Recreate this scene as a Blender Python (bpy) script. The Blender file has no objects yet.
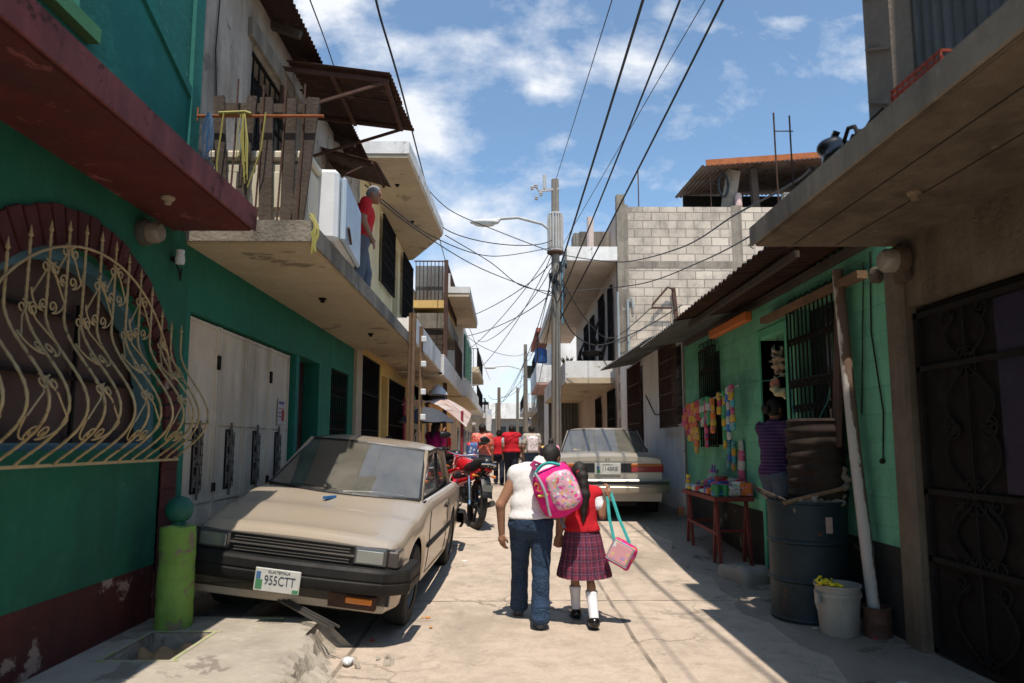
import bpy, bmesh, math, random
import numpy as np
from mathutils import Vector, Matrix, Euler
random.seed(7)
SC = bpy.context.scene
COL = SC.collection
R = math.radians
PI = math.pi
ORG = {}

# ------------------------------------------------------------------ mesh builder
class MB:
    def __init__(s): s.v = []; s.f = []
    def add(s, vs, fs):
        n = len(s.v); s.v += [tuple(p) for p in vs]; s.f += [tuple(i + n for i in f) for f in fs]; return s
    def box(s, x0, x1, y0, y1, z0, z1, M=None):
        vs = [(x, y, z) for z in (z0, z1) for y in (y0, y1) for x in (x0, x1)]
        if M is not None: vs = [M @ Vector(p) for p in vs]
        return s.add(vs, [(0, 2, 3, 1), (4, 5, 7, 6), (0, 1, 5, 4), (2, 6, 7, 3), (0, 4, 6, 2), (1, 3, 7, 5)])
    def cbox(s, x0, x1, y0, y1, z0, z1, c=.01, M=None):
        # chamfered box: three overlapping extents hull
        pts = []
        for sx, X, in ((-1, x0), (1, x1)):
            for sy, Y in ((-1, y0), (1, y1)):
                for sz, Z in ((-1, z0), (1, z1)):
                    pts += [(X, Y - sy * c, Z - sz * c), (X - sx * c, Y, Z - sz * c), (X - sx * c, Y - sy * c, Z)]
        bm = bmesh.new()
        for p in pts: bm.verts.new(M @ Vector(p) if M is not None else p)
        bmesh.ops.convex_hull(bm, input=bm.verts)
        bm.verts.index_update()
        s.add([v.co.copy() for v in bm.verts], [[v.index for v in f.verts] for f in bm.faces]); bm.free(); return s
    def bar(s, a, b, r, n=8, r2=None, w=None):
        a, b = Vector(a), Vector(b); return s.tube([a, b], r, n, r2)
    def tube(s, path, r, n=8, r2=None, cap=True, rs=None, flat=1.0):
        P = [Vector(p) for p in path]; m = len(P); vs = []; fs = []
        up = None
        for i, p in enumerate(P):
            t = (P[min(i + 1, m - 1)] - P[max(i - 1, 0)])
            if t.length < 1e-9: t = Vector((0, 0, 1))
            t.normalize()
            if up is None:
                up = Vector((0, 0, 1)) if abs(t.z) < .9 else Vector((0, 1, 0))
            u = t.cross(up)
            if u.length < 1e-6: u = t.cross(Vector((1, 0, 0)))
            u.normalize(); v = u.cross(t).normalized(); up = v
            rr = rs[i] if rs else (r if r2 is None else r + (r2 - r) * i / max(1, m - 1))
            for k in range(n):
                a = 2 * PI * k / n
                vs.append(p + u * (rr * math.cos(a)) + v * (rr * flat * math.sin(a)))
        for i in range(m - 1):
            for k in range(n):
                k2 = (k + 1) % n
                fs.append((i * n + k, i * n + k2, (i + 1) * n + k2, (i + 1) * n + k))
        if cap:
            fs.append(tuple(range(n - 1, -1, -1))); fs.append(tuple((m - 1) * n + k for k in range(n)))
        return s.add(vs, fs)
    def beam(s, a, b, w, h, up=(0, 0, 1)):
        a, b = Vector(a), Vector(b); t = (b - a).normalized(); up = Vector(up)
        u = t.cross(up)
        if u.length < 1e-5: u = t.cross(Vector((1, 0, 0)))
        u.normalize(); v = u.cross(t)
        vs = [p + u * sx * w / 2 + v * sz * h / 2 for p in (a, b) for sx, sz in ((-1, -1), (1, -1), (1, 1), (-1, 1))]
        return s.add(vs, [(0, 1, 2, 3), (7, 6, 5, 4), (0, 4, 5, 1), (1, 5, 6, 2), (2, 6, 7, 3), (3, 7, 4, 0)])
    def lathe(s, prof, c=(0, 0, 0), n=24, M=None, cap=True):
        vs = []; fs = []; c = Vector(c); m = len(prof)
        for r, z in prof:
            for k in range(n):
                a = 2 * PI * k / n; p = Vector((r * math.cos(a), r * math.sin(a), z))
                vs.append((M @ p if M is not None else p) + c)
        for i in range(m - 1):
            for k in range(n):
                k2 = (k + 1) % n; fs.append((i * n + k, i * n + k2, (i + 1) * n + k2, (i + 1) * n + k))
        if cap:
            fs.append(tuple(range(n - 1, -1, -1))); fs.append(tuple((m - 1) * n + k for k in range(n)))
        return s.add(vs, fs)
    def grid(s, fn, nu, nv, closed_u=False):
        vs = [fn(i / (nu if closed_u else nu - 1), j / (nv - 1)) for j in range(nv) for i in range(nu)]
        fs = []
        for j in range(nv - 1):
            for i in range(nu if closed_u else nu - 1):
                i2 = (i + 1) % nu; fs.append((j * nu + i, j * nu + i2, (j + 1) * nu + i2, (j + 1) * nu + i))
        return s.add(vs, fs)
    def sheet(s, fn, nu, nv, th, nrm=(0, 0, 1)):
        """a thin solid sheet: fn plus the same offset by th along nrm"""
        N = Vector(nrm) * th; n0 = len(s.v)
        s.grid(fn, nu, nv); s.grid(lambda u, v: Vector(fn(u, v)) + N, nu, nv)
        k = nu * nv; top = []
        ring = [i for i in range(nu)] + [j * nu + nu - 1 for j in range(1, nv)] + [(nv - 1) * nu + i for i in range(nu - 2, -1, -1)] + [j * nu for j in range(nv - 2, 0, -1)]
        for a, b in zip(ring, ring[1:] + ring[:1]): s.f.append((n0 + a, n0 + b, n0 + k + b, n0 + k + a))
        return s
    def prism(s, pts, axis, a, b):
        """pts 2D polygon extruded along axis 'x','y','z' from a to b"""
        n = len(pts)
        def P(p, t): return {'x': (t, p[0], p[1]), 'y': (p[0], t, p[1]), 'z': (p[0], p[1], t)}[axis]
        vs = [P(p, a) for p in pts] + [P(p, b) for p in pts]
        fs = [tuple(range(n - 1, -1, -1)), tuple(range(n, 2 * n))] + [(i, (i + 1) % n, n + (i + 1) % n, n + i) for i in range(n)]
        return s.add(vs, fs)
    def ell(s, c, r, n=14, m=9, M=None):
        rx, ry, rz = r if hasattr(r, '__len__') else (r, r, r)
        def fn(u, v):
            a = 2 * PI * u; b = PI * (v - .5)
            p = Vector((rx * math.cos(b) * math.cos(a), ry * math.cos(b) * math.sin(a), rz * math.sin(b)))
            return (M @ p if M is not None else p) + Vector(c)
        return s.grid(fn, n, m, True)
    def wall_x(s, x, th, y0, y1, z0, z1, ops=(), axis='x'):
        """a wall in the plane X=x (thickness th towards +x if th>0) with rectangular openings (ya,yb,za,zb)"""
        ys = sorted({y0, y1, *[o[0] for o in ops], *[o[1] for o in ops]}); zs = sorted({z0, z1, *[o[2] for o in ops], *[o[3] for o in ops]})
        ys = [y for y in ys if y0 <= y <= y1]; zs = [z for z in zs if z0 <= z <= z1]
        def solid(i, j):
            if i < 0 or j < 0 or i >= len(ys) - 1 or j >= len(zs) - 1: return False
            yc = (ys[i] + ys[i + 1]) / 2; zc = (zs[j] + zs[j + 1]) / 2
            return not any(o[0] < yc < o[1] and o[2] < zc < o[3] for o in ops)
        def P(t, y, z): return (t, y, z) if axis == 'x' else (y, t, z)
        for i in range(len(ys) - 1):
            for j in range(len(zs) - 1):
                if not solid(i, j): continue
                a, b, c, d = ys[i], ys[i + 1], zs[j], zs[j + 1]; q = x + th
                for t in (x, q): s.add([P(t, a, c), P(t, b, c), P(t, b, d), P(t, a, d)], [(0, 1, 2, 3)])
                if not solid(i - 1, j): s.add([P(x, a, c), P(q, a, c), P(q, a, d), P(x, a, d)], [(0, 1, 2, 3)])
                if not solid(i + 1, j): s.add([P(x, b, c), P(q, b, c), P(q, b, d), P(x, b, d)], [(0, 1, 2, 3)])
                if not solid(i, j - 1): s.add([P(x, a, c), P(q, a, c), P(q, b, c), P(x, b, c)], [(0, 1, 2, 3)])
                if not solid(i, j + 1): s.add([P(x, a, d), P(q, a, d), P(q, b, d), P(x, b, d)], [(0, 1, 2, 3)])
        return s
    def build(s, name, mat, parent=None, smooth=False, bevel=0, label=None, weld=False, angle=40, sub=0, uv=None):
        me = bpy.data.meshes.new(name)
        v = np.array(s.v, float)
        if parent is not None: o0 = np.array(ORG.get(parent.name, (0, 0, 0)))
        else:
            lo, hi = v.min(0), v.max(0); o0 = np.array(((lo[0] + hi[0]) / 2, (lo[1] + hi[1]) / 2, lo[2]))
        v = v - o0
        me.from_pydata([tuple(p) for p in v], [], s.f)
        bm = bmesh.new(); bm.from_mesh(me)
        if weld: bmesh.ops.remove_doubles(bm, verts=bm.verts, dist=1e-4)
        bmesh.ops.recalc_face_normals(bm, faces=bm.faces)
        if bevel:
            es = [e for e in bm.edges if len(e.link_faces) == 2 and e.calc_face_angle(0) > .6]
            bmesh.ops.bevel(bm, geom=es, offset=bevel, segments=2, affect='EDGES', clamp_overlap=True)
        if smooth:
            for f in bm.faces: f.smooth = True
            for e in bm.edges:
                if len(e.link_faces) == 2 and e.calc_face_angle(0) > R(angle): e.smooth = False
        bm.to_mesh(me); bm.free()
        me.materials.append(mat)
        o = bpy.data.objects.new(name, me); COL.objects.link(o)
        if parent is not None: o.parent = parent; ORG[o.name] = tuple(o0)
        else: o.location = tuple(o0); ORG[o.name] = tuple(o0)
        if sub:
            m = o.modifiers.new('sub', 'SUBSURF'); m.levels = sub; m.render_levels = sub
        if label: o['label'] = label
        return o

def thing(name, label, cat, org=(0, 0, 0), group=None, kind=None, local=False, rot=(0, 0, 0)):
    o = bpy.data.objects.new(name, None); COL.objects.link(o); o.location = org; o.rotation_euler = rot
    o.empty_display_size = .2
    ORG[o.name] = (0, 0, 0) if local else tuple(org)
    o['label'] = label; o['category'] = cat
    if group: o['group'] = group
    if kind: o['kind'] = kind
    return o
def tag(o, label, cat, group=None, kind=None):
    o['label'] = label; o['category'] = cat
    if group: o['group'] = group
    if kind: o['kind'] = kind
    return o
def structure(o): o['kind'] = 'structure'; return o
def kids(o): return [c for c in bpy.data.objects if c.parent == o]
def copy_tree(o, parent=None, loc=None, rot=None, label=None):
    c = o.copy(); COL.objects.link(c); ORG[c.name] = ORG.get(o.name, (0, 0, 0))
    if parent is not None: c.parent = parent
    if loc is not None: c.location = loc
    if rot is not None: c.rotation_euler = rot
    if label: c['label'] = label
    for k in kids(o): copy_tree(k, c)
    return c

# ------------------------------------------------------------------ materials
def _rgb(c): return (c[0], c[1], c[2], 1)
class NT:
    def __init__(s, name):
        s.m = bpy.data.materials.new(name); s.m.use_nodes = True; s.t = s.m.node_tree; s.n = s.t.nodes; s.l = s.t.links
        s.b = s.n['Principled BSDF']; s.tc = s.n.new('ShaderNodeTexCoord'); s.co = s.tc.outputs['Object']
    def link(s, a, b): s.l.new(a, b)
    def mapping(s, scale=(1, 1, 1), loc=(0, 0, 0), src=None):
        m = s.n.new('ShaderNodeMapping'); m.inputs['Scale'].default_value = scale; m.inputs['Location'].default_value = loc
        s.link(src or s.co, m.inputs['Vector']); return m.outputs[0]
    def noise(s, scale, detail=5, rough=.6, vec=None, dist=0):
        n = s.n.new('ShaderNodeTexNoise'); n.inputs['Scale'].default_value = scale; n.inputs['Detail'].default_value = detail
        n.inputs['Roughness'].default_value = rough; n.inputs['Distortion'].default_value = dist
        s.link(vec or s.co, n.inputs['Vector']); return n.outputs['Fac']
    def voro(s, scale, vec=None, out='Color', feature='F1'):
        n = s.n.new('ShaderNodeTexVoronoi'); n.inputs['Scale'].default_value = scale; n.feature = feature
        s.link(vec or s.co, n.inputs['Vector']); return n.outputs[out]
    def ramp(s, fac, stops, interp='LINEAR'):
        r = s.n.new('ShaderNodeValToRGB'); r.color_ramp.interpolation = interp; e = r.color_ramp.elements
        while len(e) < len(stops): e.new(.5)
        for k, (p, c) in enumerate(stops):
            e[k].position = p; e[k].color = _rgb(c) if hasattr(c, '__len__') else (c, c, c, 1)
        s.link(fac, r.inputs[0]); return r.outputs[0]
    def mix(s, fac, a, b, blend='MIX'):
        m = s.n.new('ShaderNodeMix'); m.data_type = 'RGBA'; m.blend_type = blend
        for i, v in ((0, fac), (6, a), (7, b)):
            if isinstance(v, (int, float)): m.inputs[i].default_value = v if i == 0 else (v, v, v, 1)
            elif isinstance(v, tuple): m.inputs[i].default_value = _rgb(v)
            else: s.link(v, m.inputs[i])
        return m.outputs[2]
    def math(s, op, a, b=0.0, c=None):
        m = s.n.new('ShaderNodeMath'); m.operation = op
        for i, v in enumerate((a, b) if c is None else (a, b, c)):
            if isinstance(v, (int, float)): m.inputs[i].default_value = v
            else: s.link(v, m.inputs[i])
        return m.outputs[0]
    def sep(s, src=None):
        n = s.n.new('ShaderNodeSeparateXYZ'); s.link(src or s.co, n.inputs[0]); return n.outputs
    def comb(s, x, y, z=0.0):
        n = s.n.new('ShaderNodeCombineXYZ')
        for i, v in enumerate((x, y, z)):
            if isinstance(v, (int, float)): n.inputs[i].default_value = v
            else: s.link(v, n.inputs[i])
        return n.outputs[0]
    def bump(s, h, strength=.3, dist=.02, prev=None):
        b = s.n.new('ShaderNodeBump'); b.inputs['Strength'].default_value = strength; b.inputs['Distance'].default_value = dist
        s.link(h, b.inputs['Height'])
        if prev is not None: s.link(prev, b.inputs['Normal'])
        return b.outputs[0]
    def out(s, col=None, rough=None, normal=None, metal=0, spec=.5, coat=0):
        if col is not None:
            if isinstance(col, tuple): s.b.inputs['Base Color'].default_value = _rgb(col)
            else: s.link(col, s.b.inputs['Base Color'])
        if rough is not None:
            if isinstance(rough, (int, float)): s.b.inputs['Roughness'].default_value = rough
            else: s.link(rough, s.b.inputs['Roughness'])
        if normal is not None: s.link(normal, s.b.inputs['Normal'])
        s.b.inputs['Metallic'].default_value = metal; s.b.inputs['Specular IOR Level'].default_value = spec
        s.b.inputs['Coat Weight'].default_value = coat
        return s.m
_MC = {}
def pm(name, c1, c2=None, scale=2.5, rough=.85, metal=0, bump=.25, bs=45, bd=.01, stain=None, sa=.5, ss=1.2, spot=None, st=.62, sp=4, spec=.4, coat=0, dust=None, da=.5, streak=6):
    """generic worn surface: two-tone noise, vertical streaks (stain), peeling/dirt patches with own shape (spot), fine bump"""
    if name in _MC: return _MC[name]
    t = NT(name)
    if c2 is None: c2 = tuple(x * .8 for x in c1)
    col = t.mix(t.ramp(t.noise(scale, 7, .65), [(.3, 0), (.7, 1)]), c1, c2)
    col = t.mix(t.ramp(t.noise(.55, 6, .7, t.mapping((1, 1, 1), (3, 1, 7))), [(.36, 0), (.66, .42)]), col, tuple(x * .62 for x in c1))
    col = t.mix(t.ramp(t.noise(7, 8, .75, t.mapping((1, 1, 1), (1, 5, 2))), [(.50, 0), (.72, .38)]), col, tuple(min(1, x * 1.25 + .03) for x in c1))
    h = t.math('ADD', t.noise(bs, 4, .6), t.math('MULTIPLY', t.noise(bs * .18, 3, .5), 1.2))
    if stain:
        vec = t.mapping((streak, streak, .5))
        f = t.ramp(t.math('MULTIPLY', t.noise(ss * .7, 5, .65, vec), t.noise(ss * .8, 4, .5)), [(.2, 0), (.42, sa)])
        col = t.mix(f, col, stain)
    if spot:
        f = t.ramp(t.noise(sp, 8, .7, dist=.3), [(st * .93, 0), (st * .93 + .03, 1)])
        col = t.mix(f, col, spot)
        h = t.math('SUBTRACT', h, t.math('MULTIPLY', f, .6))
    nrm = t.bump(h, bump, bd) if bump else None
    _MC[name] = t.out(col, t.math('ADD', t.math('MULTIPLY', t.noise(scale * 3, 4), .25), rough - .12), nrm, metal, spec, coat)
    return _MC[name]
def flat(name, c, rough=.6, metal=0, spec=.5, coat=0, vary=.12):
    if name in _MC: return _MC[name]
    t = NT(name); col = t.mix(t.noise(9, 4), tuple(x * (1 - vary) for x in c), tuple(min(1, x * (1 + vary)) for x in c))
    _MC[name] = t.out(col, rough, None, metal, spec, coat); return _MC[name]
def blocks(name, ax, c1, c2, mortar, bw=.4, bh=.2, ms=.012, bump=.5, dirt=None, da=.5, freq=1.0, base=None):
    """masonry blocks in the plane across axis ax ('x': y,z / 'y': x,z)"""
    t = NT(name); s = t.sep(); vec = t.comb(s[1] if ax == 'x' else s[0], t.math('ADD', s[2], t.math('MULTIPLY', t.noise(4, 3), .02)), 0.0)
    b = t.n.new('ShaderNodeTexBrick'); t.link(vec, b.inputs['Vector'])
    b.inputs['Scale'].default_value = 1; b.inputs['Brick Width'].default_value = bw; b.inputs['Row Height'].default_value = bh
    b.inputs['Mortar Size'].default_value = ms; b.inputs['Mortar Smooth'].default_value = .3; b.inputs['Bias'].default_value = 0
    b.inputs['Color1'].default_value = _rgb(c1); b.inputs['Color2'].default_value = _rgb(c2); b.inputs['Mortar'].default_value = _rgb(mortar)
    col = b.outputs['Color']
    cell = t.n.new('ShaderNodeTexWhiteNoise'); fl = t.comb(t.math('FLOOR', t.math('DIVIDE', s[1] if ax == 'x' else s[0], bw * .5)), t.math('FLOOR', t.math('DIVIDE', s[2], bh)), 0.0); t.link(fl, cell.inputs['Vector'])
    col = t.mix(t.math('MULTIPLY', cell.outputs['Value'], .30), col, tuple(x * .6 for x in c2))
    col = t.mix(t.ramp(t.noise(3 * freq, 7, .7), [(.35, 0), (.75, .45)]), col, tuple(x * .75 for x in c1))
    if dirt:
        f = t.ramp(t.math('MULTIPLY', t.noise(.8, 6, .65, t.mapping((1, 1, .35))), t.noise(1.7, 7, .75)), [(.22, 0), (.36, da)])
        col = t.mix(f, col, dirt)
    h = t.math('SUBTRACT', t.math('MULTIPLY', t.noise(40, 5), .35), t.math('MULTIPLY', b.outputs['Fac'], 1.0))
    _MC[name] = t.out(col, .9, t.bump(h, bump, .012), 0, .2); return _MC[name]

# ------------------------------------------------------------------ implicit surfaces
def snets(f, lo, hi, h):
    lo = np.array(lo, float); hi = np.array(hi, float); n = np.maximum(4, np.ceil((hi - lo) / h).astype(int) + 1)
    ax = [lo[i] + h * np.arange(n[i]) for i in range(3)]
    X, Y, Z = np.meshgrid(*ax, indexing='ij'); V = f(X, Y, Z); S = V < 0
    m = n - 1; pos = np.zeros((*m, 3)); cnt = np.zeros(tuple(m))
    offs = [(a, b, c) for a in (0, 1) for b in (0, 1) for c in (0, 1)]
    def sl(o): return tuple(slice(o[i], o[i] + m[i]) for i in range(3))
    for o in offs:
        for a in range(3):
            if o[a]: continue
            p = list(o); p[a] = 1; v0, v1 = V[sl(o)], V[sl(p)]; c = (v0 < 0) != (v1 < 0)
            t = np.where(c, v0 / np.where(c, v0 - v1, 1), 0); cnt += c
            for k in range(3): pos[..., k] += np.where(c, o[k] + (t if k == a else 0), 0)
    act = cnt > 0; idx = -np.ones(tuple(m), int); idx[act] = np.arange(act.sum())
    I = np.argwhere(act); vs = lo + h * (I + pos[act] / cnt[act][:, None])
    fs = []
    for a in range(3):
        b, c = (a + 1) % 3, (a + 2) % 3
        q = [slice(None)] * 3; q2 = [slice(None)] * 3; q[a] = slice(0, n[a] - 1); q2[a] = slice(1, n[a])
        ch = S[tuple(q)] != S[tuple(q2)]; E = np.argwhere(ch)
        E = E[(E[:, b] > 0) & (E[:, c] > 0) & (E[:, b] < m[b]) & (E[:, c] < m[c])]
        if len(E) == 0: continue
        sg = S[tuple(E.T)]
        def g(db, dc):
            e = E.copy(); e[:, b] -= db; e[:, c] -= dc; return idx[tuple(e.T)]
        Q = np.stack([g(1, 1), g(0, 1), g(0, 0), g(1, 0)], 1); Q[~sg] = Q[~sg][:, ::-1]; fs.append(Q)
    return vs, np.concatenate(fs)
def capsule(a, b, ra, rb, sy=1.0):
    a, b = np.array(a, float), np.array(b, float); d = b - a; L = max(d @ d, 1e-9)
    def f(X, Y, Z):
        t = np.clip(((X - a[0]) * d[0] + (Y - a[1]) * d[1] + (Z - a[2]) * d[2]) / L, 0, 1)
        return np.sqrt((X - a[0] - t * d[0])**2 + ((Y - a[1] - t * d[1]) / sy)**2 + (Z - a[2] - t * d[2])**2) - (ra + (rb - ra) * t)
    f.bb = (np.minimum(a, b) - max(ra, rb), np.maximum(a, b) + max(ra, rb)); return f
def ellip(c, r, rot=None):
    c = np.array(c, float); r = np.array(r, float); M = np.array(Euler(rot).to_matrix().transposed()) if rot else np.eye(3)
    def f(X, Y, Z):
        x, y, z = X - c[0], Y - c[1], Z - c[2]
        p = [(M[i, 0] * x + M[i, 1] * y + M[i, 2] * z) / r[i] for i in range(3)]
        k = np.sqrt(p[0]**2 + p[1]**2 + p[2]**2); return (k - 1) * min(r) * (1 if True else 0)
    f.bb = (c - max(r), c + max(r)); return f
def rbox(c, hs, rad, rot=None):
    c = np.array(c, float); hs = np.array(hs, float); M = np.array(Euler(rot).to_matrix().transposed()) if rot else np.eye(3)
    def f(X, Y, Z):
        x, y, z = X - c[0], Y - c[1], Z - c[2]
        p = [np.abs(M[i, 0] * x + M[i, 1] * y + M[i, 2] * z) - hs[i] + rad for i in range(3)]
        return np.sqrt(sum(np.maximum(q, 0)**2 for q in p)) + np.minimum(np.maximum(np.maximum(p[0], p[1]), p[2]), 0) - rad
    g = np.linalg.norm(hs); f.bb = (c - g, c + g); return f
def union(fs, k=.03):
    def f(X, Y, Z):
        d = fs[0](X, Y, Z)
        for g in fs[1:]:
            e = g(X, Y, Z); h = np.clip(.5 + .5 * (e - d) / k, 0, 1); d = e + (d - e) * h - k * h * (1 - h)
        return d
    f.bb = (np.min([g.bb[0] for g in fs], 0), np.max([g.bb[1] for g in fs], 0)); return f
def infl(g, r):
    f = lambda X, Y, Z: g(X, Y, Z) - r
    f.bb = (g.bb[0] - r, g.bb[1] + r); return f
def clip(g, *cuts):
    """cuts: functions(X,Y,Z) negative where kept"""
    def f(X, Y, Z):
        d = g(X, Y, Z)
        for c in cuts: d = np.maximum(d, c(X, Y, Z))
        return d
    f.bb = g.bb; return f
def wobble(g, amp, fr, seed=0):
    rs = np.random.RandomState(seed); D = rs.randn(5, 3) * fr; ph = rs.rand(5) * 6
    def f(X, Y, Z):
        d = g(X, Y, Z)
        for k in range(5): d = d + amp / (1 + .4 * k) * np.sin(D[k, 0] * X + D[k, 1] * Y + D[k, 2] * Z + ph[k])
        return d
    f.bb = (g.bb[0] - 2 * amp, g.bb[1] + 2 * amp); return f
def imp(mb, g, h):
    lo, hi = g.bb; vs, fs = snets(g, np.array(lo) - 2.5 * h, np.array(hi) + 2.5 * h, h)
    mb.add(vs.tolist(), fs.tolist()); return mb
def text_mb(txt, size, M, ext=.002, sx=1.0):
    cu = bpy.data.curves.new('txt', 'FONT'); cu.body = txt; cu.size = size; cu.extrude = ext; cu.align_x = 'CENTER'; cu.align_y = 'CENTER'; cu.resolution_u = 3
    o = bpy.data.objects.new('txt', cu); COL.objects.link(o); dg = bpy.context.evaluated_depsgraph_get()
    me = bpy.data.meshes.new_from_object(o.evaluated_get(dg)); mb = MB()
    mb.add([M @ Vector((v.co.x * sx, v.co.y, v.co.z)) for v in me.vertices], [tuple(p.vertices) for p in me.polygons])
    bpy.data.objects.remove(o); bpy.data.curves.remove(cu); bpy.data.meshes.remove(me); return mb
def sstep(t): t = max(0, min(1, t)); return t * t * (3 - 2 * t)
def gz(y): return .30 * sstep((y - 6.3) / 5.4)
# ------------------------------------------------------------------ camera, sky, sun
cam = bpy.data.objects.new('Camera', bpy.data.cameras.new('Camera')); COL.objects.link(cam); SC.camera = cam
cam.location = (0, 0, 1.38); cam.data.lens = 24.0; cam.data.sensor_width = 36.0
cam.rotation_euler = (R(90 + 6.4), 0, -math.atan(7 / 683 * math.cos(R(6.4))))
cam.data.shift_y = .0244; cam.data.clip_end = 3000; cam.data.clip_start = .05
cam.data.dof.use_dof = True; cam.data.dof.focus_distance = 9.0; cam.data.dof.aperture_fstop = 2.4
SUN = Vector((-.03, .42, -1)).normalized()
w = bpy.data.worlds.new('World'); SC.world = w; w.use_nodes = True; wt = w.node_tree; wn = wt.nodes; bg = wn['Background']
sky = wn.new('ShaderNodeTexSky'); sky.sky_type = 'NISHITA'; sky.sun_disc = False
sky.sun_elevation = math.asin(-SUN.z); sky.sun_rotation = math.atan2(-SUN.x, -SUN.y); sky.air_density = 1.0; sky.dust_density = 1.2; sky.altitude = 1200
def wnode(kind, **k):
    n = wn.new(kind)
    for a, b in k.items(): setattr(n, a, b)
    return n
tc = wnode('ShaderNodeTexCoord'); sp = wnode('ShaderNodeSeparateXYZ'); wt.links.new(tc.outputs['Generated'], sp.inputs[0])
def wm(op, a, b):
    n = wnode('ShaderNodeMath', operation=op)
    for i, v in enumerate((a, b)):
        if isinstance(v, (int, float)): n.inputs[i].default_value = v
        else: wt.links.new(v, n.inputs[i])
    return n.outputs[0]
# cumulus patches: soft patches placed round the sky (in direction space), broken up by noise
yy_ = wm('MAXIMUM', sp.outputs[1], .05); U = wm('DIVIDE', sp.outputs[0], yy_); V = wm('DIVIDE', sp.outputs[2], yy_)
cb = wnode('ShaderNodeCombineXYZ'); wt.links.new(U, cb.inputs[0]); wt.links.new(V, cb.inputs[1])
mp = wnode('ShaderNodeMapping'); mp.inputs['Location'].default_value = (3.1, 1.7, 0); mp.inputs['Scale'].default_value = (1, 1.5, 1); wt.links.new(cb.outputs[0], mp.inputs[0])
def wnoise(sc, de, ro, di=0):
    n = wnode('ShaderNodeTexNoise'); n.inputs['Scale'].default_value = sc; n.inputs['Detail'].default_value = de; n.inputs['Roughness'].default_value = ro; n.inputs['Distortion'].default_value = di
    wt.links.new(mp.outputs[0], n.inputs['Vector']); return n.outputs[0]
big = wnoise(5.5, 10, .60, .2); fine = wnoise(17, 9, .62)
PATCH = [(-0.281, 0.663, 0.086, 0.074, 1.00), (-0.094, 0.626, 0.086, 0.033, 0.80), (-0.187, 0.614, 0.054, 0.030, 0.60), (0.085, 0.671, 0.078, 0.040, 0.80), (0.139, 0.588, 0.132, 0.039, 0.95), (0.069, 0.542, 0.046, 0.023, 0.50), (-0.123, 0.480, 0.084, 0.076, 1.10), (-0.237, 0.444, 0.107, 0.110, 0.90), (-0.065, 0.331, 0.098, 0.043, 0.95), (-0.000, 0.227, 0.119, 0.075, 1.20), (-0.096, 0.166, 0.178, 0.118, 1.00), (0.249, 0.679, 0.019, 0.020, 0.50), (0.451, 0.657, 0.028, 0.015, 0.45), (0.091, 0.466, 0.021, 0.019, 0.35), (-0.042, 0.548, 0.031, 0.016, 0.40), (0.209, 0.592, 0.062, 0.026, 0.40), (-1.269, 0.850, 0.626, 0.489, 0.80), (1.584, 0.701, 0.816, 0.330, 0.70)]
acc = 0.0
for (u0, v0, ru, rv, am) in PATCH:
    du = wm('DIVIDE', wm('SUBTRACT', U, u0), ru); dv = wm('DIVIDE', wm('SUBTRACT', V, v0), rv)
    g_ = wm('MULTIPLY', wm('POWER', 2.718, wm('MULTIPLY', wm('ADD', wm('MULTIPLY', du, du), wm('MULTIPLY', dv, dv)), -1.0)), am); acc = wm('ADD', acc, g_)
hz = wm('MULTIPLY', wm('MAXIMUM', wm('SUBTRACT', .30, sp.outputs[2]), 0.0), 1.3)
dens = wm('ADD', wm('ADD', wm('MULTIPLY', acc, .54), wm('MULTIPLY', wm('SUBTRACT', big, .5), 1.9)), wm('ADD', wm('MULTIPLY', wm('SUBTRACT', fine, .5), .5), hz))
rp = wnode('ShaderNodeValToRGB'); e = rp.color_ramp.elements; e[0].position = .10; e[0].color = (.05, .05, .05, 1); e[1].position = .66; e[1].color = (1, 1, 1, 1); e.new(.36).color = (.42, .42, .42, 1)
wt.links.new(dens, rp.inputs[0])
mx = wnode('ShaderNodeMix', data_type='RGBA'); wt.links.new(rp.outputs[0], mx.inputs[0])
tint = wnode('ShaderNodeMix', data_type='RGBA', blend_type='MULTIPLY'); tint.inputs[0].default_value = 1; wt.links.new(sky.outputs[0], tint.inputs[6]); tint.inputs[7].default_value = (.66, .80, .81, 1)
wt.links.new(tint.outputs[2], mx.inputs[6])
cc = wnode('ShaderNodeMix', data_type='RGBA'); wt.links.new(wm('MULTIPLY', fine, 1.0), cc.inputs[0]); cc.inputs[6].default_value = (3.2, 3.38, 3.75, 1); cc.inputs[7].default_value = (4.2, 4.3, 4.45, 1)
wt.links.new(cc.outputs[2], mx.inputs[7]); wt.links.new(mx.outputs[2], bg.inputs[0]); bg.inputs[1].default_value = .15
sl = bpy.data.lights.new('sun', 'SUN'); sl.energy = 3.05; sl.angle = R(.55); sl.color = (1, .91, .80)
so = bpy.data.objects.new('sun', sl); COL.objects.link(so); so.rotation_euler = (-SUN).to_track_quat('Z', 'Y').to_euler(); so.location = (0, 0, 30)
vs = SC.view_settings; SC.display_settings.display_device = 'sRGB'; vs.view_transform = 'Standard'; vs.look = 'None'; vs.exposure = .74; vs.gamma = 1; vs.use_curve_mapping = False
SC.cycles.max_bounces = 9; SC.cycles.diffuse_bounces = 7; SC.cycles.transparent_max_bounces = 12; SC.cycles.use_denoising = True; SC.cycles.sample_clamp_indirect = 6
SC.cycles.caustics_reflective = False; SC.cycles.caustics_refractive = False

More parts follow.
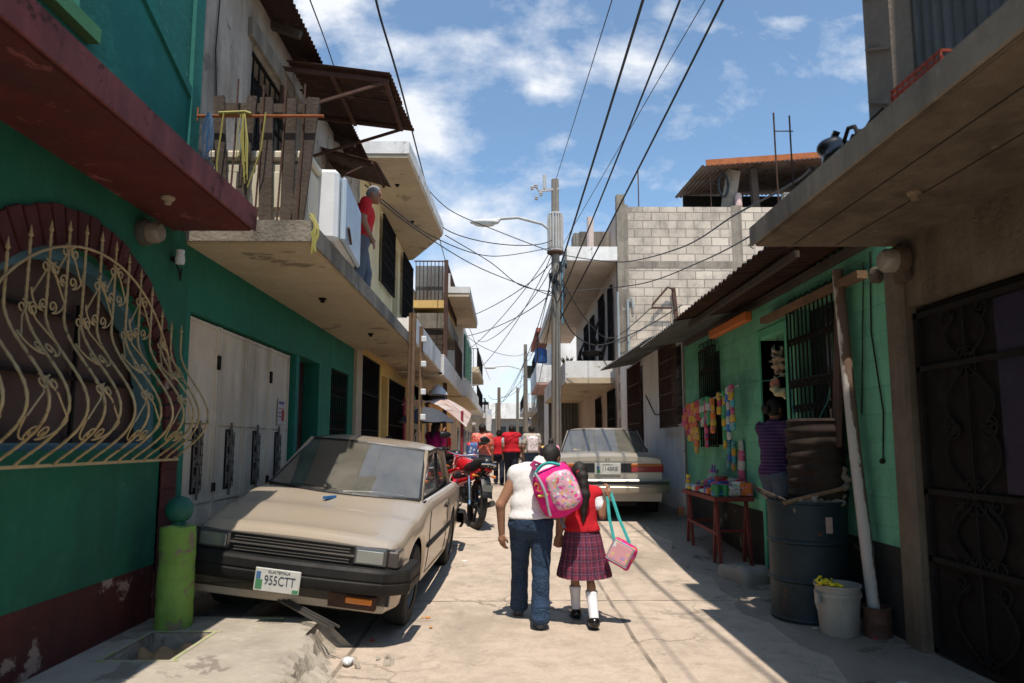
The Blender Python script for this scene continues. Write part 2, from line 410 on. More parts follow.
# ------------------------------------------------------------------ materials
GREEN = pm('paint_green', (.012, .15, .085), (.009, .11, .068), 1.6, .8, bump=.3, bs=28, stain=(.012, .06, .04), sa=.5, spot=(.10, .20, .14), st=.72, sp=9)
TEAL = pm('paint_teal', (.018, .22, .18), (.014, .17, .145), 1.8, .85, bump=.35, bs=22, stain=(.02, .11, .08), sa=.6, spot=(.10, .32, .26), st=.7, sp=5)
MAROON = pm('paint_maroon', (.105, .018, .016), (.07, .014, .013), 2, .75, bump=.3, stain=(.03, .012, .012), sa=.6, spot=(.33, .24, .2), st=.655, sp=2.6)
MAROON2 = pm('slab_maroon', (.13, .022, .02), (.085, .016, .015), 2, .8, bump=.4, bs=20, stain=(.05, .025, .028), sa=.7, spot=(.24, .07, .07), st=.66, sp=5)
CREAM = pm('soffit_cream', (.60, .50, .35), (.48, .39, .26), 1.2, .9, bump=.25, bs=14, spot=(.26, .21, .15), st=.63, sp=1.6)
CONC = pm('old_concrete', (.34, .295, .235), (.22, .19, .155), 2.2, .95, bump=.6, bs=30, bd=.02, stain=(.05, .045, .04), sa=.7, spot=(.36, .33, .29), st=.66, sp=4)
CONCD = pm('grimy_concrete', (.21, .165, .12), (.12, .093, .068), 2.2, .95, bump=.6, bs=30, bd=.02, stain=(.03, .025, .02), sa=.7, spot=(.2, .16, .12), st=.66, sp=4)
PLASTER = pm('grey_plaster', (.50, .44, .37), (.36, .31, .26), 1.6, .92, bump=.6, bs=14, bd=.02, stain=(.11, .095, .08), sa=.75, spot=(.17, .15, .125), st=.64, sp=3)
YELLOW = pm('paint_yellow', (.86, .58, .20), (.76, .50, .17), 1.2, .85, bump=.2, stain=(.35, .26, .14), sa=.55, spot=(.6, .55, .42), st=.7, sp=3)
PALEY = pm('paint_pale_yellow', (.90, .75, .46), (.82, .67, .40), 1.2, .85, bump=.2, stain=(.42, .34, .2), sa=.5)
WHITEW = pm('lime_white', (.96, .93, .88), (.92, .88, .82), 1.4, .9, bump=.3, bs=18, stain=(.40, .34, .28), sa=.5, spot=(.45, .38, .31), st=.69, sp=3)
WHITES = pm('white_slab_edge', (.86, .85, .82), (.74, .72, .68), 1.8, .9, bump=.4, stain=(.30, .28, .25), sa=.5, spot=(.36, .33, .3), st=.65, sp=4)
MINT = blocks('paint_mint_blocks', 'x', (.20, .54, .35), (.185, .51, .33), (.16, .46, .29), .4, .2, .008, .4, (.06, .18, .12), .6)
BLACKD = pm('black_dado', (.018, .018, .018), (.03, .03, .028), 2.5, .8, bump=.4, spot=(.15, .14, .125), st=.66, sp=3)
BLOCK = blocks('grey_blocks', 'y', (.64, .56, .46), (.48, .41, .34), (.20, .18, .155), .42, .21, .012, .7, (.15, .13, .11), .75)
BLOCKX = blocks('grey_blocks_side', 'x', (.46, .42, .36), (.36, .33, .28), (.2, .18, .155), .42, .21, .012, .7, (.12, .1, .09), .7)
WDOOR = pm('white_steel_door', (.80, .69, .54), (.72, .61, .47), 2, .6, bump=.12, stain=(.20, .16, .12), sa=.55, spot=(.22, .14, .09), st=.76, sp=9)
GOLD = pm('cream_wrought_iron', (.56, .44, .24), (.40, .29, .14), 9, .6, bump=.3, bs=60, spot=(.10, .05, .03), st=.66, sp=18)
IRON = pm('black_iron', (.012, .011, .011), (.020, .016, .014), 6, .8, bump=.2, spec=.15)
RUSTI = pm('rusty_iron', (.10, .045, .03), (.05, .028, .02), 8, .8, bump=.4)
RUSTO = pm('orange_rust', (.42, .13, .04), (.25, .08, .03), 6, .85, bump=.4)
ZINC = pm('rusty_zinc', (.17, .15, .13), (.11, .06, .035), 1.6, .7, .3, bump=.3, stain=(.14, .05, .025), sa=.8, spot=(.06, .035, .025), st=.6, sp=2.5)
ZINCD = pm('dark_rusty_zinc', (.055, .028, .02), (.03, .018, .014), 1.6, .75, .2, bump=.3, stain=(.10, .04, .02), sa=.7, spot=(.12, .08, .06), st=.66, sp=2.5)
ZINCG = pm('grey_zinc', (.23, .235, .23), (.15, .15, .145), 1.4, .6, .4, bump=.3, stain=(.07, .06, .05), sa=.7)
WOOD = pm('old_grey_wood', (.10, .075, .058), (.055, .04, .03), 3, .9, bump=.7, bs=35, stain=(.04, .03, .024), sa=.8, streak=40)
WOODB = pm('brown_wood', (.26, .16, .09), (.15, .09, .05), 3, .9, bump=.6, stain=(.07, .045, .03), sa=.7, streak=30)
WOODR = pm('red_wood', (.20, .035, .025), (.13, .022, .018), 4, .7, bump=.3)
GLASSD = flat('dark_pane', (.02, .022, .024), .12)
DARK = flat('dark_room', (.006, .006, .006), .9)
CREAMP = pm('cream_plastic', (.66, .60, .47), (.6, .53, .4), 2, .5, bump=.05, spot=(.4, .34, .25), st=.7)
WHITEP = pm('white_enamel', (.78, .80, .82), (.70, .72, .74), 2, .4, bump=.03, spot=(.45, .4, .35), st=.72)
BLACKP = flat('black_plastic', (.012, .012, .013), .4)
RUBBER = pm('tyre_rubber', (.022, .021, .020), (.04, .037, .033), 5, .85, bump=.3)
CHROME = flat('chrome', (.7, .7, .7), .18, 1)
def colr(n, c, rough=.6, **k): return pm(n, c, tuple(x * .82 for x in c), 5, rough, bump=.15, **k)

# ------------------------------------------------------------------ ground
def ground_material():
    t = NT('road_concrete'); s = t.sep(); n1 = t.noise(.9, 7, .65); n2 = t.noise(5, 8, .75); n3 = t.noise(60, 4, .6)
    col = t.mix(t.ramp(n1, [(.3, 0), (.7, 1)]), (.58, .475, .38), (.50, .41, .33))
    col = t.mix(t.ramp(n2, [(.44, 0), (.66, .6)]), col, (.30, .25, .195))
    col = t.mix(t.ramp(t.noise(34, 6, .75), [(.5, 0), (.75, .5)]), col, (.24, .2, .16))
    col = t.mix(t.ramp(t.noise(1.9, 9, .72, t.mapping((1, 1, 1), (9, 2, 4))), [(.60, 0), (.64, .55)]), col, (.25, .215, .17))
    col = t.mix(t.ramp(t.math('MULTIPLY', t.noise(1.3, 6, .7, t.mapping((1, .3, 1))), t.noise(.6, 3)), [(.26, 0), (.36, .5)]), col, (.27, .225, .175))
    vec = t.comb(t.math('ADD', t.math('ADD', s[1], t.math('MULTIPLY', t.noise(1.5, 3), .10)), .35), t.math('ADD', t.math('ADD', s[0], t.math('MULTIPLY', t.noise(1.3, 3), .05)), 1.0), 0.0)
    b = t.n.new('ShaderNodeTexBrick'); t.link(vec, b.inputs['Vector']); b.inputs['Scale'].default_value = 1; b.inputs['Brick Width'].default_value = 2.9; b.inputs['Row Height'].default_value = 1.95
    b.inputs['Mortar Size'].default_value = .018; b.inputs['Mortar Smooth'].default_value = .4; b.offset = .0
    jt = t.math('MULTIPLY', b.outputs['Fac'], t.ramp(t.noise(3, 4), [(.3, .3), (.6, .95)]))
    col = t.mix(jt, col, (.17, .14, .11))
    cr = t.voro(.55, t.comb(t.math('ADD', s[0], t.math('MULTIPLY', t.noise(2, 5), .6)), t.math('ADD', s[1], t.math('MULTIPLY', t.noise(2.3, 5), .6)), 0.0), 'Distance', 'DISTANCE_TO_EDGE')
    cf = t.math('MULTIPLY', t.ramp(cr, [(.0, 1), (.011, 0)]), t.ramp(t.noise(.7, 3), [(.45, 0), (.6, .75)]))
    col = t.mix(cf, col, (.13, .105, .08))
    # gravel speckle and dark oil drips
    sp_ = t.ramp(t.voro(26, None, 'Distance'), [(.06, 1), (.1, 0)]); col = t.mix(t.math('MULTIPLY', sp_, t.ramp(t.noise(2, 4), [(.5, 0), (.65, .6)])), col, (.2, .17, .14))
    h = t.math('SUBTRACT', t.math('ADD', t.math('MULTIPLY', n3, .3), t.math('MULTIPLY', n2, .8)), t.math('ADD', t.math('MULTIPLY', jt, .8), t.math('MULTIPLY', cf, .8)))
    return t.out(col, .92, t.bump(h, .55, .02), 0, .25)
ROAD = ground_material()
PAVE = pm('pavement_concrete', (.48, .43, .35), (.36, .31, .25), 1.3, .93, bump=.55, bs=30, bd=.02, stain=(.18, .15, .12), sa=.5, spot=(.26, .22, .18), st=.62, sp=2.2)
PAVED = pm('damp_pavement', (.36, .30, .24), (.27, .225, .18), 1.3, .9, bump=.55, bs=30, bd=.02, spot=(.17, .14, .11), st=.6, sp=2.2)
m = MB()
ys = [-40, -10, -2, 1, 2.5, 3.5, 4.5, 5.5] + [6 + .35 * i for i in range(18)] + [14, 18, 25, 40, 80, 200, 900]
xs = [-500, -40, -9, -5, -2.6, -1.75, -1, 0, 1, 1.9, 2.8, 5, 9, 40, 500]
nx = len(xs); m.add([(x, y, gz(y)) for y in ys for x in xs], [(j * nx + i, j * nx + i + 1, (j + 1) * nx + i + 1, (j + 1) * nx + i) for j in range(len(ys) - 1) for i in range(nx - 1)])
structure(m.build('road', ROAD, smooth=True))
# left pavement: concrete pad with a pit near the camera, broken kerb edge, a narrow strip beyond
m = MB(); px = [-3.0, -2.2, -1.83, -1.45, -1.25]; py = [-2, 2.2, 3.3, 3.90, 4.46, 4.86]
rs = random.Random(3)
def padz(x, y): return .2 - .03 * max(0, (x + 1.6)) 
for i in range(4):
    for j in range(5):
        if i == 1 and j == 3: continue
        if i == 1 and j == 2: pass
        a, b, c, d = px[i], px[i + 1], py[j], py[j + 1]
        m.add([(a, c, padz(a, c)), (b, c, padz(b, c)), (b, d, padz(b, d)), (a, d, padz(a, d))], [(0, 1, 2, 3)])
# pit walls and floor
m.add([(px[1], py[3], .2), (px[2], py[3], .2), (px[2], py[4], .2), (px[1], py[4], .2), (px[1], py[3], -.04), (px[2], py[3], -.04), (px[2], py[4], -.04), (px[1], py[4], -.04)],
      [(0, 1, 5, 4), (1, 2, 6, 5), (2, 3, 7, 6), (3, 0, 4, 7), (4, 5, 6, 7)])
# broken edge towards the road
N = 170; prof = []
for k in range(N + 1):
    y = -2 + (4.86 + 2) * k / N; x = -1.22 + .06 * math.sin(y * 2.3) + .03 * math.sin(y * 9.1) + .022 * rs.random() * (1 if y > 2 else .3); prof.append((x, y))
rows = []
for (x, y) in prof:
    j1 = .015 * rs.random()
    rows.append([(-1.25, y, padz(-1.25, y)), (x, y, .187 - j1), (x + .03 + .03 * rs.random(), y, .12 + .04 * rs.random()), (x + .06 + .04 * rs.random(), y, .05 + .03 * rs.random()), (x + .12 + .06 * rs.random(), y, .004), (x + .25, y, -.02)])
vs_ = [p for r_ in rows for p in r_]; m.add(vs_, [(k * 6 + i, k * 6 + i + 1, (k + 1) * 6 + i + 1, (k + 1) * 6 + i) for k in range(N) for i in range(5)])
m.add([(-3.0, 4.86, .2), (-1.25, 4.86, .19), (-1.02, 4.86, -.02), (-3.0, 4.86, -.02)], [(0, 1, 2, 3)])
structure(m.build('pavement', PAVE))
m = MB(); m.cbox(-3, -1.86, 4.87, 60, -.1, .15, .03); structure(m.build('pavement', PAVED))
m = MB()
for (a, b, c, d) in ((-2.23, -1.78, 3.88, 3.90), (-2.23, -1.78, 4.46, 4.485), (-2.22, -2.2, 3.90, 4.46), (-1.83, -1.805, 3.90, 4.46), (-2.39, -1.35, 3.52, 3.54), (-1.78, -1.5, 4.80, 4.83)):
    m.box(a, b, c, d, .196, .204)
LIME = pm('lime_paint_line', (.38, .44, .17), (.33, .36, .17), 6, .9, bump=.3, spot=(.42, .37, .29), st=.50, sp=14)
structure(m.build('pavement', LIME))
# right pavement: low uneven concrete apron along the wall
m = MB(); rs = random.Random(9)
def apron(u, v):
    y = -2 + 34 * v; x = 1.95 + .85 * u; e = 1 if u > .15 else 0
    return (x + (.06 * math.sin(3 * y) + .05 * math.sin(7.3 * y) if u < .9 else .1), y, gz(y) + (-.03 if u < .08 else .012 + .03 * u + .008 * math.sin(4.1 * y + 6 * u)))
m.grid(apron, 9, 120); structure(m.build('pavement', PAVED, smooth=True))
# stains and litter on the ground
# ------------------------------------------------------------------ reusable building bits
def grille_x(x, y0, y1, z0, z1, n, r=.008, hor=(0, 1), scroll=False, mb=None, depth=0):
    m = mb or MB()
    for k in range(n + 1):
        y = y0 + (y1 - y0) * k / n; m.tube([(x, y, z0), (x, y, z1)], r, 6)
    for h in hor:
        z = z0 + (z1 - z0) * h; m.beam((x, y0, z), (x, y1, z), r * 3, r * 2)
    if scroll:
        for k in range(n):
            yc = y0 + (y1 - y0) * (k + .5) / n; w_ = (y1 - y0) / n * .4
            for zc, sg in ((z0 + (z1 - z0) * .28, 1), (z0 + (z1 - z0) * .5, -1), (z0 + (z1 - z0) * .74, 1)):
                for sd in (-1, 1):
                    pts = []
                    for q in range(15):
                        a = q / 14 * 2.6 * PI; rr = w_ * (1 - q / 17); pts.append((x - .004, yc + sd * (rr * math.sin(a) * .5 + w_ * .3), zc + sg * (w_ * 1.3 - rr * math.cos(a) * 1.1)))
                    m.tube(pts, r * .75, 5)
    return m
def corr(mb, P00, P10, P01, P11, pitch=.076, amp=.012, th=.004, ru=2, along='v'):
    """corrugated sheet between four corners; ridges run along v (P00->P01)"""
    P00, P10, P01, P11 = map(Vector, (P00, P10, P01, P11)); W = (P10 - P00).length; n = max(6, int(W / pitch * 6)); nrm = (P10 - P00).cross(P01 - P00).normalized()
    def fn(u, v):
        p = (P00 * (1 - u) + P10 * u) * (1 - v) + (P01 * (1 - u) + P11 * u) * v
        return p + nrm * amp * math.sin(u * W / pitch * 2 * PI)
    mb.sheet(fn, n, ru, th, tuple(nrm)); return mb
def fixture(x, y, z, up=1):
    m = MB(); m.lathe([(0.0, -.045), (.02, -.044), (.024, -.02), (.038, -.014), (.042, 0)], (x, y, z), 14, cap=False); return m
XL = -2.4; XR = 2.74
# ================================================================== LEFT SIDE
# ---- green corner house with the arched window
O = (-2.4, 3, 0)
h = thing('green_house', 'dark green painted house with maroon dado and a big brick arched window beside the bollard', 'house', O)
YC, ZS, RI, RO = 3.82, 1.34, 1.0, 1.21
ZC = 1.46
m = MB()
# solid wall pieces round the arch
m.wall_x(XL, -.25, -3, YC - RI, .56, 2.94); m.wall_x(XL, -.25, YC + RI, 5.09, .56, 2.94); m.wall_x(XL, -.25, YC - RI, YC + RI, .56, ZS)
K = 36
for k in range(K):
    a0 = PI * k / K; a1 = PI * (k + 1) / K
    p0 = (YC - RI * math.cos(a0), ZC + RI * math.sin(a0)); p1 = (YC - RI * math.cos(a1), ZC + RI * math.sin(a1))
    m.add([(XL, p0[0], p0[1]), (XL, p1[0], p1[1]), (XL, p1[0], 2.94), (XL, p0[0], 2.94)], [(0, 1, 2, 3)])
    m.add([(XL, p0[0], p0[1]), (XL, p1[0], p1[1]), (XL - .25, p1[0], p1[1]), (XL - .25, p0[0], p0[1])], [(0, 1, 2, 3)])
m.build('wall', GREEN, h)
m = MB(); m.wall_x(XL + .004, -.25, -3, 4.77, -.1, .56); m.box(XL - .2, XL + .012, 4.81, 5.03, -.1, ZS); m.build('dado', MAROON, h)
m = MB(); m.box(XL - .2, XL + .004, 5.02, 5.09, -.1, .56); m.build('wall_foot', TEAL, h)
# brick surround: radial bricks
m = MB(); NB = 34
for k in range(NB):
    a0 = PI * (k + .06) / NB; a1 = PI * (k + .94) / NB; r1 = RO + .006 * (k % 3)
    pts = [(YC - r * math.cos(a), ZC + r * math.sin(a)) for r, a in ((RI, a0), (r1, a0), (r1, a1), (RI, a1))]
    m.prism(pts, 'x', XL - .03, XL + .022)
m.build('arch_bricks', MAROON, h, bevel=.004)
m = MB()
for r in range(6): m.box(XL, XL + .018, 4.81, 5.03, ZS - .002 - .14 * (r + 1) + .008, ZS - .14 * r - .008)
m.build('pier_bricks', MAROON, h)
m = MB()   # blue inner frame
for k in range(K):
    a0 = PI * k / K; a1 = PI * (k + 1) / K
    pts = [(YC - r * math.cos(a), ZC + r * math.sin(a)) for r, a in ((RI - .07, a0), (RI, a0), (RI, a1), (RI - .07, a1))]
    m.prism(pts, 'x', XL - .16, XL - .06)
m.box(XL - .16, XL - .06, YC - RI + .071, YC + RI - .071, ZS, ZS + .04)
for sd in (-1, 1): m.box(XL - .16, XL - .06, min(YC + sd * RI, YC + sd * (RI - .07)), max(YC + sd * RI, YC + sd * (RI - .07)), ZS, ZC)
m.build('window_frame', colr('frame_blue', (.10, .22, .27)), h)
m = MB(); m.prism([(YC - RI, ZS)] + [(YC - (RI - .02) * math.cos(PI * k / K), ZC + (RI - .02) * math.sin(PI * k / K)) for k in range(K + 1)] + [(YC + RI, ZS)], 'x', XL - .24, XL - .19)
CURT = NT('brown_curtain'); s_ = CURT.sep(); fo = CURT.math('SINE', CURT.math('MULTIPLY', CURT.math('ADD', s_[1], CURT.math('MULTIPLY', CURT.noise(2, 2), .1)), 55)); CURT = CURT.out(CURT.mix(CURT.ramp(CURT.noise(3, 4), [(.3, 0), (.7, 1)]), (.11, .068, .055), (.07, .042, .036)), .85, CURT.bump(fo, .2, .008))
m.build('curtain', CURT, h)
m = MB()
for zz in (1.75, 2.1): m.box(XL - .17, XL - .15, YC - .95, YC + .95, zz, zz + .02)
for yy in (3.2, 4.05): m.box(XL - .17, XL - .15, yy, yy + .02, ZS, 2.2)
m.build('window_bar', IRON, h)
# bellied wrought-iron window guard
m = MB(); twist = MB()
def belly(t):  # t 0 bottom .. 1 top -> (offset from wall, relative z)
    if t < .5:
        u = t / .5; return .035 + .27 * math.sin(PI * (u ** .62)) ** 1.0 * (1 if u < 1 else 0)
    return .035 + 0.0 * t
def gprof(ztop):
    pts = []; z0 = ZS - .075
    for q in range(29):
        u = q / 28; off = .05 + .25 * (math.sin(PI * min(1, u ** .72)) ** 1.7); pts.append((off, z0 + .78 * u))
    for q in range(1, 4):
        pts.append((.05, z0 + .78 + (max(ztop, z0 + .9) - z0 - .78) * q / 3))
    return pts
yy = 3.166 - .147 * 7; i = 0
while yy < 4.93:
    d = min(.999, abs(yy - 3.87) / 1.07); zt = 1.50 + 1.04 * math.sqrt(1 - d * d) 
    pr = gprof(max(zt, 2.0)); fade = 1 if yy < 4.7 else .9
    path = [(XL + o_ * fade, yy, z) for o_, z in pr]
    # twisted square bar: fine resample
    P = []
    for a, b in zip(path, path[1:]):
        L_ = (Vector(b) - Vector(a)).length; k = max(1, int(L_ / .02))
        for q in range(k): P.append(Vector(a).lerp(Vector(b), q / k))
    P.append(Vector(path[-1])); n0 = len(twist.v); twist.tube(P, .0085, 6, rs=[.0062 + .0022 * (q % 2) for q in range(len(P))])
    e_ = P[-1]; m.lathe([(.001, 0), (.012, .016), (.007, .034), (.001, .07)], e_, 8)
    i += 1; yy += .147
twist.build('guard_bars', GOLD, h, smooth=True, angle=60)
def spiral(c, r, turns, sd, st, x, n=20):
    return [(x, c[0] + sd * r * (1 - .72 * q / n) * math.cos(st + turns * 2 * PI * q / n), c[1] + r * (1 - .72 * q / n) * math.sin(st + turns * 2 * PI * q / n)) for q in range(n + 1)]
def off_at(z):
    z0 = ZS - .075; u = max(0, min(1, (z - z0) / .78)); return XL + .05 + .25 * (math.sin(PI * min(1, u ** .72)) ** 1.7) + .012
def unit(yc, zt_, zb_, w_):
    for sd in (-1, 1):
        sp_ = spiral((yc + sd * .038, zt_), .036, 1.3, sd, PI / 2, 0, 16); m.tube([(off_at(p[2]), p[1], p[2]) for p in sp_], .0045, 5)
        m.tube([(off_at(zt_ + .03), yc, zt_ + .03), (off_at(zt_ - .05), yc + sd * .05, zt_ - .05), (off_at(zt_ - .16), yc + sd * w_ * .95, zt_ - .16)], .0045, 5)
        sp_ = spiral((yc + sd * .036, zb_), .034, 1.3, sd, -PI / 2, 0, 16); m.tube([(off_at(p[2]), p[1], p[2]) for p in sp_], .0045, 5)
        m.tube([(off_at(zb_ - .034 + .10 * (1 - math.cos(q * PI / 14)) ), yc + sd * (.036 + (w_ - .036) * math.sin(q * PI / 14)), zb_ - .034 + .10 * (1 - math.cos(q * PI / 14))) for q in range(8)], .0045, 5)
i = 0; yy = 3.166 - .147 * 7
while yy < 4.9:
    ztop = 1.50 + 1.04 * math.sqrt(max(0, 1 - (abs(yy - 3.87) / 1.07) ** 2))
    k_ = i % 3
    if k_ == 1: unit(yy, 1.66, 1.43, .147)
    if k_ == 2 and ztop > 2.15: unit(yy, 2.04, 1.84, .135)
    if k_ == 0 and ztop > 2.3: unit(yy, 2.28, 2.08, .13)
    if k_ == 1 and ztop > 2.4: unit(yy, 2.40, 2.24, .12)
    i += 1; yy += .147
m.beam((XL + .055, 2.1, ZS - .075), (XL + .055, 4.95, ZS - .075), .02, .016)
arcp = [(XL + .062, 3.87 - .97 * math.cos(PI * q / 30), 1.54 + .93 * math.sin(PI * q / 30)) for q in range(3, 28)]
m.tube(arcp, .007, 6)
for s_ in range(3):   # hoops closing the right end of the belly
    z = 1.28 + .12 * s_; m.tube([(XL + .01, 4.99, z), (off_at(z) * .5 + XL * .5, 4.97, z), (off_at(z) - .03, 4.93, z), (off_at(z), 4.86, z)], .006, 5)
m.build('guard_scrolls', GOLD, h, smooth=True)
# slab over the street and upper storey
m = MB(); m.prism([(-2.75, 2.905), (-1.83, 2.905), (-1.82, 3.06), (-2.75, 3.06)], 'y', -3, 4.83)
for k in range(40):
    y = -3 + 7.83 * k / 40; dz_ = .008 * math.sin(k * 2.1)
m.build('slab', MAROON2, h, bevel=.012)
m = MB(); m.prism([(-1.826, 2.912), (-1.812, 2.912), (-1.805, 3.07), (-1.826, 3.07)], 'y', -3, 4.84); m.build('slab_edge', pm('slab_edge_pink', (.30, .095, .095), (.22, .06, .06), 3, .85, bump=.6, bs=30, stain=(.05, .025, .028), sa=.8, spot=(.09, .03, .03), st=.62, sp=6), h)
m = MB(); m.wall_x(XL, -.2, -3, 5.08, 3.06, 7.5, [(2.0, 3.62, 3.75, 5.4)]); 
m.build('upper_wall', TEAL, h)
m = MB(); m.box(XL - .01, XL + .03, 4.93, 5.075, 3.06, 7.5); m.box(XL - .01, XL + .028, 3.9, 4.93, 3.06, 3.42)
m.prism([(3.66, 4.55), (4.93, 3.98), (4.93, 4.06), (3.66, 4.63)], 'x', XL - .01, XL + .025); m.build('pilaster', TEAL, h)
m = MB(); m.box(XL - .22, XL + .07, 1.9, 3.72, 3.66, 3.75); m.build('window_sill', pm('sill_lime', (.12, .36, .15), (.09, .28, .12), 3, .8), h)
m = grille_x(XL - .05, 2.0, 3.62, 3.75, 5.4, 12, .009, (0, .35, 1)); m.build('window_grille', GOLD, h)
m = MB(); m.box(XL - .24, XL - .22, 1.9, 3.7, 3.7, 5.5); m.build('window_pane', GLASSD, h)
m = MB(); m.box(-6, XL - .26, -3, 5.05, 0, 7.4); m.build('unseen_house_mass', PLASTER, h)  # unseen mass behind each facade, added to block light
o = fixture(-2.1, 4.13, 2.9).build('ceiling_lamp_socket', colr('socket_tan', (.42, .34, .25)), smooth=True); tag(o, 'round pale lamp socket on the underside of the maroon slab', 'lamp socket')
# meter and small fittings
t = thing('electric_meter', 'round glass electric meter on the dark green wall right of the arched window', 'electric meter', (XL, 4.4, 2.65))
My = Matrix.Rotation(PI / 2, 3, 'Y')
m = MB(); m.lathe([(.085, 0), (.09, .03), (.085, .05), (.07, .055)], (XL, 4.4, 2.76), 20, My); m.build('meter_base', pm('meter_grey', (.10, .09, .08), None, 4, .6), t, smooth=True)
m = MB(); m.lathe([(.07, .05), (.07, .11), (.055, .135), (.01, .14)], (XL, 4.4, 2.76), 20, My); m.build('meter_dome', pm('meter_glass', (.28, .24, .19), (.2, .17, .14), 3, .2, bump=0), t, smooth=True)
t = thing('wall_lamp_holder', 'small white bulb holder on the green wall under the maroon slab tip', 'lamp holder', (XL, 4.82, 2.7))
m = MB(); m.lathe([(.03, 0), (.035, .03), (.028, .07), (.03, .1)], (XL + .06, 4.82, 2.66), 12); m.build('socket', WHITEP, t, smooth=True)
m = MB(); m.tube([(XL + .01, 4.82, 2.7), (XL + .05, 4.83, 2.62), (XL + .03, 4.9, 2.56), (XL + .01, 4.95, 2.66)], .006, 5); m.box(XL - .01, XL + .05, 4.8, 4.84, 2.68, 2.71); m.build('wire', IRON, t)
# bollard
t = thing('bollard', 'chipped lime green concrete bollard with a dark green ball on top', 'bollard', (-2.145, 4.6, .2))
g = wobble(union([capsule((-2.145, 4.6, .13), (-2.145, 4.6, .82), .114, .110)], .01), .0014, 25, 2); g = clip(g, lambda X, Y, Z: .19 - Z, lambda X, Y, Z: Z - .845 - .008 * np.sin(40 * X) - .25 * np.maximum(0, .04 - np.hypot(X + 2.145, Y - 4.6)))
m = MB(); imp(m, g, .012); m.build('post', pm('bollard_lime', (.24, .42, .08), (.18, .34, .06), 4, .75, bump=.5, bs=20, stain=(.13, .18, .04), sa=.5, spot=(.24, .19, .13), st=.585, sp=5), t, smooth=True, angle=50)
m = MB(); m.ell((-2.145, 4.6, .945), .088, 24, 14); m.lathe([(.05, .84), (.04, .87)], (-2.145, 4.6, 0), 12); m.build('ball', pm('ball_green', (.012, .13, .09), (.01, .09, .06), 4, .6), t, smooth=True)
# rubbish in the pit
g = wobble(union([rbox((-1.98, 4.22, .10), (.16, .12, .03), .02, (.25, .1, .5)), rbox((-1.93, 4.32, .12), (.12, .09, .02), .015, (.1, -.3, .2))], .02), .008, 30, 3)
m = MB(); imp(m, g, .012); tag(m.build('cardboard_scrap', pm('cardboard', (.42, .26, .13), (.3, .18, .1), 8, .9)), 'crumpled brown cardboard lying in the pavement pit', 'cardboard')
g = wobble(ellip((-1.9, 4.14, .06), (.05, .05, .045)), .01, 60, 5); m = MB(); imp(m, g, .008); tag(m.build('plastic_bag', WHITEP), 'small white plastic bag beside the cardboard in the pit', 'bag')

# ---- green house with the steel garage doors
O = (-2.4, 8, 0)
h = thing('garage_house', 'green ground floor with white steel garage doors under a raw plaster upper storey', 'house', O)
m = MB(); m.wall_x(XL, -.3, 5.09, 10.78, .1, 2.92, [(5.16, 7.76, .1, 2.385), (7.92, 8.8, .1, 2.40), (9.4, 10.45, 1.2, 2.42)]); m.build('wall', TEAL if False else pm('paint_green_mid', (.014, .20, .13), (.011, .155, .10), 1.6, .8, bump=.3, bs=28, stain=(.012, .07, .05), sa=.5, spot=(.1, .22, .17), st=.73, sp=6), h)
m = MB(); m.box(XL - .01, XL + .012, 7.78, 7.9, .1, 2.38); m.build('door_jamb', TEAL, h)
dmat = WDOOR; ye = [5.18, 5.82, 6.46, 7.12, 7.74]
for k in range(4):
    a, b = ye[k] + .006, ye[k + 1] - .006; x = XL - .06
    d = MB(); d.box(x - .03, x, a, b, .12, 2.37); d.box(x, x + .014, a, a + .035, .12, 2.37); d.box(x, x + .014, b - .035, b, .12, 2.37)
    for z in (.12, .90, 1.53, 2.335): d.box(x, x + .012, a + .035, b - .035, z, z + .03)
    d = d.build('garage_door_leaf', dmat, h)
    c = (a + b) / 2; m = MB(); m.box(x, x + .004, c - .085, c + .085, .98, 1.50); m.build('leaf_shade_panel', DARK, d)  # black plate on the solid leaf paints a shaded opening
    m = MB(); m.tube([(x + .02, c, .93), (x + .02, c, 1.56)], .012, 6)
    for sd in (-1, 1):
        for zc in (1.08, 1.24, 1.40):
            m.tube([(x + .02, c + sd * (.02 + .05 * abs(math.sin(q * .5))), zc - .06 + .12 * q / 10 + .012 * math.cos(q)) for q in range(11)], .009, 5)
        m.tube([(x + .018, c + sd * .075, 1.0), (x + .018, c + sd * .075, 1.48)], .005, 5)
    m.ell((x + .025, c, 1.24), (.02, .03, .035)); m.build('leaf_ornament', pm('grey_casting', (.20, .175, .15), (.12, .1, .085), 9, .7), d)
    if k in (0, 2):
        m = MB(); m.box(x + .012, x + .03, b - .03, b + .02, 2.0, 2.12); m.box(x + .012, x + .03, b - .03, b + .02, .98, 1.05); m.build('hinge', IRON, d)
m = MB(); m.box(XL - .11, XL - .095, 5.1, 7.8, .1, 2.4); m.build('garage_shade_sheet', DARK, h)  # black sheet standing in for the shade inside the garage
PAPER = NT('paper_notice'); s_ = PAPER.sep(); PAPER = PAPER.out((.62, .56, .52), .8)
t = thing('paper_notice', 'small white paper notice with red and blue print taped to the garage door', 'notice', (XL - .04, 7.45, 1.7))
m = MB(); m.box(XL - .047, XL - .044, 7.38, 7.60, 1.58, 1.86); m.build('sheet', PAPER, t)
m = MB(); m.box(XL - .0435, XL - .043, 7.5, 7.585, 1.62, 1.74); m.box(XL - .0435, XL - .043, 7.40, 7.58, 1.75, 1.758); m.build('red_print', colr('print_red', (.5, .05, .03)), t)
m = MB(); m.box(XL - .0435, XL - .043, 7.40, 7.58, 1.80, 1.83); m.box(XL - .0435, XL - .043, 7.40, 7.49, 1.66, 1.675); m.box(XL - .0435, XL - .043, 7.40, 7.48, 1.70, 1.715); m.build('blue_print', colr('print_blue', (.12, .13, .3)), t)
